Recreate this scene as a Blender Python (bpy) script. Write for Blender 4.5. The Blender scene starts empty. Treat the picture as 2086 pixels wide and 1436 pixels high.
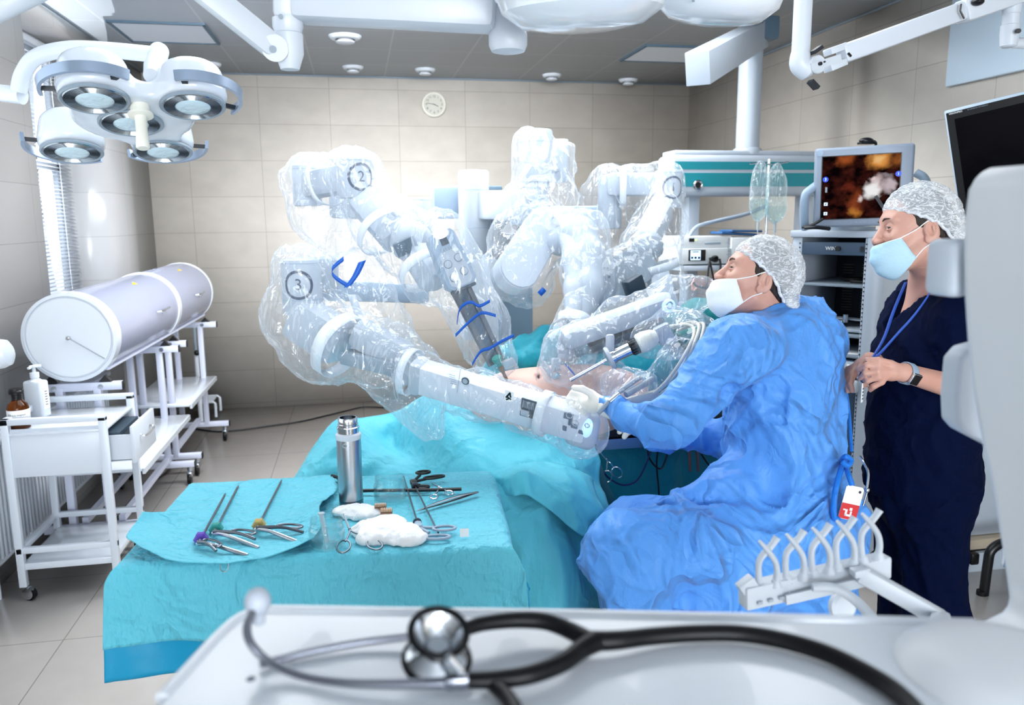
import bpy, bmesh, math, random
import numpy as np
from mathutils import Vector, Matrix
random.seed(7); RNG = np.random.default_rng(7)
sc = bpy.context.scene
COL = sc.collection

# ---------------------------------------------------------------- camera
CAM_H = 1.63
yaw, pit, rol, FPX = math.radians(10.954), math.radians(9.724), math.radians(-0.493), 1608.2
_fw = np.array([math.sin(yaw)*math.cos(pit), math.cos(yaw)*math.cos(pit), -math.sin(pit)])
_r = np.array([math.cos(yaw), -math.sin(yaw), 0.0]); _u = np.cross(_r, _fw)
CR = _r*math.cos(rol)+_u*math.sin(rol); CU = _u*math.cos(rol)-_r*math.sin(rol); CF = _fw
CO = np.array([0, 0, CAM_H])
cam = bpy.data.cameras.new('camera'); camo = bpy.data.objects.new('camera', cam); COL.objects.link(camo)
cam.sensor_width = 36; cam.lens = 36*FPX/2086; cam.clip_start = 0.05
camo.matrix_world = Matrix(((CR[0], CU[0], -CF[0], CO[0]), (CR[1], CU[1], -CF[1], CO[1]), (CR[2], CU[2], -CF[2], CO[2]), (0, 0, 0, 1)))
cam.dof.use_dof = True; cam.dof.focus_distance = 2.35; cam.dof.aperture_fstop = 4.0
sc.camera = camo

# ---------------------------------------------------------------- light and exposure
sc.view_settings.view_transform = 'Standard'; sc.view_settings.look = 'None'
sc.view_settings.gamma = 1.0; sc.view_settings.exposure = -0.03; sc.view_settings.use_curve_mapping = False
sc.cycles.transparent_max_bounces = 40; sc.cycles.max_bounces = 8; sc.cycles.sample_clamp_indirect = 4.0
w = bpy.data.worlds.new('sky'); sc.world = w; w.use_nodes = True
bg = w.node_tree.nodes['Background']; bg.inputs[0].default_value = (0.80, 0.90, 1.0, 1); bg.inputs[1].default_value = 22.0

def area_light(name, loc, rot, sx, sy, watts, col=(1, 1, 1)):
    l = bpy.data.lights.new(name, 'AREA'); l.shape = 'RECTANGLE'; l.size = sx; l.size_y = sy; l.energy = watts; l.color = col
    o = bpy.data.objects.new(name, l); COL.objects.link(o); o.location = loc; o.rotation_euler = rot
    return o
sun = bpy.data.lights.new('sun', 'SUN'); sun.energy = 9; sun.angle = math.radians(0.6); sun.color = (1, 0.97, 0.92)
suno = bpy.data.objects.new('sun', sun); COL.objects.link(suno)
suno.rotation_euler = Vector((0.62, 0.62, -0.42)).to_track_quat('-Z', 'Y').to_euler()
# daylight: a tall window in the left wall beside the photographer, an unseen light added far behind for even fill, the blind window
area_light('daylight_fill', (-1.60, 2.7, 1.75), (0, math.radians(-90), math.radians(8)), 1.7, 2.6, 22, (0.86, 0.94, 1.0))
area_light('daylight_fill', (0.6, -5.9, 1.55), (math.radians(90), 0, 0), 4.4, 2.4, 440, (0.90, 0.95, 1.0))
area_light('daylight_fill', (-2.35, 5.2, 2.1), (0, math.radians(-80), math.radians(6)), 1.8, 1.6, 330, (0.93, 0.97, 1.0))
# unseen lamps added under the ceiling: fill over the table, tilted wash behind
area_light('fill_light', (0.55, 3.3, 2.80), (0, 0, 0), 2.8, 1.8, 80, (0.93, 0.97, 1.0))
area_light('fill_light', (0.40, 4.40, 2.79), (math.radians(22), 0, 0), 2.6, 0.3, 175, (0.97, 0.98, 1.0))

# ---------------------------------------------------------------- helpers
def V3(*a): return np.array(a, float)
def ray(x, y): return CF+CR*(x-1043)/FPX-CU*(y-718)/FPX
def W(x, y, Y):            # the point at room depth Y that shows at pixel x, y
    d = ray(x, y); return CO+d*(Y/d[1])
def WZ(x, y, Z):           # the point at height Z
    d = ray(x, y); return CO+d*((Z-CAM_H)/d[2])
def WX(x, y, X):
    d = ray(x, y); return CO+d*(X/d[0])
def nrm(a):
    a = np.asarray(a, float); return a/max(1e-9, np.linalg.norm(a))
def lin(h):
    h = h.lstrip('#'); c = [int(h[i:i+2], 16)/255 for i in (0, 2, 4)]
    return tuple(x/12.92 if x <= .04045 else ((x+.055)/1.055)**2.4 for x in c)
def frame(z, hint=(0, 0, 1)):      # rotation matrix whose third column is z
    z = nrm(z); h = np.asarray(hint, float)
    if abs(z@nrm(h)) > .98: h = np.array([1., 0, 0]) if abs(z[0]) < .9 else np.array([0, 1., 0])
    x = nrm(np.cross(h, z)); y = np.cross(z, x)
    return np.column_stack([x, y, z])
def axes(x, zhint=(0, 0, 1)):      # columns: x along, y, z near zhint
    x = nrm(x); z = np.asarray(zhint, float); z = nrm(z-x*(z@x)); return np.column_stack([x, np.cross(z, x), z])
def rotz(a):
    c, s = math.cos(a), math.sin(a); return np.array([[c, -s, 0], [s, c, 0], [0, 0, 1.]])
def rotx(a):
    c, s = math.cos(a), math.sin(a); return np.array([[1, 0, 0], [0, c, -s], [0, s, c]])
def roty(a):
    c, s = math.cos(a), math.sin(a); return np.array([[c, 0, s], [0, 1, 0], [-s, 0, c]])
I3 = np.eye(3)
def spline(pts, k=6, closed=False):
    P = np.array(pts, float); n = len(P)
    if n < 3: return P
    out = []
    for i in range(n if closed else n-1):
        a, b, c, d = (P[(i+j) % n] for j in (-1, 0, 1, 2)) if closed else (P[max(i-1, 0)], P[i], P[i+1], P[min(i+2, n-1)])
        for t in np.arange(k)/k:
            out.append(.5*((2*b)+(-a+c)*t+(2*a-5*b+4*c-d)*t*t+(-a+3*b-3*c+d)*t**3))
    if not closed: out.append(P[-1])
    return np.array(out)

class MB:
    def __init__(s): s.v = []; s.f = []; s.n = 0
    def add(s, v, f):
        v = np.asarray(v, float).reshape(-1, 3); s.v.append(v)
        s.f += [tuple(int(i)+s.n for i in q) for q in f]; s.n += len(v); return s
    def box(s, c, size, R=I3, bev=0, seg=2):
        if bev > 0:
            bm = bmesh.new(); bmesh.ops.create_cube(bm, size=1)
            for q in bm.verts: q.co = Vector((q.co.x*size[0], q.co.y*size[1], q.co.z*size[2]))
            bmesh.ops.bevel(bm, geom=bm.edges[:], offset=min(bev, min(size)*.49), segments=seg, affect='EDGES', profile=.5)
            bm.verts.index_update()
            v = np.array([q.co[:] for q in bm.verts]); f = [[q.index for q in p.verts] for p in bm.faces]; bm.free()
        else:
            v = np.array([[x, y, z] for x in (-.5, .5) for y in (-.5, .5) for z in (-.5, .5)])*np.array(size)
            f = [(0, 1, 3, 2), (4, 6, 7, 5), (0, 4, 5, 1), (2, 3, 7, 6), (0, 2, 6, 4), (1, 5, 7, 3)]
        return s.add(v@np.asarray(R).T+np.asarray(c), f)
    def box2(s, lo, hi, bev=0):
        lo, hi = np.array(lo, float), np.array(hi, float); return s.box((lo+hi)/2, hi-lo, bev=bev)
    def bar(s, a, b, w, h, hint=(0, 0, 1), bev=0):      # rectangular bar from a to b
        a, b = np.asarray(a, float), np.asarray(b, float); L = np.linalg.norm(b-a)
        return s.box((a+b)/2, (L, w, h), axes(b-a, hint if abs(nrm(b-a)@nrm(hint)) < .98 else (1, 0, 0)), bev)
    def grid(s, G, cu=False, cv=False, flip=False):
        G = np.asarray(G, float); a, b = G.shape[:2]; f = []
        for i in range(a if cu else a-1):
            for j in range(b if cv else b-1):
                q = (i*b+j, ((i+1) % a)*b+j, ((i+1) % a)*b+(j+1) % b, i*b+(j+1) % b)
                f.append(q[::-1] if flip else q)
        return s.add(G.reshape(-1, 3), f)
    def rings(s, G, cap0=True, cap1=True):              # rings (n, m, 3), closed around
        G = np.asarray(G, float); a, b = G.shape[:2]; n0 = s.n; s.grid(G, cv=True)
        if cap0: s.f.append(tuple(n0+j for j in range(b)))
        if cap1: s.f.append(tuple(n0+(a-1)*b+j for j in range(b))[::-1])
        return s
    def lathe(s, o, ax, prof, n=32, cap0=True, cap1=True, hint=(0, 0, 1)):
        F = frame(ax, hint); t = np.arange(n)*2*math.pi/n
        G = [[np.asarray(o)+F@np.array([r*math.cos(q), r*math.sin(q), h]) for q in t] for r, h in prof]
        return s.rings(G, cap0, cap1)
    def cyl(s, a, b, r, r2=None, n=20, bev=0):
        a, b = np.asarray(a, float), np.asarray(b, float); r2 = r if r2 is None else r2; L = np.linalg.norm(b-a)
        if bev: pr = [(r-bev, 0), (r-bev*.3, bev*.3), (r, bev), (r2, L-bev), (r2-bev*.3, L-bev*.3), (r2-bev, L)]
        else: pr = [(r, 0), (r2, L)]
        return s.lathe(a, b-a, pr, n)
    def tube(s, pts, r, n=10, k=0, closed=False, flat=None):
        P = spline(pts, k, closed) if k else np.array(pts, float)
        m = len(P); r = np.interp(np.linspace(0, 1, m), np.linspace(0, 1, len(r)), r) if np.ndim(r) else np.full(m, r)
        T = np.gradient(P, axis=0) if not closed else np.roll(P, -1, 0)-np.roll(P, 1, 0)
        F = frame(T[0]); x = F[:, 0]; G = []; q = np.arange(n)*2*math.pi/n
        for i in range(m):
            t = nrm(T[i]); x = nrm(x-t*(x@t)); y = np.cross(t, x)
            G.append([P[i]+r[i]*(x*math.cos(a)+y*math.sin(a)*(flat or 1)) for a in q])
        if closed: return s.grid(np.array(G), cu=True, cv=True)
        return s.rings(G)
    def sph(s, c, r, R=I3, n=16, half=None):
        r = np.array([r]*3 if np.ndim(r) == 0 else r, float)
        th = np.linspace(.02, math.pi-.02 if half is None else half, n//2+1); q = np.arange(n)*2*math.pi/n
        G = [[np.asarray(c)+np.asarray(R)@(r*np.array([math.sin(a)*math.cos(b), math.sin(a)*math.sin(b), math.cos(a)])) for b in q] for a in th]
        return s.rings(G[::-1])
    def torus(s, c, ax, R, r, n=32, m=8):
        F = frame(ax); q = np.arange(n)*2*math.pi/n
        return s.tube([np.asarray(c)+F@np.array([R*math.cos(a), R*math.sin(a), 0]) for a in q], r, m, closed=True)
    def prism(s, poly, o, R, t):                        # 2-D outline in the plane of R's x, y, thickness t along R's z
        poly = np.asarray(poly, float); n = len(poly); R = np.asarray(R)
        v = [np.asarray(o)+R@np.array([p[0], p[1], z]) for z in (0, t) for p in poly]
        f = [tuple(range(n))[::-1], tuple(range(n, 2*n))]+[(i, (i+1) % n, n+(i+1) % n, n+i) for i in range(n)]
        return s.add(v, f)
    def done(s, name, mat, parent=None, smooth=35, **kw): return mesh_obj(name, np.concatenate(s.v), s.f, mat, parent, smooth, **kw)

def mesh_obj(name, v, f, mat, parent=None, smooth=35, label=None, cat=None, group=None, kind=None, mods=None):
    v = np.asarray(v, float); me = bpy.data.meshes.new(name)
    base = np.array(parent['base'][:]) if parent is not None else np.array([(v[:, 0].min()+v[:, 0].max())/2, (v[:, 1].min()+v[:, 1].max())/2, v[:, 2].min()])
    vv = v-base
    fl = np.concatenate([np.asarray(q, np.int32) for q in f]) if len(f) else np.zeros(0, np.int32)
    ln = np.array([len(q) for q in f], np.int32)
    me.vertices.add(len(vv)); me.vertices.foreach_set('co', vv.astype(np.float32).ravel())
    me.loops.add(len(fl)); me.loops.foreach_set('vertex_index', fl)
    me.polygons.add(len(f)); me.polygons.foreach_set('loop_start', np.concatenate([[0], np.cumsum(ln)[:-1]]).astype(np.int32)); me.polygons.foreach_set('loop_total', ln)
    me.update(calc_edges=True); me.validate()
    bm = bmesh.new(); bm.from_mesh(me); bmesh.ops.recalc_face_normals(bm, faces=bm.faces); bm.to_mesh(me); bm.free()
    if smooth:
        me.polygons.foreach_set('use_smooth', np.ones(len(me.polygons), bool))
        if smooth < 180: me.set_sharp_from_angle(angle=math.radians(smooth))
    me.materials.append(mat)
    o = bpy.data.objects.new(name, me); COL.objects.link(o)
    if parent is not None:
        o.parent = parent; o['base'] = list(base)
    else:
        o.location = base; o['base'] = list(base)
    # a child of a mesh: its base is measured from the same origin, so no offset is needed
    tag(o, label, cat, group, kind)
    for m in mods or (): m(o)
    return o
def tag(o, label=None, cat=None, group=None, kind=None):
    for k, x in (('label', label), ('category', cat), ('group', group), ('kind', kind)):
        if x: o[k] = x
    return o
def thing(name, label, cat, loc, group=None):
    o = bpy.data.objects.new(name, None); COL.objects.link(o); o.location = [float(x) for x in loc]; o['base'] = [float(x) for x in loc]
    o.empty_display_size = .05
    return tag(o, label, cat, group)
def solid(t, off=0):
    def f(o):
        m = o.modifiers.new('thick', 'SOLIDIFY'); m.thickness = t; m.offset = off
    return f
def subsurf(n):
    def f(o):
        m = o.modifiers.new('sub', 'SUBSURF'); m.levels = n; m.render_levels = n
    return f
def dup(root, shift, label=None, group=None, name=None):
    def cp(o, par):
        c = o.copy(); COL.objects.link(c)
        if par is not None: c.parent = par
        b = np.array(o['base'][:])+shift; c['base'] = [float(x) for x in b]
        for ch in list(o.children): cp(ch, c)
        return c
    r = cp(root, None); r.location = [float(x) for x in np.array(root.location)+np.array(shift)]
    if label: r['label'] = label
    if group: r['group'] = group
    return r
def text_mesh(s, size, o, R, name, mat, parent, ext=.0004, align='CENTER'):
    cu = bpy.data.curves.new('t', 'FONT'); cu.body = s; cu.size = size; cu.align_x = align; cu.align_y = 'CENTER'; cu.extrude = ext
    cu.resolution_u = 3
    t = bpy.data.objects.new('t', cu); COL.objects.link(t); dg = bpy.context.evaluated_depsgraph_get(); dg.update()
    me = bpy.data.meshes.new_from_object(t.evaluated_get(dg))
    v = np.array([q.co[:] for q in me.vertices]); f = [list(p.vertices) for p in me.polygons]
    bpy.data.objects.remove(t); bpy.data.meshes.remove(me)
    return v@np.asarray(R).T+np.asarray(o), f
def put_text(s, size, o, R, name, mat, parent, **k):
    v, f = text_mesh(s, size, o, R, name, mat, parent, **k); return mesh_obj(name, v, f, mat, parent, 0)

# ---------------------------------------------------------------- distance fields, meshed with surface nets
_p = RNG.permutation(256); PERM = np.concatenate([_p, _p, _p]); GR = RNG.normal(size=(256, 3)); GR /= np.linalg.norm(GR, axis=1)[:, None]
def pn(P, s=1.0, seed=0):          # gradient noise, about -1..1
    Q = np.asarray(P)*np.asarray(s)+seed*17.31; i = np.floor(Q).astype(int); f = Q-i; u = f*f*f*(f*(f*6-15)+10); i &= 255; r = 0
    for dx in (0, 1):
        for dy in (0, 1):
            for dz in (0, 1):
                h = PERM[PERM[PERM[(i[..., 0]+dx) & 255]+((i[..., 1]+dy) & 255)]+((i[..., 2]+dz) & 255)]
                g = GR[h]; d = (f-np.array([dx, dy, dz]))
                wgt = (u[..., 0] if dx else 1-u[..., 0])*(u[..., 1] if dy else 1-u[..., 1])*(u[..., 2] if dz else 1-u[..., 2])
                r = r+wgt*(g*d).sum(-1)
    return r*1.6
def ridge(P, s, seed=0): return 1-2*np.abs(pn(P, s, seed))
def cap(P, a, b, ra, rb=None):
    a, b = np.asarray(a, float), np.asarray(b, float); rb = ra if rb is None else rb; d = b-a
    t = np.clip(((P-a)@d)/(d@d+1e-12), 0, 1); return np.linalg.norm(P-a-t[..., None]*d, axis=-1)-(ra+(rb-ra)*t)
def ell(P, c, r, R=I3):
    q = (P-np.asarray(c, float))@np.asarray(R); r = np.asarray(r, float); k0 = np.linalg.norm(q/r, axis=-1); k1 = np.linalg.norm(q/r**2, axis=-1)+1e-9
    return k0*(k0-1)/k1
def rbox(P, c, h, R=I3, r=.02):
    q = np.abs((P-np.asarray(c, float))@np.asarray(R))-(np.asarray(h, float)-r)
    return np.linalg.norm(np.maximum(q, 0), axis=-1)+np.minimum(q.max(-1), 0)-r
def smin(a, b, k):
    h = np.clip(.5+.5*(b-a)/k, 0, 1); return b+(a-b)*h-k*h*(1-h)
def smax(a, b, k): return -smin(-a, -b, k)
def poly(P, pts, rad, k=.02):      # smooth chain of tapered capsules
    d = None; rad = [rad]*len(pts) if np.ndim(rad) == 0 else rad
    for i in range(len(pts)-1):
        c = cap(P, pts[i], pts[i+1], rad[i], rad[i+1]); d = c if d is None else smin(d, c, k)
    return d
def sdf_mesh(fn, lo, hi, h):
    lo, hi = np.array(lo, float), np.array(hi, float); n = np.ceil((hi-lo)/h).astype(int)+1
    ax = [lo[i]+np.arange(n[i])*h for i in range(3)]
    D = np.empty(n); b = 8; nb = -(-n//b)      # blocks far from the surface keep one value
    cx = [lo[i]+(np.arange(nb[i])*b+(b-1)/2)*h for i in range(3)]
    dc = fn(np.stack(np.meshgrid(*cx, indexing='ij'), -1)); rad = b*h*.87*1.7+.03
    D = np.repeat(np.repeat(np.repeat(dc, b, 0), b, 1), b, 2); act = np.argwhere(np.abs(dc) < rad); off = np.stack(np.meshgrid(*[np.arange(b)]*3, indexing='ij'), -1).reshape(-1, 3)
    for i in range(0, len(act), 600):
        q = (act[i:i+600, None, :]*b+off[None]).reshape(-1, 3); D[q[:, 0], q[:, 1], q[:, 2]] = fn(lo+q*h)
    D = D[:n[0], :n[1], :n[2]]
    S = D < 0; cs = [(i, j, k) for i in (0, 1) for j in (0, 1) for k in (0, 1)]
    def sub(A, c): return A[c[0]:n[0]-1+c[0], c[1]:n[1]-1+c[1], c[2]:n[2]-1+c[2]]
    cnt = sum(sub(S, c).astype(int) for c in cs); act = (cnt > 0) & (cnt < 8)
    idx = np.argwhere(act); acc = np.zeros((len(idx), 3)); wt = np.zeros(len(idx))
    for a in cs:
        for e in range(3):
            if a[e]: continue
            b = list(a); b[e] = 1
            da = sub(D, a)[act]; db = sub(D, b)[act]; m = (da < 0) != (db < 0)
            t = np.where(m, da/np.where(m, da-db, 1), 0); p = np.array(a, float)[None].repeat(len(idx), 0); p[:, e] += t
            acc[m] += p[m]; wt[m] += 1
    vid = -np.ones(act.shape, int); vid[act] = np.arange(len(idx)); vert = lo+(idx+acc/wt[:, None])*h; quads = []
    for e in range(3):
        a, b = [x for x in range(3) if x != e]
        s0 = [slice(None)]*3; s1 = [slice(None)]*3; s0[e] = slice(0, n[e]-1); s1[e] = slice(1, n[e])
        m = np.argwhere(S[tuple(s0)] != S[tuple(s1)])
        m = m[(m[:, a] > 0) & (m[:, b] > 0) & (m[:, a] < n[a]-1) & (m[:, b] < n[b]-1)]
        if not len(m): continue
        def at(da, db):
            q = m.copy(); q[:, a] -= da; q[:, b] -= db; return vid[q[:, 0], q[:, 1], q[:, 2]]
        Q = np.stack([at(1, 1), at(0, 1), at(0, 0), at(1, 0)], 1); quads.append(Q)
    return vert, np.concatenate(quads)
def sdf_obj(name, fn, lo, hi, h, mat, parent=None, smooth=180, fix=None, **kw):
    v, f = sdf_mesh(fn, lo, hi, h)
    if fix is not None: v = fix(v)
    return mesh_obj(name, v, f, mat, parent, smooth, **kw)
def bounds(pts, pad):
    p = np.array(pts); return p.min(0)-pad, p.max(0)+pad
# ---------------------------------------------------------------- materials
def mat(name, col, rough=.5, metal=0, spec=.5, noise=0, nscale=20, bump=0, bscale=60, trans=0, ior=1.45, coat=0, emit=0, alpha=1, sheen=0, sss=0, bstretch=(1, 1, 1), varcol=None):
    m = bpy.data.materials.new(name); m.use_nodes = True; nt = m.node_tree; b = nt.nodes['Principled BSDF']
    c = lin(col) if isinstance(col, str) else col
    b.inputs['Base Color'].default_value = (*c, 1); b.inputs['Roughness'].default_value = rough; b.inputs['Metallic'].default_value = metal
    b.inputs['Specular IOR Level'].default_value = spec; b.inputs['Transmission Weight'].default_value = trans; b.inputs['IOR'].default_value = ior
    b.inputs['Coat Weight'].default_value = coat; b.inputs['Alpha'].default_value = alpha; b.inputs['Sheen Weight'].default_value = sheen
    if sss: b.inputs['Subsurface Weight'].default_value = sss; b.inputs['Subsurface Radius'].default_value = (.012, .005, .003); b.inputs['Subsurface Scale'].default_value = .5
    if emit: b.inputs['Emission Color'].default_value = (*c, 1); b.inputs['Emission Strength'].default_value = emit
    tc = nt.nodes.new('ShaderNodeTexCoord')
    if noise:
        n = nt.nodes.new('ShaderNodeTexNoise'); n.inputs['Scale'].default_value = nscale; n.inputs['Detail'].default_value = 5
        nt.links.new(tc.outputs['Object'], n.inputs['Vector']); mx = nt.nodes.new('ShaderNodeMix'); mx.data_type = 'RGBA'
        d = lin(varcol) if varcol else tuple(x*(1-noise) for x in c)
        mx.inputs['A'].default_value = (*c, 1); mx.inputs['B'].default_value = (*d, 1)
        nt.links.new(n.outputs['Fac'], mx.inputs['Factor']); nt.links.new(mx.outputs['Result'], b.inputs['Base Color'])
    if bump:
        mp = nt.nodes.new('ShaderNodeMapping'); mp.inputs['Scale'].default_value = bstretch; nt.links.new(tc.outputs['Object'], mp.inputs['Vector'])
        n = nt.nodes.new('ShaderNodeTexNoise'); n.inputs['Scale'].default_value = bscale; n.inputs['Detail'].default_value = 4
        nt.links.new(mp.outputs['Vector'], n.inputs['Vector']); bp = nt.nodes.new('ShaderNodeBump'); bp.inputs['Strength'].default_value = bump; bp.inputs['Distance'].default_value = .01
        nt.links.new(n.outputs['Fac'], bp.inputs['Height']); nt.links.new(bp.outputs['Normal'], b.inputs['Normal'])
    return m

def tile_mat(name, c1, c2, mortar, bw, bh, msize, axes_, off, rough, stagger=0, squash=1, bump=.1, spec=.5, grain=None):
    # rectangular tiles over two world axes; off moves the joints
    m = bpy.data.materials.new(name); m.use_nodes = True; nt = m.node_tree; b = nt.nodes['Principled BSDF']; L = nt.links.new
    g = nt.nodes.new('ShaderNodeNewGeometry'); sp = nt.nodes.new('ShaderNodeSeparateXYZ'); L(g.outputs['Position'], sp.inputs[0])
    cb = nt.nodes.new('ShaderNodeCombineXYZ')
    for k, a in enumerate(axes_):
        ad = nt.nodes.new('ShaderNodeMath'); ad.operation = 'ADD'; ad.inputs[1].default_value = off[k]; L(sp.outputs['XYZ'.index(a)], ad.inputs[0]); L(ad.outputs[0], cb.inputs[k])
    br = nt.nodes.new('ShaderNodeTexBrick'); br.offset = stagger; br.squash = 1; L(cb.outputs[0], br.inputs['Vector'])
    br.inputs['Scale'].default_value = 1; br.inputs['Brick Width'].default_value = bw; br.inputs['Row Height'].default_value = bh; br.inputs['Mortar Size'].default_value = msize
    br.inputs['Color1'].default_value = (*lin(c1), 1); br.inputs['Color2'].default_value = (*lin(c2), 1); br.inputs['Mortar'].default_value = (*lin(mortar), 1); br.inputs['Bias'].default_value = 0; br.inputs['Mortar Smooth'].default_value = .1
    colr = br.outputs['Color']
    if grain:
        n = nt.nodes.new('ShaderNodeTexNoise'); n.inputs['Scale'].default_value = grain[0]; n.inputs['Detail'].default_value = 6
        mp = nt.nodes.new('ShaderNodeMapping'); mp.inputs['Scale'].default_value = grain[2]; L(g.outputs['Position'], mp.inputs[0]); L(mp.outputs[0], n.inputs['Vector'])
        mx = nt.nodes.new('ShaderNodeMix'); mx.data_type = 'RGBA'; mx.blend_type = 'MULTIPLY'; mx.inputs['Factor'].default_value = grain[1]
        L(colr, mx.inputs['A']); L(n.outputs['Fac'], mx.inputs['B']); hs = nt.nodes.new('ShaderNodeBrightContrast'); hs.inputs['Bright'].default_value = 0
        colr = mx.outputs['Result']
    L(colr, b.inputs['Base Color']); b.inputs['Roughness'].default_value = rough; b.inputs['Specular IOR Level'].default_value = spec
    bp = nt.nodes.new('ShaderNodeBump'); bp.inputs['Strength'].default_value = bump; bp.inputs['Distance'].default_value = .002; bp.invert = True
    L(br.outputs['Fac'], bp.inputs['Height']); L(bp.outputs['Normal'], b.inputs['Normal'])
    return m

def film_mat(name, haze=.07, tint=(.975, .988, 1), scale=5.0, dens=1.0):
    # thin polythene: clear and glossy, whiter along its straight creases and at grazing angles
    m = bpy.data.materials.new(name); m.use_nodes = True; nt = m.node_tree; nt.nodes.clear(); L = nt.links.new; N = nt.nodes.new
    out = N('ShaderNodeOutputMaterial'); tr = N('ShaderNodeBsdfTransparent'); tr.inputs[0].default_value = (*tint, 1)
    gl = N('ShaderNodeBsdfGlossy'); gl.inputs['Roughness'].default_value = .10; gl.inputs[0].default_value = (1, 1, 1, 1)
    df = N('ShaderNodeBsdfDiffuse'); df.inputs[0].default_value = (.86, .93, 1, 1); tl = N('ShaderNodeBsdfTranslucent'); tl.inputs[0].default_value = (.86, .93, 1, 1)
    tc = N('ShaderNodeTexCoord'); nz = N('ShaderNodeTexNoise'); nz.inputs['Scale'].default_value = scale*1.6; nz.inputs['Detail'].default_value = 2; nz.inputs['Distortion'].default_value = .4
    mp = N('ShaderNodeMapping'); mp.inputs['Scale'].default_value = (2.2, 2.2, .7); mp.inputs['Rotation'].default_value = (.3, .6, .2); L(tc.outputs['Object'], mp.inputs[0]); L(mp.outputs[0], nz.inputs['Vector'])
    vo = N('ShaderNodeTexVoronoi'); vo.feature = 'DISTANCE_TO_EDGE'; vo.inputs['Scale'].default_value = scale
    ad = N('ShaderNodeVectorMath'); ad.operation = 'MULTIPLY_ADD'; ad.inputs[1].default_value = (.10, .10, .10); L(nz.outputs['Color'], ad.inputs[0]); L(mp.outputs[0], ad.inputs[2]); L(ad.outputs[0], vo.inputs['Vector'])
    cr = N('ShaderNodeMapRange'); cr.inputs['From Min'].default_value = 0; cr.inputs['From Max'].default_value = .018; cr.inputs['To Min'].default_value = .30*dens; cr.inputs['To Max'].default_value = 0; L(vo.outputs['Distance'], cr.inputs['Value'])
    gate = N('ShaderNodeMapRange'); gate.inputs['From Min'].default_value = .47; gate.inputs['From Max'].default_value = .60; L(nz.outputs['Fac'], gate.inputs['Value']); cg = N('ShaderNodeMath'); cg.operation = 'MULTIPLY'; L(cr.outputs['Result'], cg.inputs[0]); L(gate.outputs['Result'], cg.inputs[1])
    cl = N('ShaderNodeMapRange'); cl.inputs['From Max'].default_value = .12; L(vo.outputs['Distance'], cl.inputs['Value'])
    bp = N('ShaderNodeBump'); bp.inputs['Strength'].default_value = .8; bp.inputs['Distance'].default_value = .018; L(cl.outputs['Result'], bp.inputs['Height'])
    bp2 = N('ShaderNodeBump'); bp2.inputs['Strength'].default_value = .65; bp2.inputs['Distance'].default_value = .04; L(nz.outputs['Fac'], bp2.inputs['Height']); L(bp.outputs['Normal'], bp2.inputs['Normal'])
    L(bp2.outputs['Normal'], gl.inputs['Normal'])
    m1 = N('ShaderNodeMixShader'); m1.inputs[0].default_value = .5; L(df.outputs[0], m1.inputs[1]); L(tl.outputs[0], m1.inputs[2])
    lw = N('ShaderNodeLayerWeight'); lw.inputs['Blend'].default_value = .25
    a1 = N('ShaderNodeMath'); a1.operation = 'MULTIPLY_ADD'; a1.inputs[1].default_value = .34*dens; a1.inputs[2].default_value = haze; L(lw.outputs['Facing'], a1.inputs[0])
    a2 = N('ShaderNodeMath'); a2.operation = 'ADD'; L(a1.outputs[0], a2.inputs[0]); L(cg.outputs[0], a2.inputs[1])
    m2 = N('ShaderNodeMixShader'); L(a2.outputs[0], m2.inputs[0]); L(tr.outputs[0], m2.inputs[1]); L(m1.outputs[0], m2.inputs[2])
    f2 = N('ShaderNodeMath'); f2.operation = 'MULTIPLY_ADD'; f2.inputs[1].default_value = .17; f2.inputs[2].default_value = .045; L(lw.outputs['Facing'], f2.inputs[0])
    m3 = N('ShaderNodeMixShader'); L(f2.outputs[0], m3.inputs[0]); L(m2.outputs[0], m3.inputs[1]); L(gl.outputs[0], m3.inputs[2]); L(m3.outputs[0], out.inputs[0])
    return m
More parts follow.
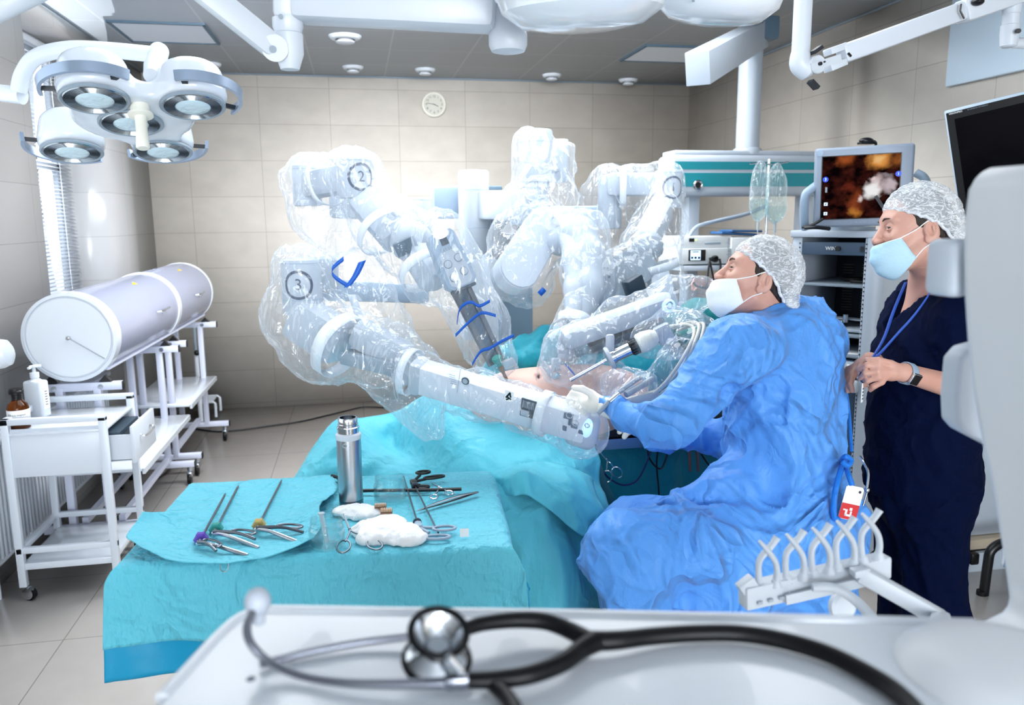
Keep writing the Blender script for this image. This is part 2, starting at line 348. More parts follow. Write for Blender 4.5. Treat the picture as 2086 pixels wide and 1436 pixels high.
def cloth_mat(name, col, rough=.55, bump=.25, bscale=70, spec=.35, sheen=.1, crease=0, cscale=5):
    # non-woven cloth: fine crepe grain and pressed fold lines
    m = mat(name, col, rough, spec=spec, bump=bump, bscale=bscale, sheen=sheen, bstretch=(1, 1, .35))
    if crease:
        nt = m.node_tree; b = nt.nodes['Principled BSDF']; bp = [n for n in nt.nodes if n.type == 'BUMP'][0]; tc = [n for n in nt.nodes if n.type == 'TEX_COORD'][0]
        nz = nt.nodes.new('ShaderNodeTexNoise'); nz.inputs['Scale'].default_value = cscale; nz.inputs['Distortion'].default_value = .6; nz.inputs['Detail'].default_value = 3; nt.links.new(tc.outputs['Object'], nz.inputs['Vector'])
        sb = nt.nodes.new('ShaderNodeMath'); sb.operation = 'SUBTRACT'; sb.inputs[1].default_value = .5; nt.links.new(nz.outputs['Fac'], sb.inputs[0]); ab = nt.nodes.new('ShaderNodeMath'); ab.operation = 'ABSOLUTE'; nt.links.new(sb.outputs[0], ab.inputs[0])
        cl = nt.nodes.new('ShaderNodeMapRange'); cl.inputs['From Max'].default_value = .10; cl.inputs['To Min'].default_value = 1; cl.inputs['To Max'].default_value = 0; nt.links.new(ab.outputs[0], cl.inputs['Value'])
        b2 = nt.nodes.new('ShaderNodeBump'); b2.inputs['Strength'].default_value = crease; b2.inputs['Distance'].default_value = .022
        n3 = nt.nodes.new('ShaderNodeTexNoise'); n3.inputs['Scale'].default_value = cscale*3.2; n3.inputs['Distortion'].default_value = 1.2; n3.inputs['Detail'].default_value = 2; nt.links.new(tc.outputs['Object'], n3.inputs['Vector'])
        b3 = nt.nodes.new('ShaderNodeBump'); b3.inputs['Strength'].default_value = crease*.8; b3.inputs['Distance'].default_value = .012; nt.links.new(n3.outputs['Fac'], b3.inputs['Height']); nt.links.new(bp.outputs['Normal'], b3.inputs['Normal'])
        nt.links.new(cl.outputs['Result'], b2.inputs['Height']); nt.links.new(b3.outputs['Normal'], b2.inputs['Normal']); nt.links.new(b2.outputs['Normal'], b.inputs['Normal'])
    return m
M = {}
M['white'] = mat('white enamel', '#d3dae3', .28, noise=.03, nscale=3)
M['white_gloss'] = mat('white gloss', '#d3dae3', .12, coat=.4)
M['white_plastic'] = mat('white plastic', '#cfd6de', .38)
M['white_matt'] = mat('white matt', '#d8dee5', .6)
M['ivory'] = mat('ivory plastic', '#e8e6da', .4)
M['lilac_white'] = mat('lilac white enamel', '#cdd2e4', .3)
M['grey_l'] = mat('light grey plastic', '#aeb8c3', .42)
M['grey_b'] = mat('blue grey plastic', '#93a7bb', .42)
M['grey_m'] = mat('mid grey', '#8a98a4', .45)
M['slate'] = mat('slate', '#4b6172', .5)
M['dark_slate'] = mat('dark slate', '#2f3f4c', .5)
M['dark'] = mat('dark grey', '#1b2027', .45)
M['black'] = mat('black plastic', '#0b0d11', .35)
M['rubber'] = mat('black rubber', '#07080c', .34, spec=.3)
M['steel'] = mat('brushed steel', '#b9bec4', .28, metal=1, bump=.04, bscale=200, bstretch=(1, 1, .05))
M['chrome'] = mat('chrome', '#d5d9de', .1, metal=1)
M['dsteel'] = mat('dark steel', '#6d747c', .3, metal=1)
M['silver'] = mat('silver paint', '#9fb0c6', .3, metal=.6)
M['glass'] = mat('clear glass', '#f4fbfb', .02, trans=1, ior=1.3)
M['water'] = mat('clear liquid', '#eefafa', .0, trans=1, ior=1.33)
M['brown_glass'] = mat('brown glass', '#6a3206', .05, trans=.75, ior=1.3)
M['brown_liquid'] = mat('brown liquid', '#2a1004', .1, spec=.3)
M['teal_panel'] = mat('teal panel', '#0c7a86', .4)
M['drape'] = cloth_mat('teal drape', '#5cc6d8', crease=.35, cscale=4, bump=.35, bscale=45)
M['drape_crepe'] = cloth_mat('teal crepe drape', '#5ec0d4', crease=.35, cscale=6, bump=.9, bscale=55)
M['drape_film'] = mat('blue laminate drape', '#1193bd', .3, bump=.15, bscale=9)
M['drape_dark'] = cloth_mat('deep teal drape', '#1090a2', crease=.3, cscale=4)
M['drape_green'] = cloth_mat('green drape', '#0b7e80', crease=.3)
M['gown'] = cloth_mat('blue gown', '#5598e6', crease=.78, cscale=4.2, bump=.12, bscale=120, rough=.5)
M['gown_dk'] = cloth_mat('blue gown ties', '#1573d2', crease=.2)
M['scrub'] = cloth_mat('navy scrubs', '#030d2b', crease=.25, cscale=5, rough=.85, spec=.08, sheen=0, bump=.2, bscale=250)
M['skin'] = mat('skin', '#d8ab99', .5, noise=.5, nscale=9, varcol='#cf9685', bump=.08, bscale=300, sss=.12)
M['skin_face'] = mat('face skin', '#d0a594', .46, noise=.5, nscale=14, varcol='#c58f7f', bump=.08, bscale=300, sss=.12)
M['skin_belly'] = mat('belly skin', '#e2bdae', .5, noise=.5, nscale=8, varcol='#d8a797', bump=.06, bscale=250, sss=.12)
M['ear'] = mat('ear skin', '#d98878', .5, sss=.1)
M['hair'] = mat('dark hair', '#2c221d', .6, bump=.6, bscale=180, bstretch=(1, 1, .2))
M['brow'] = mat('brow hair', '#4a342a', .7)
M['eye_white'] = mat('eye white', '#e6e6e6', .15)
M['iris'] = mat('iris', '#27292c', .1)
M['glove'] = mat('latex glove', '#ece8e0', .45, bump=.15, bscale=40)
M['mask_w'] = cloth_mat('white mask', '#eef2f0', rough=.8, bump=.15, bscale=150)
M['mask_b'] = mat('blue mask', '#c6e0ea', .8, bump=.15, bscale=150, noise=.6, nscale=7, varcol='#9fcfe2')
M['gauze'] = cloth_mat('white gauze', '#f2f3f4', rough=.9, bump=.6, bscale=60)
M['tape_w'] = mat('white strap', '#dfe5ec', .55)
M['tie_blue'] = mat('blue tie', '#0b58b8', .4)
M['lanyard'] = mat('blue lanyard', '#2a55b4', .6)
M['copper'] = mat('copper brush', '#a07a62', .4, metal=.3)
M['purple'] = mat('purple knob', '#5a3fa8', .35)
M['green'] = mat('green knob', '#2f8f86', .35)
M['gold'] = mat('gold knob', '#b39a5e', .35)
M['paper'] = mat('white paper', '#f3f5f6', .7)
M['red'] = mat('red card', '#c8181f', .45)
M['slot'] = mat('dark print', '#59687c', .5)
M['cable_b'] = mat('black cable', '#10141b', .4)
M['cable_g'] = mat('grey cable', '#8996a3', .4)
M['cable_w'] = mat('cream cable', '#c9c8c0', .4)
M['film'] = film_mat('clear film drape')
M['film_thin'] = film_mat('thin clear film', haze=.03, scale=6, dens=.7)
M['ivbag'] = film_mat('infusion bag', haze=.08, tint=(.88, .94, .93), scale=7, dens=1.2)
M['led_b'] = mat('blue white lamp', '#a8cdf8', .3, emit=1.0)
M['led_g'] = mat('green lamp', '#b6f03a', .3, emit=2)
M['lcd'] = mat('lit display', '#cfe6ff', .3, emit=.8)
M['lcd_dk'] = mat('display print', '#152a55', .4)
M['screen_off'] = mat('screen off', '#050408', .10, spec=.12)
M['pipe'] = mat('pinkish hose', '#7c5a58', .4)
def cap_mat(name, thick):
    # sheer gathered non-woven: hair shows through between white crinkles
    m = bpy.data.materials.new(name); m.use_nodes = True; nt = m.node_tree; nt.nodes.clear(); L = nt.links.new; N = nt.nodes.new
    out = N('ShaderNodeOutputMaterial'); tr = N('ShaderNodeBsdfTransparent'); df = N('ShaderNodeBsdfDiffuse'); df.inputs[0].default_value = (.84, .88, .92, 1)
    tc = N('ShaderNodeTexCoord'); mp = N('ShaderNodeMapping'); mp.inputs['Scale'].default_value = (1, 1, 2.2); mp.inputs['Rotation'].default_value = (0, .5, 0); L(tc.outputs['Object'], mp.inputs[0])
    nz = N('ShaderNodeTexNoise'); nz.inputs['Scale'].default_value = 30; nz.inputs['Detail'].default_value = 3; nz.inputs['Distortion'].default_value = 1.6; L(mp.outputs[0], nz.inputs['Vector'])
    s1 = N('ShaderNodeMath'); s1.operation = 'SUBTRACT'; s1.inputs[1].default_value = .5; L(nz.outputs['Fac'], s1.inputs[0]); s2 = N('ShaderNodeMath'); s2.operation = 'ABSOLUTE'; L(s1.outputs[0], s2.inputs[0])
    mr = N('ShaderNodeMapRange'); mr.inputs['From Max'].default_value = .06; mr.inputs['To Min'].default_value = min(1, thick+.5); mr.inputs['To Max'].default_value = thick; L(s2.outputs[0], mr.inputs['Value'])
    mx = N('ShaderNodeMixShader'); L(mr.outputs['Result'], mx.inputs[0]); L(tr.outputs[0], mx.inputs[1]); L(df.outputs[0], mx.inputs[2]); L(mx.outputs[0], out.inputs[0])
    bp = N('ShaderNodeBump'); bp.inputs['Strength'].default_value = .6; bp.inputs['Distance'].default_value = .01; bp.invert = True; L(s2.outputs[0], bp.inputs['Height']); L(bp.outputs['Normal'], df.inputs['Normal'])
    return m
M['cap'] = cap_mat('sheer bouffant cap', .42)
M['cap_dense'] = cap_mat('gathered cap edge', .75)
M['lid'] = mat('satin drum lid', '#9399af', .16, coat=.3)
M['yellow'] = mat('yellow label', '#d8b93a', .5)
M['reflector'] = mat('ribbed reflector', '#a3abb2', .14, metal=.95)
M['numeral'] = mat('robot numeral', '#33435c', .5)
M['lens'] = mat('frosted lamp lens', '#c5dbe4', .12, bump=.5, bscale=60, coat=.4)
M['canopy'] = mat('grey green canopy', '#7f9294', .45)
M['lightframe'] = mat('pale blue frame', '#b9cad8', .35)
M['led_w'] = mat('white violet lamp', '#f0e8ff', .3, emit=1.3)
M['frost'] = mat('frosted clear plastic', '#d9e4ea', .25, trans=.6, ior=1.2)
M['arm_pale'] = mat('pale lilac plastic', '#dbe0e9', .32)
M['column'] = mat('blue grey column', '#6f8799', .45)
M['navy'] = mat('navy cord', '#152a66', .5)
M['scrub_teal'] = cloth_mat('dull teal strap', '#2f6f7c')
M['copper_l'] = mat('pale bronze', '#d9b89a', .4)
def pane_mat():
    m = bpy.data.materials.new('window glass'); m.use_nodes = True; nt = m.node_tree; nt.nodes.clear(); N = nt.nodes.new
    o = N('ShaderNodeOutputMaterial'); t = N('ShaderNodeBsdfTransparent'); g = N('ShaderNodeBsdfGlossy'); g.inputs['Roughness'].default_value = .02; f = N('ShaderNodeFresnel'); x = N('ShaderNodeMixShader')
    nt.links.new(f.outputs[0], x.inputs[0]); nt.links.new(t.outputs[0], x.inputs[1]); nt.links.new(g.outputs[0], x.inputs[2]); nt.links.new(x.outputs[0], o.inputs[0]); return m
M['pane'] = pane_mat()

def thin_glass(name, tint, k=1.0):
    m = bpy.data.materials.new(name); m.use_nodes = True; nt = m.node_tree; nt.nodes.clear(); N = nt.nodes.new; L = nt.links.new
    o = N('ShaderNodeOutputMaterial'); t = N('ShaderNodeBsdfTransparent'); t.inputs[0].default_value = (*tint, 1); g = N('ShaderNodeBsdfGlossy'); g.inputs['Roughness'].default_value = .04
    w_ = N('ShaderNodeLayerWeight'); w_.inputs['Blend'].default_value = .35; mu = N('ShaderNodeMath'); mu.operation = 'MULTIPLY_ADD'; mu.inputs[1].default_value = .40*k; mu.inputs[2].default_value = .012; L(w_.outputs['Facing'], mu.inputs[0]); x = N('ShaderNodeMixShader')
    L(mu.outputs[0], x.inputs[0]); L(t.outputs[0], x.inputs[1]); L(g.outputs[0], x.inputs[2]); L(x.outputs[0], o.inputs[0]); return m
M['jar'] = thin_glass('thin jar glass', (.95, .985, .985)); M['liquid'] = thin_glass('liquid surface', (.90, .97, .98), .5)
M['robot_w'] = mat('robot white', '#b3bcc7', .34)
M['pend_w'] = mat('pendant white', '#9fa9b4', .35)
M['dome'] = mat('lamp dome white', '#eaf0f6', .12, coat=.4)
M['dial'] = mat('cream dial', '#c4c3b8', .6)
M['nostril'] = mat('nostril', '#5a2f28', .6)
M['rack_in'] = mat('rack inside', '#222c36', .5)
M['slate2'] = mat('blue slate front', '#3d5064', .45)
M['shelf_g'] = mat('grey shelf', '#7f8c98', .5)
M['vent'] = mat('vent edge', '#8a8173', .5)
M['monitor_grey'] = mat('monitor grey', '#8894a4', .42)
M['blue_lit'] = mat('blue badge', '#123fd0', .4, emit=.6)
M['dev'] = mat('pale device', '#c4c9cc', .42)
M['lanyard_d'] = mat('deep blue cloth', '#23507e', .7)
M['beige'] = mat('beige bumper', '#b3a793', .5)
M['console'] = mat('console white', '#e2e7ee', .22, coat=.25)
M['console_w'] = mat('console warm white', '#e2e5e9', .35)
M['grey_pale'] = mat('pale grey plastic', '#ccd5e0', .4)
M['chrome_d'] = mat('satin chrome', '#8f929c', .25, metal=1)
M['tip'] = mat('soft ear tip', '#b9c0cc', .35)
# ---------------------------------------------------------------- the room
XL, XR, YB, YF, ZC = -1.65, 3.05, 7.09, -6.0, 2.815
GR_ = (2.2, .30, (1, 1, .25))
M['wall_tile'] = tile_mat('wall tile', '#e9e2d8', '#e3dcd2', '#c2bbb1', .577, .297, .0022, 'XZ', (.179+5.77, -.334+2.97), .09, bump=.35, grain=(5, .22, (1, 1, 1.6)))
M['wall_tile_side'] = tile_mat('side wall tile', '#e9e2d8', '#e3dcd2', '#c2bbb1', .577, .297, .0022, 'YZ', (.02, -.334+2.97), .12, bump=.35, grain=(5, .22, (1, 1, 1.6)))
M['wall_tile_shaded'] = tile_mat('shaded wall tile', '#b4b4b4', '#afafaf', '#9c9c9c', .577, .297, .002, 'YZ', (.02, -.334+2.97), .16, bump=.3)  # same tile as the other walls, with this wall's shade put into its colour
M['floor_tile'] = tile_mat('floor tile', '#ebe5df', '#e7e1db', '#b0aaa4', .60, .605, .0022, 'XY', (6.0, 6.05-3.17), .22, bump=.3, grain=(9, .12, (1, 1, 1)))
M['ceil_tile'] = tile_mat('ceiling tile', '#c3cad1', '#c0c7ce', '#d6dce2', .578, .578, .006, 'XY', (.29+5.78, -.192+5.78), .55, bump=.25, spec=.3, grain=(420, .25, (1, 1, 1)))
def structure(name, b, m, smooth=0, parent=None):
    o = b.done(name, m, parent, smooth); o['kind'] = 'structure'; return o
structure('floor', MB().box2((XL-.5, YF, -.1), (XR+.1, YB+.1, 0)), M['floor_tile'])
structure('ceiling', MB().box2((XL-.5, YF, ZC), (XR+.1, YB+.1, ZC+.1)), M['ceil_tile'])
structure('wall_back', MB().box2((XL-.5, YB, 0), (XR+.1, YB+.1, ZC)), M['wall_tile'])
structure('wall_right', MB().box2((XR, YF, 0), (XR+.1, YB, ZC)), M['wall_tile_side'])
structure('wall_rear', MB().box2((XL-.5, YF-.1, 0), (XR+.1, YF, ZC)), M['white_matt'])
WY0, WY1, WZ0, WZ1, WD = 4.70, 5.90, .92, 2.72, .34      # the window recess
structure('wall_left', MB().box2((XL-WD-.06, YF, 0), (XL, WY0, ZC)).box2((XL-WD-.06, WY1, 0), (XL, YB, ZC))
          .box2((XL-WD-.06, WY0, 0), (XL, WY1, WZ0)).box2((XL-WD-.06, WY0, WZ1), (XL, WY1, ZC)), M['wall_tile_shaded'])
structure('trim_1', MB().box2((XL, YF, ZC-.012), (XL+.02, YB, ZC)).box2((XR-.02, YF, ZC-.012), (XR, YB, ZC)).box2((XL, YB-.02, ZC-.012), (XR, YB, ZC)), M['grey_m'])
# window with sill, frame, pane and a venetian blind hung in the recess
xw = XL-WD+.03
fr = MB()
for y in (WY0, WY1-.06, (WY0+WY1)/2-.03): fr.box2((xw-.03, y, WZ0), (xw+.03, y+.06, WZ1), .008)
for z in (WZ0, WZ1-.06, 1.95): fr.box2((xw-.03, WY0, z), (xw+.03, WY1, z+.06), .008)
wn = structure('window_1', fr, M['white_gloss'], 35)
structure('window_pane', MB().box2((xw-.004, WY0+.03, WZ0+.03), (xw+.004, WY1-.03, WZ1-.03)), M['pane'], parent=wn)
structure('window_sill', MB().box2((XL-WD+.06, WY0, WZ0-.02), (XL+.03, WY1, WZ0+.015), .006), M['white_gloss'], parent=wn)
bl = thing('venetian_blind', 'white slatted venetian blind hanging in the window recess', 'blind', (XL-.2, (WY0+WY1)/2, WZ0))
b = MB(); R = roty(math.radians(22)); z = WZ0+.06
while z < WZ1-.08: b.box((XL-.215, (WY0+WY1)/2, z), (.026, WY1-WY0-.05, .0012), R); z += .0235
b.done('slats', M['white'], bl, 0)
MB().box2((XL-.235, WY0+.02, WZ1-.05), (XL-.195, WY1-.02, WZ1-.005), .004).done('headrail', M['white'], bl)
for y in (WY0+.25, WY1-.25): MB().cyl((XL-.2, y, WZ0+.05), (XL-.2, y, WZ1-.03), .0022, n=6).done('ladder_cord', M['white'], bl)
MB().box2((XL-.23, WY0+.02, WZ0+.03), (XL-.2, WY1-.02, WZ0+.048), .004).done('bottom_rail', M['white'], bl)

# ceiling: extract valves and square luminaires
VP = [(703, 77, 'round white air valve in the ceiling, farthest forward of the vents', .085), (427, 133, 'round white air valve in the left rear ceiling corner, left of the boom knuckle', .07),
      (719, 139, 'round white air valve by the back wall, behind the forward vent', .066), (866, 144, 'round white air valve in the ceiling above the wall clock', .066),
      (1124, 155, 'round white air valve in the ceiling above the middle robot arm', .066), (1280, 165, 'round white air valve in the ceiling nearest the right rear corner', .068)]
for px, py, lb, r in VP:
    c = WZ(px, py, ZC-.012); c[2] = ZC
    t = thing('air_valve', lb, 'vent', c-V3(0, 0, .05), 'ceiling air valves')
    MB().lathe(c, (0, 0, -1), [(r*1.25, 0), (r*1.25, .006), (r*1.1, .02), (r*.78, .024), (r*.72, .004)], 32, cap1=False).done('collar', M['white_plastic'], t)
    MB().lathe(c+V3(0, 0, -.012), (0, 0, -1), [(r*.15, -.008), (r*.4, .0), (r*.72, .024), (r*.72, .03), (r*.6, .034)], 32).done('disc', M['white_plastic'], t)
for x, y, lb in ((-1.14, 5.645, 'square white light panel set in the left ceiling above the five-lens lamp'), (2.32, 5.80, 'square white light panel set in the ceiling left of the teal pendant arm')):
    t = thing('ceiling_panel_light', lb, 'ceiling light', (x, y, ZC-.02), 'square ceiling panel lights')
    f = MB()
    for s in (-1, 1): f.box((x+s*.272, y, ZC-.006), (.02, .565, .014)).box((x, y+s*.272, ZC-.006), (.565, .02, .014))
    f.done('frame', M['slate'], t); MB().box((x, y, ZC-.004), (.53, .53, .008)).done('diffuser', M['white_matt'], t)

# wall clock
c = V3(.703, YB-.02, 2.594); CX = V3(1, 0, 0); RW = np.column_stack([(1, 0, 0), (0, 0, 1), (0, -1, 0)])
t = thing('wall_clock', 'round cream wall clock with black numerals on the tiled back wall', 'clock', c-V3(0, 0, .105))
MB().lathe(c+V3(0, .02, 0), (0, -1, 0), [(.105, 0), (.108, .012), (.103, .026), (.093, .032), (.088, .03), (.086, .022)], 48, cap1=False).done('case', M['ivory'], t)
MB().lathe(c+V3(0, .002, 0), (0, -1, 0), [(.088, 0), (.088, .003)], 40).done('dial', M['dial'], t)
for k in range(1, 13):
    a = math.radians(90-30*k); put_text(str(k), .027, c+V3(.067*math.cos(a), -.002, .067*math.sin(a)), RW, 'numeral', M['dark'], t)
for a, L, wd, nm in ((-25, .04, .005, 'hour_hand'), (170, .062, .004, 'minute_hand')):
    a = math.radians(a); d = V3(math.cos(a), 0, math.sin(a)); MB().bar(c+V3(0, -.005, 0)-d*.012, c+V3(0, -.005, 0)+d*L, wd, .0015, (0, 1, 0)).done(nm, M['black'], t)
MB().cyl(c+V3(0, -.003, 0), c+V3(0, -.008, 0), .004).done('hand_boss', M['black'], t)

# radiator under the window
t = thing('radiator', 'white ribbed panel radiator low on the left wall', 'radiator', (XL+.06, 4.2, .12))
b = MB().box2((XL+.03, 3.35, .14), (XL+.045, 5.3, .68))
for i in range(49): b.box((XL+.055, 3.38+i*.0395, .41), (.022, .022, .5), bev=.006)
b.done('fins', M['white'], t)
MB().box2((XL+.015, 3.34, .665), (XL+.085, 5.31, .69), .006).done('top_grille', M['white'], t)
MB().cyl((XL+.05, 3.33, .15), (XL+.05, 5.32, .15), .014).cyl((XL+.05, 3.6, 0), (XL+.05, 3.6, .16), .01).cyl((XL+.05, 5.1, 0), (XL+.05, 5.1, .16), .01).done('pipes', M['white'], t)
# ---------------------------------------------------------------- sterile storage drum on its two rolling stands, by the window wall
A = W(141, 688, 4.02); B = V3(-1.24, 6.0, A[2]+.035); rC = .208; ax = nrm(B-A)
t = thing('sterile_storage_drum', 'long white cylindrical storage drum lying on rolling stands beside the window', 'storage drum', A-V3(0, 0, rC))
mid = A+(B-A)*.56
for nm, a, b in (('lid', A+ax*.03, mid-ax*.025), ('lid', mid+ax*.025, B-ax*.02)): MB().lathe(a, ax, [(rC, 0), (rC, np.linalg.norm(b-a))], 64, False, False).done(nm, M['lid'], t)
MB().lathe(A, ax, [(rC*.93, .004), (rC*.95, -.004), (rC+.005, 0), (rC+.006, .06), (rC, .062)], 64).done('end_cap', M['white_gloss'], t)
MB().lathe(A+ax*-.002, ax, [(rC*.90, .0), (rC*.90, .003)], 64).done('end_disc', M['white_matt'], t)
MB().lathe(mid, ax, [(rC-.002, -.03), (rC+.007, -.028), (rC+.007, .028), (rC-.002, .03)], 64, False, False).done('middle_band', M['white_gloss'], t)
MB().lathe(B, ax, [(rC, -.03), (rC+.004, -.028), (rC+.004, 0), (rC*.9, .012)], 64).done('end_cap', M['white_gloss'], t)
side = nrm(np.cross(ax, (0, 0, 1))); up = np.cross(side, ax)
def drum(s, deg, off=0): d = side*math.cos(math.radians(deg))+up*math.sin(math.radians(deg)); return A+(B-A)*s+d*(rC+off)
for s in (.38, .80):
    MB().tube([drum(s-.05, 8, .004), drum(s-.045, 8, .022), drum(s+.045, 8, .022), drum(s+.05, 8, .004)], .0045, 8).done('handle', M['chrome'], t)
    MB().cyl(drum(s, 4, -.002), drum(s, 4, .016), .008).done('latch', M['chrome'], t)
for s in (.34, .80):
    d = nrm(drum(s, 62)-A-(B-A)*s); R = np.column_stack([ax, np.cross(d, ax), d])
    MB().prism([(-.035, 0), (.035, -.006), (.03, .022), (.0, .012)], drum(s, 62, .0006), R, .0008).done('warning_label', M['yellow'], t)
MB().cyl(A-ax*.004, A-ax*.02, .009).cyl(A-ax*.02, A-ax*.026, .005).done('pivot_bolt', M['chrome'], t)
MB().bar(A-ax*.012, A-ax*.012+V3(.15, .0, -.105), .004, .004).done('lid_wire', M['steel'], t)
MB().bar(drum(.02, -50, .004), drum(.98, -50, .004), .025, .012).done('lid_rail', M['lilac_white'], t)

def roller_stand(y0, y1, zs, lb, xo, full):
    t = thing('rolling_stand', lb, 'stand', ((xo-.25), (y0+y1)/2, 0), 'rolling stands under the drum')
    for y in (y0, y1):
        k = (y-A[1])/(B[1]-A[1]); zc = A[2]+(B[2]-A[2])*k; xc = A[0]+(B[0]-A[0])*k; zb = zc-rC-.04; f = MB()
        f.box((xc+.0, y, zb), (.40, .034, .04), bev=.003)
        for dx in (-.085, .085): f.bar((xc+dx, y, zb), (xc+dx, y, .125), .034, .04, (0, 1, 0), .003)
        f.box((xc+.01, y, .125), (.46, .036, .036), bev=.003)
        f.done('upright_frame', M['lilac_white'], t)
        pl = MB()
        for dx in (-.202, .202): pl.box((xc+dx, y, zb), (.006, .036, .042), bev=.001)
        pl.box((xc+.243, y, .125), (.006, .038, .038))
        pl.done('end_plug', M['black'], t)
        for dx in (-.13, .13):      # rubber cradle wedges and bolts
            MB().prism([(-.03, 0), (.03, 0), (.0, .034)], (xc+dx*.95, y+.015, zb+.02), RW, .03).done('wedge', M['black'], t)
            MB().cyl((xc+dx*.8, y-.017, zb), (xc+dx*.8, y-.026, zb), .012, n=10).done('bolt', M['chrome'], t)
        for dx in (-.19, .21):
            c = MB().lathe((xc+dx, y, .107), (0, 0, -1), [(.018, 0), (.018, .02), (.012, .03)], 12).box((xc+dx, y-.02, .066), (.034, .05, .034), bev=.006)
            ca = c.done('caster_fork', M['steel'], t); MB().cyl((xc+dx-.011, y-.03, .037), (xc+dx+.011, y-.03, .037), .037, n=24, bev=.004).done('caster_wheel', M['rubber'], ca)
    xc = (A[0]+B[0])/2
    for dx in (-.085, .085): MB().bar((xc+dx, y0, .16), (xc+dx, y1, .16), .03, .03).done('long_rail', M['lilac_white'], t)
    MB().box((xc+.02, (y0+y1)/2, zs), (.40, (y1-y0)+.11, .018), bev=.003).box((xc+.22, (y0+y1)/2, zs-.008), (.012, (y1-y0)+.11, .028)).done('shelf', M['white_gloss'], t)
    return t
roller_stand(4.07, 5.06, .42, 'white rolling stand with shelf, behind the small trolley, carrying the near drum end', -1.3, 1)
roller_stand(5.24, 6.06, .47, 'white rolling stand with shelf, nearest the back wall, carrying the far drum end', -1.3, 1)

# small white trolley with a half-open drawer
x0, x1, y0, y1 = -1.50, -1.09, 3.56, 4.02
t = thing('dressing_trolley', 'small white wheeled trolley with a half-open drawer in the left foreground', 'trolley', ((x0+x1)/2, (y0+y1)/2, 0))
pw = .03; b = MB()
for x in (x0+pw/2, x1-pw/2):
    for y in (y0+pw/2, y1-pw/2): b.box((x, y, .43), (pw, pw, .74), bev=.002)
for z in (.797,):
    b.box(((x0+x1)/2, y0+pw/2, z), (x1-x0, pw, .026), bev=.002).box(((x0+x1)/2, y1-pw/2, z), (x1-x0, pw, .026), bev=.002).box((x0+pw/2, (y0+y1)/2, z), (pw, y1-y0, .026), bev=.002)
for y in (y0+pw/2, y1-pw/2): b.box(((x0+x1)/2, y, .225), (x1-x0, pw*.8, .026), bev=.002)
b.box((x0+pw/2, (y0+y1)/2, .225), (pw*.8, y1-y0, .026), bev=.002)
b.done('frame', M['white'], t)
MB().box(((x0+x1)/2, (y0+y1)/2, .742), (x1-x0-.01, y1-y0-.01, .012), bev=.002).box(((x0+x1)/2, y0+.03, .75), (x1-x0-.04, .006, .02)).done('tray_top', M['white_gloss'], t)
MB().box(((x0+x1)/2, y0+.018, .645), (x1-x0-.05, .012, .185), bev=.002).box(((x0+x1)/2, y1-.018, .645), (x1-x0-.05, .012, .185)).box((x0+.02, (y0+y1)/2, .645), (.012, y1-y0-.05, .185)).done('drawer_housing', M['white'], t)
MB().box(((x0+x1)/2, (y0+y1)/2, .15), (x1-x0-.04, y1-y0-.02, .03), bev=.003).done('bottom_shelf', M['white_gloss'], t)
dx = x1+.085; dr = MB().box((dx, (y0+y1)/2+.01, .655), (.016, y1-y0-.10, .165), bev=.002).done('drawer_front', M['white'], t)
MB().box2((x1-.2, y0+.07, .585), (dx, y0+.078, .70)).box2((x1-.2, y1-.07, .585), (dx, y1-.062, .70)).box2((x1-.2, y0+.07, .58), (dx, y1-.062, .588)).done('drawer_box', M['white_plastic'], dr)
MB().tube([(dx+.008, y0+.16, .675), (dx+.03, y0+.165, .668), (dx+.03, y1-.145, .668), (dx+.008, y1-.14, .675)], .0045, 8, k=4).done('drawer_handle', M['chrome'], dr)
MB().box((x1-.02, (y0+y1)/2, .70), (.10, y1-y0-.16, .02)).done('drawer_contents', M['dark_slate'], dr)
for x, y, a in ((x0+pw/2, y0+pw/2, .5), (x1-pw/2, y0+pw/2, 2.4), (x0+pw/2, y1-pw/2, 1), (x1-pw/2, y1-pw/2, .4)):
    d = V3(math.cos(a), -abs(math.sin(a))*.6, 0)*.02
    c = MB().cyl((x, y, .075), (x, y, .058), .011).lathe(V3(x, y, .03)+d, (d[1], -d[0], 0), [(.012, -.017), (.026, -.013), (.028, 0), (.026, .013), (.012, .017)], 20).done('caster_hood', M['chrome'], t)
    MB().cyl(V3(x, y, .026)+d*1.3+nrm((d[1], -d[0], 0))*-.012, V3(x, y, .026)+d*1.3+nrm((d[1], -d[0], 0))*.012, .026, n=24).done('caster_wheel', M['rubber'], c)

# bottles on the trolley
c = W(43, 888, 3.66); c[2] = .749
t = thing('brown_glass_bottle', 'brown glass reagent bottle with black stopper standing on the small trolley', 'bottle', c)
MB().lathe(c, (0, 0, 1), [(.036, 0), (.042, .004), (.043, .09), (.038, .108), (.022, .122), (.020, .128)], 32, True, False).done('body', M['brown_glass'], t)
MB().lathe(c, (0, 0, 1), [(.034, .005), (.039, .008), (.039, .05)], 24).done('contents', M['brown_liquid'], t)
MB().lathe(c, (0, 0, 1), [(.020, .124), (.021, .15), (.029, .153), (.029, .158), (.03, .164), (.026, .170), (.0255, .174)], 32).done('stopper', M['black'], t)
lab = MB(); q = np.linspace(-2.9, .35, 22); lab.grid([[c+V3(.0437*math.cos(a), .0437*math.sin(a), z) for a in q] for z in (.042, .085)]).done('paper_label', M['paper'], t, mods=[solid(.0004)])
def curved_text(s, size, c, r, z, a0, par):
    v, f = text_mesh(s, size, (0, 0, 0), I3, 'x', None, None, ext=.0003)
    v2 = np.array([[c[0]+(r+p[2])*math.cos(a0+p[0]/r), c[1]+(r+p[2])*math.sin(a0+p[0]/r), c[2]+z+p[1]] for p in v]); mesh_obj('label_print', v2, f, M['dark'], par, 0)
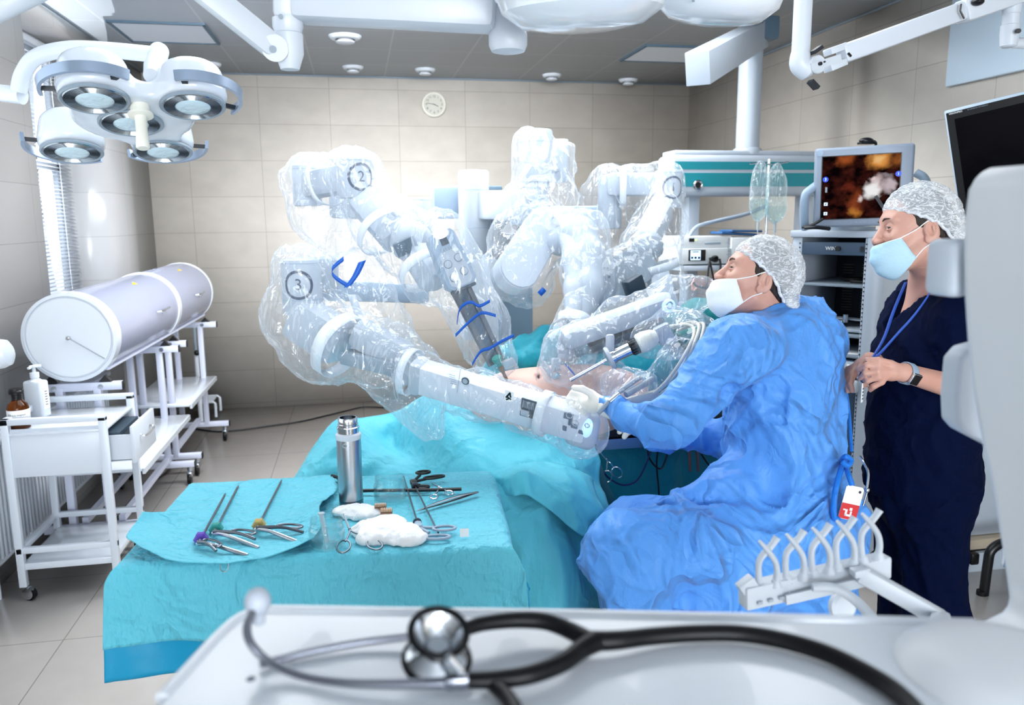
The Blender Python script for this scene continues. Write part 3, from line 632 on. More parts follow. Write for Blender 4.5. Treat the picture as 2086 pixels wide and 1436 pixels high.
curved_text('72% p-p mepuco', .011, c, .0442, .066, -1.40, t); curved_text('amon manu', .009, c, .0442, .052, -1.40, t)
c = W(82, 868, 3.86); c[2] = .749
t = thing('pump_bottle', 'white plastic pump dispenser bottle standing behind the brown bottle', 'bottle', c)
RB = rotz(-.3)
MB().box(c+V3(0, 0, .085), (.088, .06, .17), RB, bev=.012, seg=3).done('body', M['white_plastic'], t)
MB().box(c+RB@V3(.045, 0, .085), (.001, .04, .09), RB).done('label', M['paper'], t)
for i in range(6): put_text('IIIIIIIIIII', .006, c+RB@V3(.0462, 0, .12-.012*i), RB@np.column_stack([(0, 1, 0), (0, 0, 1), (1, 0, 0)]), 'label_print', M['slot'], t)
MB().lathe(c+V3(0, 0, .168), (0, 0, 1), [(.03, 0), (.016, .01), (.016, .014), (.019, .015), (.019, .038), (.008, .04), (.007, .062), (.018, .064), (.018, .07), (.008, .072)], 24).done('pump_collar', M['white_plastic'], t)
MB().bar(c+V3(.0, 0, .236), c+V3(-.012, -.03, .23), .010, .009).bar(c+V3(0, 0, .237), c+V3(.028, .01, .234), .018, .012, bev=.003).done('pump_spout', M['white_plastic'], t)

# cable and the little bench leg by the back wall
P = [(-1.36, 4.2, .006), (-1.36, 4.9, .006), (-1.28, 5.5, .006)]+[WZ(x, y, .006) for x, y in ((350, 870), (447, 879), (560, 866), (620, 857), (700, 838), (745, 829), (800, 834))]+[(.3, 6.3, .006), (.7, 5.6, .006)]
MB().tube(P, .0065, 8, k=8).done('floor_cable', M['cable_b'], label='black power cable snaking across the floor tiles by the back wall', cat='cable')
c = W(449, 826, 6.98); c[2] = 0
t = thing('step_stool', 'low white metal frame standing against the back wall behind the drum stand', 'stool', c-V3(.2, 0, 0))
for nm, yy in (('side_frame', 6.98), ('side_frame', 6.75)):
    MB().tube([(c[0], yy, .01), (c[0], yy, .125), (c[0]-.015, yy, .14), (c[0]-.38, yy, .14), (c[0]-.395, yy, .125), (c[0]-.395, yy, .01)], .012, 8).done(nm, M['white'], t)
MB().box((c[0]-.2, 6.865, .142), (.36, .26, .012)).done('tread', M['white_plastic'], t)
# grey drain rod on the radiator wall, near the drum stand
c = W(375, 700, 6.5); c[0] = -1.28
t = thing('drum_prop', 'thin grey hydraulic prop with a black knob under the far drum end', 'prop', (c[0], c[1], .0))
MB().cyl((c[0], c[1], .60), (c[0], c[1], .86), .012).done('rod', M['grey_m'], t); MB().cyl((c[0], c[1], .01), (c[0], c[1], .60), .018).done('sleeve', M['white'], t); MB().sph((c[0]+.01, c[1]-.02, .60), .022).done('knob', M['black'], t)
# ---------------------------------------------------------------- five-lens operating lamp, upper left
def onplane(px, py, c, n):
    d = ray(px, py); return CO+d*(((c-CO)@n)/(d@n))
LC = W(267, 248, 2.6); LN = nrm(V3(.06, -.30, -.95)); LX = nrm(CR-LN*(CR@LN)); LY = np.cross(LN, LX); LR = np.column_stack([LX, LY, LN])
LENS = [onplane(*p, LC, LN) for p in ((193, 199), (393, 213), (267, 248), (147, 306), (332, 306))]
t = thing('surgical_lamp', 'white five-lens surgical lamp on a curved arm in front of the window', 'surgical lamp', LC-V3(0, 0, .1))
def f(P):
    q = (P-LC)@LR; d = None
    for L in LENS:
        o = (L-LC)@LR; r = np.hypot(q[..., 0]-o[0], q[..., 1]-o[1])
        h = .115 if L is not LENS[2] else .06
        pod = smax(r-.100-.012*np.clip(q[..., 2]/.1, -1, 0), np.abs(q[..., 2]+h/2)-h/2, .035); d = pod if d is None else smin(d, pod, .05)
    ctr = smax(np.hypot(q[..., 0]-.01, q[..., 1])-.17, np.abs(q[..., 2]+.025)-.024, .02); d = smin(d, ctr, .04)
    return smax(d, q[..., 2]-.002, .006)
lo, hi = bounds(LENS, .20); sdf_obj('lamp_body', f, lo, hi, .0075, M['white_gloss'], t)
for i, L in enumerate(LENS):
    r = .084
    le = MB().lathe(L+LN*.001, LN, [(r+.006, 0), (r+.006, .006), (r+.002, .009), (r-.004, .006)], 48, False, False).done('lens_ring', M['grey_m'], t)
    pr = [(r-.003, .0065)]
    for k in range(9): rr = r-.006-k*.0042; pr += [(rr, .0095), (rr-.0021, .0036)]
    MB().lathe(L, LN, pr, 48, False, True).done('reflector', M['reflector'], le, 12)
    MB().lathe(L+LN*.004, LN, [(r*.58, .003), (r*.5, .008), (r*.3, .010), (r*.1, .0105)], 40).done('lens_glass', M['lens'], le)
    if i != 2:
        out = nrm(L-LC); out = nrm(out-LN*(out@LN)); sd = np.cross(LN, out); G = []
        for a in np.linspace(-1.25, 1.25, 24):
            d = out*math.cos(a)+sd*math.sin(a); e = .134
            G.append([L+d*(e+.004)+LN*-.008, L+d*(e+.008)+LN*-.035, L+d*(e-.002)+LN*-.036, L+d*(e-.006)+LN*-.008])
        hb = MB().rings(np.array(G)).done('grip_rail', M['silver'], t)
        for a in (-1.1, 1.1):
            d = out*math.cos(a)+sd*math.sin(a); MB().bar(L+d*.095+LN*-.022, L+d*.134+LN*-.022, .016, .012).done('rail_bracket', M['dark'], hb)
h0 = onplane(285, 214, LC, LN)
MB().lathe(h0, LN, [(.026, 0), (.026, .025), (.034, .027), (.034, .033), (.0165, .036), (.0155, .075), (.0185, .125), (.016, .13)], 28).done('sterile_handle', M['ivory'], t)
j = W(322, 112, 2.62)
arm = [W(-30, 186, 2.75), W(22, 194, 2.72), W(38, 186, 2.71), W(47, 150, 2.7), W(75, 116, 2.68), W(140, 100, 2.66), W(220, 102, 2.64), j]
MB().tube(spline(arm[2:], 8), .0235, 20).done('curved_arm', M['white_gloss'], t)
MB().cyl(arm[0], W(46, 195, 2.715), .026, n=24).done('arm_socket', M['white_gloss'], t)
dn = nrm(onplane(300, 182, LC, LN)-j)
MB().lathe(j-dn*.035, dn, [(.024, 0), (.028, .006), (.028, .055), (.026, .06), (.026, .12), (.029, .125), (.024, .17), (.022, .19)], 28).done('swivel_joint', M['white_plastic'], t)
ua = [W(150, -62, 2.3), W(70, -18, 2.3), W(-20, 25, 2.3), W(-130, 80, 2.5), W(-150, 110, 2.65), W(-150, 186, 2.75)]; MB().tube(spline(ua, 6), .03, 16).cyl((ua[0][0], ua[0][1], ua[0][2]-.03), (ua[0][0], ua[0][1], ZC), .04, n=20).done('upper_arm', M['white_plastic'], t); MB().cyl(ua[-1]+V3(0, 0, -.04), ua[-1]+V3(0, 0, .06), .034, n=20).cyl(ua[-1], arm[0], .026, n=20).done('arm_hub', M['white_plastic'], t)

# second lamp: boom beam, knuckle and shallow domes along the top edge of the frame
t = thing('surgical_lamp', 'big white boom beam and rounded lamp heads hanging along the top edge', 'surgical lamp', W(1035, 60, 2.0))
YB2 = 2.05
MB().bar(W(600, -12, YB2), W(1012, 8, YB2-.12), .10, .125, bev=.02).done('boom_beam', M['white'], t)
MB().bar(W(584, -55, YB2), W(585, 42, YB2), .075, .06, (1, 0, 0), .012).lathe(W(586, 38, YB2), (0, 0, -1), [(.036, 0), (.036, .02), (.031, .032)], 28).done('beam_post', M['white'], t)
kn = W(577, 93, YB2)
MB().lathe(W(587, 66, YB2), (0, 0, -1), [(.030, 0), (.034, .004), (.034, .05), (.022, .085)], 28).done('knuckle', M['white_plastic'], t)
dp = W(395, -35, YB2-.1); MB().bar(dp, W(560, 98, YB2-.03), .035, .058, bev=.010).cyl(W(560, 98, YB2-.05), W(560, 98, YB2+.0), .030, n=28).done('diagonal_arm', M['white_plastic'], t)
MB().cyl(W(556, 100, YB2-.055), W(556, 100, YB2-.045), .008).cyl(W(572, 33, YB2-.045), W(572, 33, YB2-.03), .005).done('cap_screw', M['grey_m'], t)
MB().lathe(W(1034, -20, 1.95), (0, 0, -1), [(.044, 0), (.044, .095), (.046, .1), (.046, .125), (.04, .138), (.028, .141)], 36).done('end_joint', M['white'], t)
for px, py, Y, r, nm in ((1185, 0, 1.72, .185, 'a'), (1462, -8, 1.85, .155, 'b')):
    c = W(px, py, Y); n = nrm(V3(.05 if nm == 'a' else -.06, .10, -1))
    hd = MB().lathe(c, n, [(r*.6, -.13), (r*.95, -.10), (r*1.02, -.05), (r, -.005), (r*.97, .0), (r*.93, .022), (r*.70, .052), (r*.4, .060), (r*.1, .061)], 48).done('lamp_head', M['dome'], t)
    MB().lathe(c, n, [(r*1.02, -.052), (r*1.035, -.046), (r*1.035, -.036), (r*1.02, -.03)], 48, False, False).done('bumper_ring', M['white_plastic'], hd)
    MB().cyl(c+n*.035+V3(-.10, -.10, 0), c+n*.038+V3(-.10, -.10, -.003), .003, n=10).done('head_screw', M['grey_m'], hd)
    MB().bar(c+V3(0, 0, .05), W(1034, -10, 1.95) if nm == 'a' else W(1185, -60, 1.8), .05, .03, bev=.008).done('head_bracket', M['white'], hd)

# lamp edge that peeks in at the left border
c = W(-8, 722, 3.0)
MB().lathe(c, (1, 0, .15), [(.052, -.05), (.052, .02), (.045, .04), (.028, .05), (.01, .053)], 28).bar(c, c+V3(-.22, 0, 0), .04, .04).bar(c+V3(-.2, 0, 0), (c[0]-.2, c[1], 0), .03, .03, (1, 0, 0)).done('exam_lamp', M['white_gloss'], label='rounded white lamp tip poking in from the left border', cat='lamp')

# ---------------------------------------------------------------- teal supply pendant
YP = 4.6
c = W(1522, 312, YP); t = thing('ceiling_supply_pendant', 'white ceiling pendant with two teal stripes and round column, behind the infusion bags', 'pendant', W(1505, 400, YP))
top = W(1527, 84, YP)
MB().cyl(c, (c[0], c[1], top[2]), .070, n=40).done('column', M['pend_w'], t)
MB().lathe(c, (0, 0, 1), [(.088, -.01), (.09, .01), (.082, .025), (.071, .03)], 40).done('column_foot', M['pend_w'], t)
MB().lathe((c[0], c[1], top[2]), (0, 0, 1), [(.071, -.04), (.088, -.035), (.088, 0), (.08, .01)], 40).done('column_collar', M['pend_w'], t)
ae = W(1421, 140, YP-1.0); MB().bar(ae, W(1545, 70, YP+.02), .115, .15, bev=.004).done('swing_arm', M['grey_l'], t)
MB().box(W(1545, 62, YP)+V3(0, 0, .0), (.17, .2, .13), bev=.012).done('arm_bearing', M['slate'], t)
k = W(1415, 82, YP-.6); MB().lathe((k[0], k[1], ZC), (0, 0, -1), [(.16, 0), (.17, .05), (.155, .11), (.12, .14)], 40).done('ceiling_canopy', M['canopy'], t)
MB().cyl((k[0]+.06, k[1]-.03, ZC-.12), (k[0]+.06, k[1]-.03, ZC-.22), .025).done('drop_pin', M['pend_w'], t)
L0, L1 = W(1352, 330, YP), W(1664, 322, YP); R = axes(V3(L1[0]-L0[0], L1[1]-L0[1], 0)); wd = np.linalg.norm(L1-L0); m_ = (L0+L1)/2
zt, zb = W(1500, 318, YP)[2], W(1500, 400, YP)[2]; hh = zt-zb; cc = V3(m_[0], m_[1], (zt+zb)/2)
MB().box(cc, (wd, .22, hh), R, bev=.03, seg=4).box(cc+V3(0, .01, hh/2+.012), (wd-.06, .19, .03), R, bev=.01).done('console_body', M['pend_w'], t)
for z0, z1 in ((.17, .36), (.44, .77)):
    MB().box(cc+R@V3(.0, -.111, hh/2-hh*(z0+z1)/2), (wd-.05, .004, hh*(z1-z0)), R).done('teal_stripe', M['teal_panel'], t)
g = W(1421, 377, YP-.118)
so = MB().lathe(g, (0, -1, 0), [(.030, 0), (.030, .008), (.024, .012), (.018, .010)], 28).done('gas_socket', M['chrome'], t); MB().lathe(g, (0, -1, 0), [(.018, .008), (.017, .0125)], 20).done('socket_core', M['black'], so)
for px in (1408, 1640):
    a = W(px, 400, YP); MB().box2((a[0]-.035, YP-.05, .95), (a[0]+.035, YP+.06, zb+.01), .004).done('drop_post', M['pend_w'], t)
MB().box2((W(1383, 540, YP-.25)[0], YP-.28, W(1400, 541, YP-.25)[2]-.03), (W(1650, 470, YP)[0], YP+.12, W(1400, 541, YP-.25)[2]), .004).done('device_shelf', M['grey_l'], t)

# ---------------------------------------------------------------- jointed monitor arm, upper right
YM = 2.5
t = thing('monitor_boom', 'white jointed ceiling arm with open round hinge, upper right corner', 'boom arm', W(1660, 130, YM))
a, b = W(1633, -40, YM), W(1631, 108, YM)
MB().cyl((b[0], b[1], a[2]), b, .0295, n=28).done('drop_tube', M['white'], t)
el = [b, b-V3(0, 0, .03), W(1636, 140, YM), W(1662, 152, YM-.01)]
MB().tube(spline([b, b+V3(0, 0, -.035), W(1645, 143, YM)], 6), [.031, .034, .036], 24).sph(W(1640, 137, YM), .036).done('elbow', M['white'], t)
hc = W(1666, 131, YM-.03); hn = V3(.10, -1, -.02)
MB().lathe(hc, hn, [(.028, -.02), (.030, 0), (.027, .004), (.022, .002)], 32).done('hinge_disc', M['white_plastic'], t)
d = nrm(W(1960, 18, YM)-W(1700, 128, YM)); upv = nrm(np.cross(np.cross(d, (0, 0, 1)), d)); RB = axes(d, (0, 0, 1))
MB().bar(hc+V3(0, -.005, 0)-d*.03, W(1712, 118, YM-.03), .01, .024).done('hinge_plate', M['white_plastic'], t)
for s in (-1, 1): MB().bar(W(1685, 128+s*17-4, YM), W(1718, 115+s*16-4, YM), .05, .022, bev=.003).done('fork', M['white_plastic'], t)
MB().cyl(hc+hn*.005, hc+hn*.016, .006).cyl(hc+hn*.005+d*.018, hc+hn*.012+d*.018, .003).done('hinge_bolt', M['dark'], t)
for s, e in ((W(1655, 108, YM-.03), W(1672, 96, YM-.03)), (W(1650, 165, YM-.03), W(1664, 180, YM-.03))): MB().bar(s, e, .03, .012).done('dust_flap', M['dark'], t)
MB().bar(W(1712, 112, YM), W(1962, 22, YM), .06, .062, bev=.012).done('spring_arm', M['white'], t)
MB().bar(W(1955, 26, YM), W(2120, -30, YM), .075, .075, bev=.014).done('upper_joint', M['white_plastic'], t)
MB().tube([W(1958, 8, YM-.045), W(1956, 22, YM-.045), W(1964, 38, YM-.045)], .003, 8).done('joint_seam', M['black'], t)
MB().sph(W(1992, 4, YM-.05), (.02, .02, .012)).done('cable_grommet', M['black'], t)
MB().bar(W(1728, 108, YM-.034), W(1734, 115, YM-.034), .004, .006).done('arm_slot', M['black'], t)
q = W(2062, 10, YM); MB().lathe(q, (0, 0, -1), [(.03, 0), (.03, .03), (.027, .032), (.027, .065), (.030, .067), (.030, .10), (.027, .135), (.02, .14)], 28).cyl(W(2060, 88, YM), W(2110, 88, YM), .018).done('end_swivel', M['white_plastic'], t)
MB().cyl(W(2073, 63, YM-.03), W(2075, 63, YM-.05), .008).done('swivel_knob', M['dark'], t)

# big dark wall monitor on the right
m0, m1, m2 = W(1924, 226, 2.62), W(2110, 180, 2.42), W(1957, 425, 2.60)
ex = nrm(m1-m0); ez = nrm((m0-m2)-ex*((m0-m2)@ex)); ey = np.cross(ez, ex); R = np.column_stack([ex, ey, ez]); wd = .62; hh = .40
cc = m0+ex*wd/2-ez*hh/2
t = thing('surgical_monitor', 'large black wide monitor with pale thin frame at the right border', 'monitor', cc-ez*hh/2)
MB().box(cc, (wd, .04, hh), R, bev=.006).done('housing', M['lightframe'], t)
MB().box(cc-ey*.0195, (wd-.012, .004, hh-.02), R).done('bezel', M['black'], t)
MB().box(cc-ey*.022-ez*.004, (wd-.06, .002, hh-.065), R).done('screen', M['screen_off'], t)
put_text('VISIONPRO', .0085, m0+ex*.036-ez*.0155-ey*.023, np.column_stack([ex, ez, -ey]), 'bezel_print', M['paper'], t)
put_text('26 SURGICAL HD DISPLAY', .0055, m0+ex*.105-ez*.0155-ey*.023, np.column_stack([ex, ez, -ey]), 'bezel_print', M['grey_m'], t)
MB().box(cc+ey*.06, (.2, .1, .2), R, bev=.01).bar(cc+ey*.1, cc+ey*.14+V3(.15, .1, .75), .06, .06).done('rear_mount', M['grey_l'], t)
# small framed panel on the right wall
q = W(2050, 45, 3.25); MB().box2((XR-.03, q[1]+.0, q[2]-.2), (XR-.002, q[1]+.5, q[2]+.25), .004).done('wall_light_box', M['lightframe'], label='pale framed panel on the right wall behind the boom swivel', cat='wall panel')
# ---------------------------------------------------------------- four-armed surgical robot
def ribbon(pts, wdir, w, k=6, t=.0015):
    P = spline(pts, k); wd = nrm(wdir)*w/2; return np.array([[p-wd, p+wd] for p in P])
def wrap_text(s, size, c, axisr, ang, z, par, nm, m, dx=0, ring=None):   # printed on an upright cylinder of radius axisr
    v, f = text_mesh(s, size, (0, 0, 0), I3, 'x', None, None, ext=.0003) if s else (None, None)
    if ring:
        r0, r1 = ring; q = np.linspace(0, 2*math.pi, 49)[:-1]; v = np.array([[r*math.cos(a), r*math.sin(a), .0004] for r in (r0, r1) for a in q]); n = 48; f = [(i, (i+1) % n, n+(i+1) % n, n+i) for i in range(n)]
    v2 = np.array([[c[0]+(axisr+.0008+p[2])*math.cos(ang+p[0]/axisr), c[1]+(axisr+.0008+p[2])*math.sin(ang+p[0]/axisr), z+p[1]] for p in v]); mesh_obj(nm, v2, f, m, par, 0)
def seamed_cyl(par, nm, p0, p1, r, seams, m='robot_w', bev=.008):
    o = MB().cyl(p0, p1, r, n=40, bev=bev).done(nm, M[m], par)
    for s in seams:
        q = np.asarray(p0)+(np.asarray(p1)-np.asarray(p0))*s; MB().torus(q, np.asarray(p1)-np.asarray(p0), r-.0004, .0014, 40, 6).done('seam', M['grey_b'], o)
    return o
robot = thing('surgical_robot', 'white four-armed surgical robot behind the table, arms numbered 1, 2 and 3', 'surgical robot', (W(1020, 700, 4.3)[0], 4.3, 0))
q0, q1 = W(1008, 585, 4.3), W(1076, 585, 4.3)
MB().box2((q0[0], 4.22, .25), (q1[0]+.01, 4.5, q0[2]), .012).done('column', M['column'], robot)
MB().box2((q0[0]-.02, 4.28, q0[2]), (q1[0]+.02, 4.55, W(1000, 446, 4.3)[2]), .01).done('upper_column', M['dark_slate'], robot)
MB().box2((q0[0]-.01, 4.2, q0[2]-.02), (q0[0]+.03, 4.3, W(1000, 446, 4.3)[2])).done('column_track', M['black'], robot)
MB().box2((q0[0]-.3, 4.0, .06), (q1[0]+.3, 5.0, .26), .04).done('cart_base', M['grey_l'], robot)
for sx in (-.22, .22):
    for sy in (4.15, 4.85): MB().cyl(((q0[0]+q1[0])/2+sx-.03, sy, .06), ((q0[0]+q1[0])/2+sx+.03, sy, .06), .06, n=24, bev=.008).done('wheel', M['rubber'], robot)
p0, p1 = W(965, 347, 4.1), W(967, 528, 4.1)
seamed_cyl(robot, 'setup_post', (p1[0], p1[1], p1[2]), (p1[0], p1[1], p0[2]), .079, (.36, .78), bev=.012)
MB().box2((W(938, 530, 4.1)[0], 4.02, 1.0), (W(1007, 530, 4.1)[0], 4.2, W(960, 526, 4.1)[2]), .01).done('post_bracket', M['robot_w'], robot)
MB().box2((W(881, 400, 4.25)[0], 4.2, W(881, 446, 4.25)[2]), (W(938, 400, 4.25)[0], 4.42, W(881, 379, 4.25)[2]), .018).done('shoulder_box', M['grey_b'], robot)
MB().box2((W(990, 400, 4.4)[0], 4.35, W(990, 560, 4.4)[2]), (W(1021, 400, 4.4)[0], 4.5, W(990, 379, 4.4)[2]), .012).done('back_plate', M['slate'], robot)
MB().bar(W(988, 418, 4.08), W(1100, 418, 3.75), .14, .145, bev=.014).done('camera_setup_link', M['robot_w'], robot)
p0, p1 = W(851, 402, 4.0), W(851, 470, 4.0); seamed_cyl(robot, 'setup_post', (p1[0], p1[1], p1[2]-.1), (p1[0], p1[1], p0[2]), .071, (.95,), bev=.01)
MB().bar(W(852, 432, 4.0), W(690, 420, 3.55), .12, .10, bev=.014).done('setup_link', M['grey_l'], robot)
MB().bar(W(855, 600, 4.1), W(650, 590, 3.35), .12, .09, bev=.014).done('setup_link', M['grey_b'], robot)
MB().bar(W(1050, 440, 4.25), W(1250, 440, 3.8), .12, .10, bev=.014).done('setup_link', M['grey_b'], robot)

# arm 2
a2 = mesh_obj('arm', *(lambda b: (np.concatenate(b.v), b.f))(MB().bar(W(628, 378, 3.5), W(720, 362, 3.27), .11, .11, bev=.02)), M['robot_w'], robot)
h0 = W(722, 322, 3.25); h1 = W(722, 404, 3.25); hub2 = seamed_cyl(a2, 'hub', (h0[0], h0[1], h1[2]), h0, .074, (.93,), bev=.01)
ang = math.atan2(-1, .02)+.30
wrap_text('2', .058, h0, .074, ang, (h0[2]+h1[2])/2+.002, a2, 'numeral', M['numeral']); wrap_text('', 0, h0, .074, ang, (h0[2]+h1[2])/2+.002, a2, 'numeral_ring', M['numeral'], ring=(.044, .054))
s0 = W(623, 336, 3.5); s1 = W(623, 420, 3.5); seamed_cyl(a2, 'shoulder', (s0[0], s0[1], s1[2]), s0, .060, (.9,))
MB().bar(W(738, 405, 3.24), W(812, 490, 3.10), .135, .125, (1, 0, .6), .03).done('upper_link', M['robot_w'], a2)
MB().sph(W(838, 492, 3.06), (.085, .075, .08)).done('elbow', M['robot_w'], a2)
MB().bar(W(806, 512, 2.97), W(848, 492, 2.97), .012, .055, (0, -.3, 1)).done('elbow_window', M['slate'], a2)
MB().bar(W(845, 505, 3.04), W(892, 580, 2.93), .11, .11, bev=.03).done('fore_link', M['robot_w'], a2)
def carriage(par, top, bot, wd, face, buttons=True):
    # instrument carriage: rounded slab with a keypad, running on a pair of dark rails
    d = nrm(bot-top); face = nrm(face-d*(face@d)); sd = np.cross(face, d); R = np.column_stack([sd, d, face]); L = np.linalg.norm(bot-top); c = (top+bot)/2
    out = [(-.34, -.5), (.34, -.5), (.44, -.42), (.5, .1), (.5, .40), (.30, .5), (-.30, .5), (-.5, .40), (-.5, .1), (-.44, -.42)]
    o = MB().prism([(x*wd, y*L) for x, y in out], c-face*.03, R, .055).done('carriage', M['grey_b'], par)
    o2 = MB().prism([(x*wd*.78, y*L*.62+L*.14) for x, y in out], c+face*.0252, R, .002).done('keypad_plate', M['grey_l'], o)
    for x, y in ((-.2, .04), (.2, .0), (-.2, .28), (.2, .24)):
        MB().lathe(c+R@V3(x*wd, y*L, .0275), face, [(.0135, 0), (.0135, .002), (.011, .003)], 20).done('key', M['grey_l'], o)
        MB().torus(c+R@V3(x*wd, y*L, .0275), face, .0145, .0009, 20, 5).done('key_ring', M['slate'], o)
    for i in range(6): MB().box(c+R@V3((i-2.5)*.085*wd, -.16*L, .0255), (.0035, .03, .002), R).done('vent_slot', M['grey_m'], o)
    MB().box(c+R@V3(0, -.33*L, .0255), (.028, .026, .003), R, bev=.002).done('latch', M['dark_slate'], o)
    MB().sph(c+R@V3(0, -.47*L, .02), (.03, .02, .018), R).done('status_lamp', M['led_w'], o)
    MB().box(c+R@V3(0, .50*L, .005), (wd*.8, .012, .05), R, bev=.004).done('carriage_lip', M['dark_slate'], o)
    return R
t2, b2 = W(893, 475, 2.83), W(943, 588, 2.80); RC = carriage(a2, t2, b2, .112, V3(.1, -1, .35))
ra, rb = W(938, 588, 2.83), W(1012, 740, 2.76)
for s in (-.028, .028): MB().bar(ra+RC[:, 0]*s, rb+RC[:, 0]*s*.8, .016, .03, RC[:, 2]).done('rail', M['dsteel'], a2)
MB().bar(ra-RC[:, 2]*.01, rb-RC[:, 2]*.01, .05, .012, RC[:, 2]).done('rail_bed', M['slate'], a2)
MB().bar(W(918, 578, 2.86), W(1000, 725, 2.80), .03, .02, RC[:, 2]).done('side_rail', M['grey_m'], a2)
tc = W(1015, 737, 2.72); td = nrm(W(1033, 776, 2.74)-W(1017, 742, 2.72))
tro = MB().lathe(tc-td*.02, td, [(.006, 0), (.017, .0), (.019, .006), (.017, .016), (.011, .02), (.009, .036)], 24).done('trocar_cap', M['green'], a2)
MB().cyl(tc+td*.01, tc+td*.085, .0062, n=14).lathe(tc+td*.02, td, [(.009, 0), (.011, .012), (.006, .03)], 16).done('cannula', M['copper'], tro)
MB().box(W(1032, 742, 2.76), (.05, .03, .07), RC, bev=.006).bar(W(1040, 730, 2.75), W(1053, 750, 2.76), .012, .012).done('cannula_mount', M['frost'], a2)

# arm 3
a3 = mesh_obj('arm', *(lambda b: (np.concatenate(b.v), b.f))(MB().bar(W(604, 640, 3.06), W(702, 704, 2.93), .14, .165, bev=.03)), M['robot_w'], robot)
h0 = W(612, 527, 3.05); h1 = W(608, 640, 3.05); seamed_cyl(a3, 'hub', (h0[0], h0[1], h1[2]), h0, .074, (.93, .28), bev=.01)
ang = math.atan2(-1, .02)-.12; zc = W(606, 580, 3.0)[2]
wrap_text('3', .058, h0, .074, ang, zc, a3, 'numeral', M['numeral']); wrap_text('', 0, h0, .074, ang, zc, a3, 'numeral_ring', M['numeral'], ring=(.044, .054))
MB().bar(W(615, 560, 3.1), W(668, 560, 3.3), .12, .14, bev=.03).done('shoulder', M['robot_w'], a3)
MB().bar(W(722, 672, 2.90), W(835, 735, 2.80), .10, .115, bev=.035).done('elbow', M['robot_w'], a3)
MB().bar(W(702, 725, 2.88), W(815, 752, 2.78), .08, .05, bev=.01).done('elbow_underside', M['grey_m'], a3)
MB().box(W(828, 748, 2.72), (.07, .08, .12), axes(W(1195, 866, 2.36)-W(850, 762, 2.62)), bev=.02).done('wrist_joint', M['robot_w'], a3)
i0, i1 = W(842, 762, 2.62), W(1200, 868, 2.33); di = nrm(i1-i0); RI = axes(di, (0, -.35, 1)); fy = -RI[:, 1]
if fy[1] > 0: fy = -fy
MB().bar(i0, i1, .075, .108, RI[:, 2], bev=.012).done('insertion_arm', M['arm_pale'], a3)
MB().box(i0+di*.02, (.05, .088, .122), RI, bev=.02).done('arm_collar', M['robot_w'], a3)
SF = np.column_stack([RI[:, 0], RI[:, 2], np.cross(RI[:, 0], RI[:, 2])])       # right-handed print frame; its z must face out
def onarm(px, py, off=.0385):
    c = i0+fy*off; d = ray(px, py); return CO+d*(((c-CO)@fy)/(d@fy))
k = onarm(948, 776); MB().torus(k, fy, .0105, .0032, 28, 8).done('button_ring', M['slate'], a3); MB().lathe(k, fy, [(.009, 0), (.009, .003)], 20).done('button', M['grey_l'], a3)
if SF[:, 2]@fy < 0: SF = np.column_stack([SF[:, 0], SF[:, 1], SF[:, 2]])
for r_ in range(5): MB().box(onarm(921+.8*r_, 764+4.5*r_), (.022-.002*(r_ % 2), .002, .0012), axes(di, RI[:, 2])).done('print_line', M['grey_b'], a3)
k = onarm(1037, 807); MB().box(k, (.030, .002, .040), RI).done('label', M['paper'], a3)
for dx, dz, w_, h_, a_ in ((-.003, .004, .006, .026, .5), (.004, .006, .005, .018, -.3), (0, -.006, .018, .005, .4), (-.004, -.012, .010, .005, -.6)): MB().box(k+RI@V3(dx, 0, dz)+fy*.0014, (w_, .001, h_), RI@roty(a_)).done('label_mark', M['dark'], a3)
k = onarm(1076, 832); MB().box(k, (.05, .004, .066), RI, bev=.001).done('code_window', M['dark_slate'], a3)
for i in range(8): MB().box(k+RI@V3(-.018+i*.005, 0, .014)+fy*.003, (.0016 if i % 3 else .003, .001, .026), RI).done('code_bar', M['grey_l'], a3)
MB().box(k+RI@V3(-.008, 0, -.018)+fy*.004, (.028, .006, .022), RI, bev=.003).done('window_latch', M['robot_w'], a3)
MB().bar(onarm(938, 752, .039), onarm(931, 800, .039), .001, .0012).done('panel_seam', M['grey_m'], a3)
e = i1-di*.02; hd = MB().box(e-RI[:, 2]*.018, (.105, .07, .125), RI, bev=.028, seg=3).done('arm_head', M['robot_w'], a3)
for px, py, w_, h_ in ((1158, 848, .03, .022), (1170, 868, .022, .016), (1150, 872, .014, .018), (1184, 880, .018, .014), (1162, 858, .012, .03)): MB().box(onarm(px, py, .0375), (w_, .006, h_), RI, bev=.002).done('adapter_tile', M['slot'], hd)
for px, py in ((1160, 846), (1172, 862)): MB().torus(onarm(px, py, .040), fy, .010, .0018, 16, 6).done('adapter_ring', M['grey_l'], hd)
MB().sph(onarm(1196, 872, .03), (.018, .014, .036), RI).done('blue_lamp', M['led_b'], hd); MB().torus(onarm(1196, 867, .048), fy, .007, .0018, 20, 6).done('lamp_button', M['grey_b'], hd)

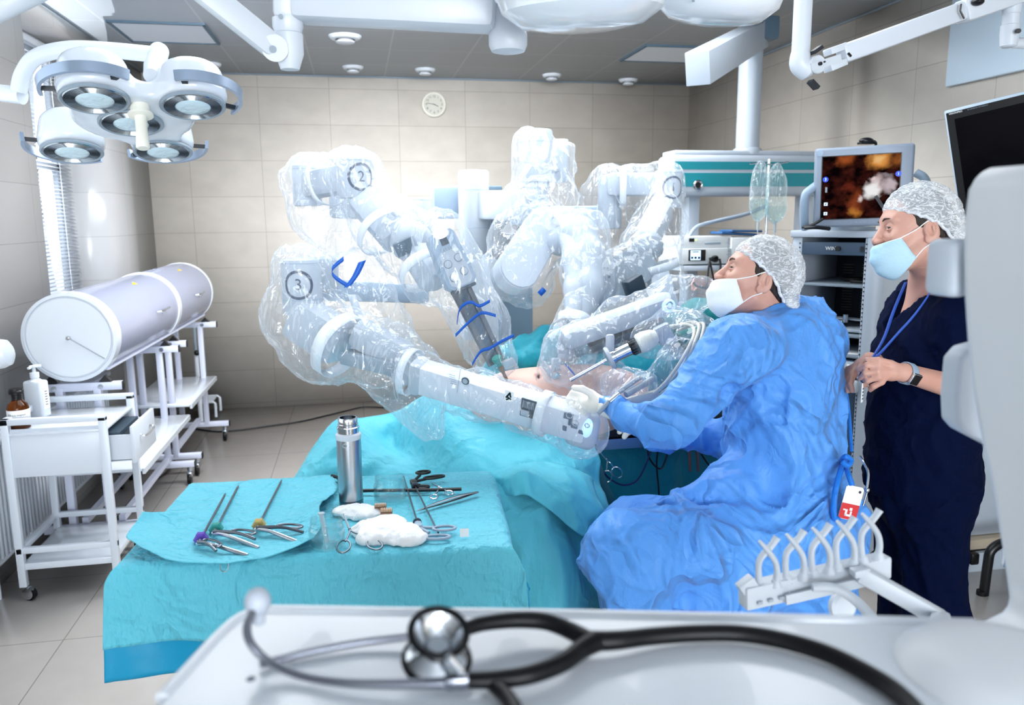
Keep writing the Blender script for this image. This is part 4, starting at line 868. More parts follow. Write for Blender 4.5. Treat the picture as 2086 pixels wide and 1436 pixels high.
# camera arm
ac = mesh_obj('arm', *(lambda b: (np.concatenate(b.v), b.f))(MB().cyl((W(1092, 372, 3.6)[0], 3.6, W(1092, 372, 3.6)[2]), (W(1092, 372, 3.6)[0], 3.6, W(1092, 264, 3.6)[2]), .076, n=44, bev=.012)), M['robot_w'], robot)
c0 = W(1092, 290, 3.6); c0 = V3(W(1092, 372, 3.6)[0], 3.6, c0[2]); MB().torus(c0, (0, 0, 1), .0758, .0014, 44, 6).done('seam', M['grey_b'], ac)
q = W(1142, 284, 3.75); MB().cyl(q-V3(0, 0, .20), q, .038, n=28, bev=.006).done('side_post', M['grey_l'], ac)
MB().bar(W(1092, 340, 3.66), W(1142, 330, 3.75), .05, .08, bev=.01).done('side_link', M['grey_l'], ac)
q = W(1092, 372, 3.6); MB().lathe(q, (0, 0, -1), [(.062, 0), (.064, .004), (.064, .02), (.055, .026), (.05, .03), (.048, .055), (.052, .06), (.046, .085), (.03, .1)], 36).done('neck', M['grey_l'], ac)
MB().sph(W(1098, 425, 3.55), (.055, .055, .04)).done('neck_ball', M['grey_b'], ac)
s0, s1 = W(1108, 462, 3.36), W(1050, 555, 3.22); dS = nrm(s1-s0); nS = nrm(V3(.1, -1, .25)-dS*(V3(.1, -1, .25)@dS)); RS = np.column_stack([dS, np.cross(nS, dS), nS]); LS = np.linalg.norm(s1-s0)
q = np.linspace(-math.pi/2, math.pi/2, 12); stad = [(LS/2+.088*math.cos(a), .088*math.sin(a)) for a in q]+[(-LS/2-.082*math.cos(a), -.082*math.sin(a)) for a in q]
cS = (s0+s1)/2
def slab(nm, par, c, R, outl, th, m, m2):
    o = MB().prism([(x*.97, y*.95) for x, y in outl], c+R[:, 2]*th*.5, R, .008).prism(outl, c-R[:, 2]*th*.5, R, th).done(nm, M[m], par, 25)
    MB().prism([(x*.93, y*.9) for x, y in outl], c-R[:, 2]*(th*.5+.07), R, .07).done(nm+'_drum', M[m2], o); return o
sl = slab('paddle', ac, cS, RS, stad, .07, 'robot_w', 'grey_m')
MB().cyl(W(1060, 513, 3.24), W(1060, 513, 3.228), .006).done('screw', M['dark'], sl)
def f(P):
    d = poly(P, [W(1142, 492, 3.28), W(1178, 478, 3.18), W(1196, 520, 3.1), W(1196, 590, 3.0), W(1180, 655, 2.92)], [.062, .072, .068, .062, .045], .03)
    return d
pts = [W(1130, 430, 3.3), W(1250, 700, 2.85)]; lo, hi = bounds(pts, .12); sdf_obj('arch_link', f, lo, hi, .009, M['grey_l'], ac)
def f(P):
    return poly(P, [W(1160, 480, 3.18), W(1170, 530, 3.07), W(1172, 590, 2.98), W(1168, 650, 2.90)], [.045, .045, .042, .035], .03)
sdf_obj('arch_cover', f, lo, hi, .009, M['robot_w'], ac)
MB().lathe(W(1158, 692, 2.83), (0.1, -1, .1), [(.034, -.02), (.038, .0), (.034, .008), (.012, .009), (.011, .014)], 30).done('joint_disc', M['robot_w'], ac)
MB().bar(W(1170, 660, 2.9), W(1150, 735, 2.86), .05, .05, bev=.012).done('drop_link', M['grey_l'], ac)
MB().bar(W(1188, 672, 2.85), W(1172, 690, 2.84), .02, .03).done('drop_window', M['slate'], ac)
MB().box(W(1132, 742, 2.8), (.03, .03, .045), bev=.004).box(W(1143, 712, 2.82), (.026, .025, .03), bev=.004).done('clamp_block', M['robot_w'], ac)
MB().bar(W(1132, 735, 2.8), W(1120, 782, 2.76), .014, .014).bar(W(1105, 738, 2.78), W(1128, 770, 2.74), .01, .018).done('cannula_lever', M['frost'], ac)
MB().cyl(W(1138, 762, 2.74), W(1115, 785, 2.76), .011).cyl(W(1118, 782, 2.75), W(1108, 792, 2.78), .007).done('cannula', M['chrome'], ac)
MB().sph(W(1136, 790, 2.72), (.008, .008, .014)).bar(W(1126, 782, 2.735), W(1136, 790, 2.72), .006, .006).done('stopcock', M['paper'], ac)

# arm 1
a1 = mesh_obj('arm', *(lambda b: (np.concatenate(b.v), b.f))(MB().bar(W(1240, 376, 3.62), W(1350, 376, 3.5), .11, .105, bev=.018)), M['robot_w'], robot)
h0 = W(1362, 347, 3.48); h1 = W(1360, 424, 3.48); seamed_cyl(a1, 'hub', (h0[0], h0[1], h1[2]), h0, .0625, (.93,), bev=.008)
ang = math.atan2(-1, .02)-.02; zc = W(1372, 382, 3.42)[2]
wrap_text('1', .052, h0, .0625, ang, zc, a1, 'numeral', M['numeral']); wrap_text('', 0, h0, .0625, ang, zc, a1, 'numeral_ring', M['numeral'], ring=(.042, .051))
s0 = W(1243, 357, 3.65); MB().cyl(s0-V3(0, 0, .25), s0, .056, n=32, bev=.008).done('shoulder', M['grey_l'], a1)
MB().bar(W(1352, 420, 3.46), W(1314, 492, 3.32), .12, .10, (1, 0, .3), .016).done('upper_link', M['robot_w'], a1)
MB().sph(W(1320, 508, 3.27), (.068, .06, .05)).done('elbow_ball', M['grey_m'], a1)
MB().lathe(W(1318, 500, 3.28), nrm(W(1330, 540, 3.2)-W(1318, 500, 3.28)), [(.05, -.02), (.07, -.01), (.07, .01), (.05, .03)], 30).done('elbow_collar', M['grey_l'], a1)
s0, s1 = W(1293, 545, 3.18), W(1228, 585, 3.12); dS = nrm(s1-s0); nS = nrm(V3(.1, -1, .35)-dS*(V3(.1, -1, .35)@dS)); RS = np.column_stack([dS, np.cross(nS, dS), nS]); LS = np.linalg.norm(s1-s0)
q = np.linspace(-math.pi/2, math.pi/2, 12); stad = [(LS/2+.095*math.cos(a), .085*math.sin(a)) for a in q]+[(-LS/2-.09*math.cos(a), -.08*math.sin(a)) for a in q]
sl = slab('paddle', a1, (s0+s1)/2, RS, stad, .06, 'grey_m', 'dark_slate'); MB().cyl(W(1241, 564, 3.08), W(1241, 564, 3.07), .005).done('screw', M['dark'], sl)
MB().bar(W(1335, 545, 3.2), W(1362, 640, 3.05), .10, .06, bev=.02).done('fore_link', M['grey_l'], a1)
MB().box(W(1292, 584, 3.0), (.08, .05, .08), axes(dS), bev=.008).done('motor_box', M['dark_slate'], a1)
i0b, i1b = W(1145, 692, 2.76), W(1372, 612, 2.70)
MB().bar(i0b, i1b, .085, .080, (0, -.3, 1), bev=.03).done('insertion_arm', M['robot_w'], a1)
MB().bar(W(1200, 708, 2.75), W(1352, 652, 2.71), .05, .03, (0, -.3, 1), bev=.006).done('arm_underside', M['dark_slate'], a1)
MB().sph(W(1362, 623, 2.665), (.026, .018, .026)).done('blue_lamp', M['led_b'], a1); MB().torus(W(1364, 622, 2.645), (0.2, -1, .1), .012, .003, 24, 8).done('lamp_ring', M['silver'], a1)
# endoscope and its camera head, held by arm 1
ea, eb = W(1246, 728, 2.60), W(1316, 694, 2.58); de = nrm(eb-ea)
es = thing('endoscope', 'chrome endoscope with black knurled ring and cream camera head held by the right arm', 'endoscope', W(1280, 720, 2.6))
MB().lathe(ea, de, [(.02, -.005), (.026, 0), (.026, .012), (.023, .014), (.023, .07), (.021, .072)], 32).done('barrel', M['chrome'], es)
MB().lathe(ea+de*.072, de, [(.026, 0), (.028, .003), (.028, .028), (.026, .031)], 36).done('focus_ring', M['black'], es)
kn = MB()
for i in range(18):
    a = i*2*math.pi/18; Fk = frame(de); kn.bar(ea+de*.076+Fk@V3(.0285*math.cos(a), .0285*math.sin(a), 0), ea+de*.10+Fk@V3(.0285*math.cos(a), .0285*math.sin(a), 0), .003, .003)
kn.done('knurl', M['dark_slate'], es)
MB().lathe(ea+de*.10, de, [(.030, 0), (.036, .006), (.037, .03), (.03, .06), (.02, .075)], 32).done('camera_head', M['ivory'], es)
MB().lathe(ea-de*.014, de, [(.022, 0), (.042, .0), (.044, .006), (.042, .014), (.024, .014)], 32).box(ea-de*.007+V3(0, 0, .05), (.03, .02, .07), bev=.008).done('mount_ring', M['robot_w'], es)
MB().cyl(ea-de*.02, ea-de*.16+V3(0, 0, -.01), .0065, n=14).done('scope_shaft', M['chrome'], es)
MB().box(W(1352, 680, 2.58), (.055, .04, .065), axes(de), bev=.006).done('camera_box', M['robot_w'], es)
bun = MB()
C0 = [[(1372, 668, 2.50), (1408, 656, 2.36), (1424, 668, 2.22), (1404, 722, 2.14), (1372, 768, 2.16), (1335, 800, 2.22)],
      [(1366, 664, 2.50), (1404, 662, 2.35), (1414, 680, 2.21), (1392, 728, 2.13), (1360, 774, 2.15), (1330, 804, 2.21)],
      [(1380, 674, 2.50), (1414, 662, 2.36), (1434, 664, 2.22), (1416, 722, 2.14), (1382, 772, 2.16), (1340, 809, 2.22)]]
for i, p in enumerate(C0): MB().tube([W(*x) for x in p], .0055, 10, k=8).done('camera_cable', M['cable_w'], es)
MB().bar(W(1342, 802, 2.21), W(1256, 826, 2.22), .018, .03, bev=.006).done('plug_bundle', M['cable_w'], es)
MB().tube([W(1305, 768, 2.24), W(1262, 798, 2.21), W(1218, 842, 2.20)], .0075, 12, k=5).tube([W(1330, 772, 2.24), W(1275, 804, 2.20)], .010, 12, k=5).done('light_cable', M['cable_g'], es)
MB().cyl(W(1262, 803, 2.20), W(1242, 819, 2.195), .0088).done('cable_ferrule', M['chrome'], es)
MB().sph(W(1408, 678, 2.56), (.05, .03, .025)).done('green_connector', M['green'], es)
# ---------------------------------------------------------------- crumpled clear film sleeves over the robot arms
def sleeve(name, label, chains, h=.0105, amp=.021, seed=0, cut=None, m='film', grp='clear drapes on the robot'):
    P0 = [W(*p[:3]) for ch in chains for p in ch]; lo, hi = bounds(P0, max(p[3] for ch in chains for p in ch)+.05)
    def f(P):
        d = None
        for ch in chains:
            pts = [W(*p[:3]) for p in ch]; rad = [p[3] for p in ch]
            c = poly(P, pts, rad, .05) if len(ch) > 1 else np.linalg.norm(P-pts[0], axis=-1)-rad[0]
            d = c if d is None else smin(d, c, .06)
        wv = P+.05*np.stack([pn(P, 5, seed+1), pn(P, 5, seed+2), pn(P, 5, seed+3)], -1)
        d = d-amp*1.0*(ridge(wv, (6, 6, 3.5), seed)-.35)-amp*.55*(ridge(wv, (15, 15, 6), seed+5)-.3)
        return d
    v, fc = sdf_mesh(f, lo, hi, h); t = thing(name, label, 'film drape', (v.mean(0)[0], v.mean(0)[1], v[:, 2].min()), grp)
    mesh_obj('film', v, fc, M[m], t, 180); return t
def strap(par, c, axis, r, w, m='tape_w', sq=1.0):
    F = frame(axis); q = np.linspace(0, 2*math.pi, 29)[:-1]; wv = .05
    G = [[c+F@V3(r*(1+wv*math.sin(3*a))*math.cos(a), r*sq*(1+wv*math.cos(2*a))*math.sin(a), z) for a in q] for z in (-w/2, 0, w/2)]
    b = MB(); b.grid(np.array(G), cv=True); return b.done('strap', M[m], par, mods=[solid(.0016)])
def tie(par, pts, w, m='tie_blue', wdir=(0, 0, 1)):
    return MB().grid(ribbon(pts, wdir, w, 6)).done('tie', M[m], par, mods=[solid(.002)])
d2 = sleeve('film_sleeve', 'clear crumpled film sleeve over robot arm 2 with two blue ties crossing its rail', [
    [(622, 370, 3.5, .085), (640, 440, 3.42, .09), (690, 480, 3.3, .08)],
    [(625, 365, 3.5, .085), (722, 360, 3.25, .098), (775, 445, 3.17, .105), (838, 495, 3.06, .115), (880, 560, 2.95, .11)],
    [(893, 478, 2.83, .085), (930, 560, 2.82, .10), (970, 650, 2.79, .10), (1005, 730, 2.76, .075)]], seed=1)
strap(d2, W(783, 470, 3.14), W(812, 490, 3.10)-W(738, 405, 3.24), .118, .035)
strap(d2, W(668, 370, 3.4), W(720, 362, 3.27)-W(628, 378, 3.5), .100, .03)
strap(d2, W(868, 550, 2.96), W(892, 580, 2.93)-W(845, 505, 3.04), .108, .04)
for p in ([(931, 658), (936, 631), (949, 618), (962, 616), (977, 623), (998, 613)], [(928, 683), (949, 662), (972, 642), (986, 637), (1010, 643)], [(962, 742), (979, 716), (998, 709), (1022, 695), (1047, 683)]):
    tie(d2, [W(x, y, 2.66-.0006*(y-620)) for x, y in p], .011)
d3 = sleeve('film_sleeve', 'clear baggy film sleeve over robot arm 3 with a blue tie loop near its top', [
    [(610, 555, 3.05, .10), (612, 640, 3.03, .115), (640, 700, 3.0, .11), (655, 735, 2.98, .085)],
    [(612, 640, 3.03, .115), (700, 702, 2.92, .115), (790, 725, 2.83, .105), (850, 765, 2.66, .09), (1000, 812, 2.50, .064), (1110, 845, 2.41, .068), (1185, 870, 2.35, .085)],
    [(800, 770, 2.75, .08), (870, 845, 2.66, .06), (900, 880, 2.62, .03)], [(640, 560, 3.15, .09), (735, 560, 3.2, .08), (760, 620, 3.1, .085), (800, 680, 3.0, .08)]], seed=2)
strap(d3, W(692, 703, 2.93), W(702, 704, 2.93)-W(604, 640, 3.06), .128, .05)
strap(d3, W(835, 757, 2.70), di, .085, .028)
strap(d3, W(1108, 842, 2.41), di, .078, .03)
tie(d3, [W(x, y, 3.0) for x, y in ((738, 532), (725, 560), (708, 584))], .030, wdir=(1, 0, .3)); tie(d3, [W(x, y, 3.02) for x, y in ((708, 582), (680, 562), (678, 546), (700, 527))], .018)
tie(d3, [W(x, y, 3.05) for x, y in ((716, 600), (730, 640), (738, 680))], .03, 'tape_w', (1, 0, 0))
dc = sleeve('film_sleeve', 'clear tall film sleeve over the middle camera arm of the robot', [
    [(1092, 305, 3.6, .100), (1095, 400, 3.5, .125), (1075, 490, 3.32, .15), (1055, 550, 3.22, .13), (1085, 585, 3.2, .07)], [(1140, 310, 3.72, .06), (1130, 420, 3.5, .10)],
    [(1140, 480, 3.25, .085), (1185, 480, 3.16, .095), (1197, 560, 3.03, .09), (1175, 645, 2.91, .05), (1160, 710, 2.84, .085), (1130, 765, 2.78, .07)]], seed=3)
strap(dc, W(1170, 656, 2.90), W(1180, 655, 2.92)-W(1196, 590, 3.0), .062, .040)
strap(dc, W(1145, 480, 3.25), V3(1, 0, .2), .09, .04)
tie(dc, [W(x, y, 3.1) for x, y in ((1100, 590), (1108, 598))], .03, wdir=(.6, 0, .6)); tie(dc, [W(x, y, 2.66) for x, y in ((1152, 742), (1172, 765))], .009)
d1 = sleeve('film_sleeve', 'clear film sleeve over robot arm 1, left of the teal pendant stripes', [
    [(1245, 385, 3.65, .09), (1240, 470, 3.6, .085), (1215, 400, 3.65, .07)], [(1245, 380, 3.62, .085), (1350, 378, 3.5, .09), (1345, 450, 3.4, .10), (1322, 510, 3.27, .115), (1350, 600, 3.1, .10)],
    [(1300, 550, 3.15, .12), (1230, 590, 3.1, .11), (1200, 640, 3.0, .07)]], seed=4)
strap(d1, W(1268, 382, 3.58), V3(1, -.3, 0), .095, .03); strap(d1, W(1342, 545, 3.2), V3(.3, -.1, -1), .09, .035)
db = sleeve('film_sleeve', 'clear film bag over the lower right robot arm, reaching towards the seated surgeon', [
    [(1140, 700, 2.74, .06), (1180, 715, 2.72, .085), (1260, 660, 2.72, .075), (1370, 615, 2.69, .07), (1425, 600, 2.68, .055), (1440, 596, 2.68, .04)], [(1140, 750, 2.7, .05), (1200, 775, 2.66, .06), (1240, 760, 2.64, .05)]], seed=5, h=.009)
for p in [[(1190, 700), (1196, 690)]]: pass
de_ = sleeve('film_sleeve', 'clear film pouch around the endoscope camera and its looping cream cables', [
    [(1330, 690, 2.58, .065), (1385, 676, 2.50, .07), (1412, 680, 2.30, .05), (1394, 735, 2.18, .05), (1350, 785, 2.2, .045), (1270, 812, 2.22, .04)], [(1300, 790, 2.42, .06), (1260, 790, 2.42, .05)]], seed=6, h=.009, m='film_thin')
MB().box(W(1282, 790, 2.35), (.035, .002, .03), axes(V3(1, .2, .35))).done('paper_tab', M['paper'], de_)
# ---------------------------------------------------------------- operating table, patient and the teal drapes over them
def sheet(name, rows, m, label, cat, k=8, amp=.012, seed=0, th=.003, parent=None, grp=None, fs=(7, 7, 4), push=(.25, -1, .3)):
    R = np.array([[W(*p) if len(p) == 3 else WZ(p[0], p[1], p[3]) for p in r] for r in rows])
    R = np.array([spline(r, k) for r in R]); R = np.array([spline(c, k) for c in R.transpose(1, 0, 2)]).transpose(1, 0, 2)
    P = R.reshape(-1, 3); n = nrm(push)
    P = P+n*(amp*ridge(P+.08*np.stack([pn(P, 4, seed+1)]*3, -1), fs, seed)+amp*.35*ridge(P, np.array(fs)*2.6, seed+3))[:, None]
    b = MB().grid(P.reshape(R.shape)); return b.done(name, m, parent, 180, label=label, cat=cat, group=grp, mods=[solid(th)])
ot = thing('operating_table', 'operating table hidden under teal drapes below the robot arms', 'operating table', (.75, 3.0, 0))
MB().box((1.0, 2.98, .84), (1.2, .46, .08), bev=.03).done('mattress', M['dark'], ot); MB().box((1.0, 2.98, .78), (1.2, .44, .04)).done('table_top', M['steel'], ot)
MB().box((.80, 3.0, .42), (.32, .3, .72), bev=.02).done('table_column', M['grey_l'], ot); MB().box((.80, 3.0, .04), (.9, .5, .08), bev=.02).done('table_base', M['grey_l'], ot)
bc = W(1098, 824, 2.84)
def f(P):
    d = ell(P, bc, (.27, .17, .145), rotz(-.08)); d = smin(d, ell(P, bc+V3(.25, .05, .0), (.2, .17, .13)), .10)
    d = d-.006*pn(P, 7, 3)
    nv = W(1098, 769, 2.70); dd = CF; q = P-nv; q = q-(q@dd)[..., None]*dd; d = smax(d, .0075-np.linalg.norm(q*np.array([1, 1, .75]), axis=-1), .010)
    sc_ = W(1121, 784, 2.72); return d
pt = thing('person', 'person lying on the table under teal drapes, only the bare belly with navel showing', 'person', (bc[0], bc[1], .88))
sdf_obj('body', f, bc-V3(.65, .3, .25), bc+V3(.65, .3, .2), .0095, M['skin_belly'], pt)
# the heap of teal cloth behind the belly
def heap(name, label, ch, m, seed, h=.012, amp=.018, fs=(8, 8, 5), k=.05, fl=None):
    P0 = [W(*p[:3]) for c in ch for p in c]; lo, hi = bounds(P0, .16)
    if fl is not None: lo[2] = fl
    def f(P):
        d = None
        for c in ch:
            e = poly(P, [W(*p[:3]) for p in c], [p[3] for p in c], k); d = e if d is None else smin(d, e, k)
        d = d-amp*ridge(P+.06*np.stack([pn(P, 4, seed)]*3, -1), fs, seed)-.4*amp*ridge(P, np.array(fs)*2.5, seed+2)
        return d if fl is None else smax(d, fl+.004-P[..., 2], .01)
    v, fc = sdf_mesh(f, lo, hi, h); return mesh_obj(name, v, fc, m, None, 180, label=label, cat='drape')
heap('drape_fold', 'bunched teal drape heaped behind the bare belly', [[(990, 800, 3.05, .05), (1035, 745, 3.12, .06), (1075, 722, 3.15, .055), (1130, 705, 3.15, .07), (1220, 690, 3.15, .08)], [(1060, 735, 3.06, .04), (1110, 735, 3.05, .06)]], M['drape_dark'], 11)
MB().cyl(W(1074, 697, 3.2), W(1112, 704, 3.2), .004, n=10).done('drape_rod', M['chrome'], label='thin chrome rod end resting above the bunched teal drape', cat='rod')
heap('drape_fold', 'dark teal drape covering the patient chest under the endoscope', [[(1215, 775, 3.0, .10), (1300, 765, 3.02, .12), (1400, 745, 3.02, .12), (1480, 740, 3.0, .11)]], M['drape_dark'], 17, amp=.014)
# main drape: falls from the table end and over the legs towards the instrument table
sheet('surgical_drape', [
    [(590, 985, 2.95), (674, 862, 3.12), (740, 851, 3.2), (806, 838, 3.28), (880, 800, 3.05), (960, 812, 2.9), (1060, 835, 2.78), (1150, 860, 2.68), (1210, 880, 2.64)],
    [(600, 985, 2.88), (684, 885, 3.0), (745, 893, 3.04), (808, 910, 3.1), (880, 862, 2.86), (975, 880, 2.74), (1070, 890, 2.66), (1160, 920, 2.6), (1216, 960, 2.58)],
    [(610, 1010, 2.8), (690, 935, 2.86), (760, 940, 2.86), (850, 945, 2.82), (930, 930, 2.66), (1010, 950, 2.56), (1090, 960, 2.5), (1170, 985, 2.48), (1228, 1020, 2.52)],
    [(630, 1100, 2.78), (700, 1050, 2.74), (780, 1020, 2.72), (880, 1010, 2.64), (960, 1010, 2.52), (1035, 1030, 2.42), (1110, 1040, 2.38), (1180, 1070, 2.40), (1232, 1080, 2.48)],
    [(640, 1250, 2.85), (720, 1180, 2.74), (800, 1120, 2.66), (900, 1090, 2.56), (985, 1100, 2.44), (1060, 1130, 2.34), (1130, 1140, 2.32), (1190, 1160, 2.36), (1236, 1170, 2.46)],
    [(650, 1400, 2.9), (730, 1330, 2.8), (810, 1260, 2.66), (910, 1220, 2.54), (1000, 1230, 2.40), (1075, 1260, 2.30), (1145, 1270, 2.28), (1200, 1290, 2.34), (1240, 1300, 2.44)],
    [(660, 1500, 2.9), (740, 1450, 2.8), (820, 1400, 2.66), (920, 1380, 2.52), (1010, 1380, 2.38), (1085, 1400, 2.28), (1150, 1420, 2.26), (1205, 1430, 2.32), (1245, 1430, 2.42)]],
    M['drape'], 'large teal surgical drape falling over the table end in folds beside the seated surgeon', 'drape', amp=.030, seed=21, fs=(6, 6, 3.2))
sheet('surgical_drape', [
    [(965, 960, 2.62), (1010, 945, 2.58), (1060, 940, 2.54), (1115, 942, 2.52), (1165, 955, 2.50), (1205, 975, 2.52)],
    [(975, 968, 2.57), (1020, 970, 2.48), (1065, 960, 2.46), (1115, 972, 2.42), (1168, 985, 2.41), (1212, 1010, 2.45)],
    [(990, 985, 2.54), (1030, 985, 2.46), (1060, 962, 2.42), (1120, 1000, 2.38), (1185, 1040, 2.35), (1232, 1060, 2.40)],
    [(1010, 1005, 2.5), (1042, 1010, 2.42), (1075, 1010, 2.38), (1130, 1050, 2.33), (1180, 1090, 2.30), (1225, 1110, 2.38)]],
    M['drape'], 'overlapping upper layer of teal drape with a loose creased edge, in front of the table', 'drape', amp=.018, seed=5, fs=(8, 8, 5))
sheet('side_drape', [
    [(1170, 845, 2.92), (1260, 845, 2.9), (1350, 850, 2.9), (1440, 860, 2.92), (1530, 870, 2.95)],
    [(1175, 950, 2.86), (1260, 950, 2.82), (1350, 950, 2.82), (1440, 960, 2.86), (1530, 970, 2.9)],
    [(1180, 1080, 2.84), (1260, 1080, 2.80), (1350, 1080, 2.78), (1440, 1090, 2.84), (1530, 1090, 2.88)],
    [(1185, 1330, 2.86), (1260, 1330, 2.80), (1350, 1330, 2.78), (1440, 1330, 2.84), (1530, 1330, 2.88)]],
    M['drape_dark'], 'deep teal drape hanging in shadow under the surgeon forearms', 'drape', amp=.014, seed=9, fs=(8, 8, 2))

# what hangs on the shaded drape
YH = 2.70
hm = thing('hemostat', 'dark steel clamp hanging on the shaded teal drape under the surgeon arm', 'clamp', W(1240, 975, YH))
def ring_clip(par, rA, rB, piv, tip, r, m='dsteel', fl=None, rr=.018, nmx=('shank', 'shank')):
    for a, nm in ((rA, nmx[0]), (rB, nmx[1])):
        d = nrm(np.asarray(piv)-a); s = np.asarray(a)+d*rr
        side = nrm(np.cross(d, fl if fl is not None else -CF)); b = MB().tube(spline([s, (s+piv)/2+side*.002, piv, tip], 5), [r, r, r*.9, r*.5], 8)
        F = np.column_stack([d, side, np.cross(d, side)]); q = np.linspace(0, 2*math.pi, 25)[:-1]
        b.tube([a+F@V3(rr*1.25*math.cos(x), rr*.95*math.sin(x), 0) for x in q], r*.95, 8, closed=True); b.done(nm, M[m], par)
    MB().sph(piv, r*1.5).done('pivot', M[m], par)
ring_clip(hm, W(1237, 970, YH), W(1257, 962, YH-.01), W(1235, 935, YH), W(1204, 900, YH), .0028, 'chrome')
for i, (p, m, lb) in enumerate([([(1203, 900), (1208, 925), (1225, 955), (1242, 975), (1270, 988), (1298, 978), (1318, 940), (1335, 890)], 'navy', 'dark blue cord looping below the hanging clamp'),
                       ([(1330, 880), (1320, 925), (1345, 955), (1362, 915), (1366, 880)], 'cable_b', 'black cable crossing in a loop on the shaded drape'),
                       ([(1352, 880), (1338, 935), (1342, 1000), (1344, 1060)], 'cable_b', 'black cable hanging straight down the shaded drape'),
                       ([(1398, 890), (1404, 920), (1406, 960)], 'pipe', 'dull pink hose hanging left of its twin under the sleeve'), ([(1412, 890), (1420, 920), (1422, 960)], 'pipe', 'dull pink hose hanging right of its twin under the sleeve'),
                       ([(1418, 905), (1432, 930), (1446, 950)], 'cable_b', 'thin black wire slanting beside the pink hoses')]):
    MB().tube([W(x, y, YH+.03-.001*j) for j, (x, y) in enumerate(p)], .0055 if m == 'pipe' else .0036, 8, k=7).done('hose' if m == 'pipe' else 'cable', M[m], label=lb, cat='hose' if m == 'pipe' else 'cable')
MB().grid(ribbon([W(1205, 905, 2.72), W(1225, 975, 2.68), W(1255, 1040, 2.66), W(1290, 1110, 2.66)], (1, 0, 0), .035)).done('drape_strap', M['scrub_teal'], label='dull teal strap slanting down the shaded drape from the clamp', cat='strap', mods=[solid(.002)])

# ---------------------------------------------------------------- instrument table with film drape, crepe cover and wrap
ZT = .78; TC = [WZ(*p, ZT) for p in ((332, 985), (262, 1140), (1032, 1118), (998, 985))]
o_ = TC[1]+V3(-.005, -.03, 0); ux = nrm(V3(1, -.088, 0)); uy = nrm(V3(-ux[1], ux[0], 0)); TW = np.linalg.norm(TC[2]-TC[1])-.0; TD = .60
itb = thing('instrument_table', 'low instrument table under teal sheets in the middle foreground', 'table', o_+ux*TW/2+uy*TD/2-V3(0, 0, ZT))
ctr = o_+ux*TW/2+uy*TD/2; RT = np.column_stack([ux, uy, (0, 0, 1)])
MB().box(ctr-V3(0, 0, .022), (TW-.01, TD-.01, .03), RT, bev=.006).done('table_top', M['steel'], itb)
for a in (.10, TW-.10):
    for b_ in (.08, TD-.08):
        p = o_+ux*a+uy*b_; MB().cyl((p[0], p[1], .07), (p[0], p[1], ZT-.03), .013).done('leg', M['steel'], itb); MB().cyl((p[0]-.012, p[1], .034), (p[0]+.012, p[1], .034), .034, n=20).done('caster', M['rubber'], itb)
def cover(name, lb, m, over, zt, amp, seed, th, flare=.10, nu=110, nv=90, tag_='drape', push=0):
    l, r, fr_, bk = over; G = []
    for v in np.linspace(-fr_, TD+bk, nv):
        row = []
        for u in np.linspace(-l, TW+r, nu):
            du = max(-u, u-TW, 0); dv = max(-v, v-TD, 0); cu = min(max(u, 0), TW); cv = min(max(v, 0), TD); e = .02
            drop = (du**4+dv**4)**.25; sg = V3(-1 if u < 0 else 1, -1 if v < 0 else 1, 0)
            both = min(du, dv); ru = e*(1-math.exp(-du/e)) if du else 0; rv = e*(1-math.exp(-dv/e)) if dv else 0
            out = .06*drop+push*(drop > 0); xu = cu+(sg[0]*(ru+out*(du > 0)+flare*both*2) if du else 0); yv = cv+(sg[1]*(rv+out*(dv > 0)+flare*both*1.2) if dv else 0)
            dz = max(0, drop-e*.6*(drop > 0)*(1-math.exp(-drop/e)))
            w_ = .5+.5*math.tanh((drop-.03)*60); nz = w_*amp*math.sin(u*23+seed+2*math.sin(v*5))*min(1, drop*5)*(1 if dv > du else 0)+w_*amp*math.sin(v*21+seed)*min(1, drop*5)*(1 if du >= dv else 0)
            p = o_+ux*(xu+(sg[0]*nz if du >= dv else 0))+uy*(yv+(sg[1]*nz if dv > du else 0)); row.append(V3(p[0], p[1], max(zt-dz, .012)))
        G.append(row)
    G = np.array(G); P = G.reshape(-1, 3); nn = pn(P, 9, seed)*.003+ridge(P, (26, 26, 26), seed)*.0012; P = P+np.array([0, -.6, .5])*nn[:, None]
    b = MB().grid(P.reshape(G.shape)); return b.done(name, m, None, 180, label=lb, cat=tag_, mods=[solid(th)])
cover('film_drape', 'glossy blue laminate drape hanging below the crepe cover round the instrument table', M['drape_film'], (.05, .10, .30, .1), ZT+.002, .010, 4, .001, flare=.14)
cover('crepe_cover', 'pale teal crepe sheet covering the instrument table top and its front edge', M['drape_crepe'], (.04, .07, .215, .06), ZT+.0055, .010, 4, .0014, flare=.14, push=.0045)
ZS = ZT+.0095
def Z(px, py, dz=0): return WZ(px, py, ZS+dz)
rows = [[(290, 1046, .055), (330, 1046, .035), (410, 1038, .016), (490, 985, .006), (590, 976, .006), (676, 969, .012)],
        [(280, 1062, .046), (330, 1062, .024), (410, 1058, .008), (500, 1018, .002), (595, 1008, .002), (686, 1000, .014)],
        [(266, 1080, .038), (330, 1086, .018), (400, 1090, .005), (500, 1068, .002), (600, 1056, .004), (652, 1030, .03)],
        [(257, 1094, .034), (320, 1118, .016), (400, 1122, .003), (500, 1112, .001), (600, 1092, .005), (656, 1068, .034)],
        [(262, 1101, .032), (330, 1137, .014), (400, 1150, .003), (490, 1147, .001), (575, 1128, .004), (640, 1098, .026)]]
R = np.array([[Z(*p) for p in r] for r in rows]); R = np.array([spline(r, 9) for r in R]); R = np.array([spline(c_, 9) for c_ in R.transpose(1, 0, 2)]).transpose(1, 0, 2)
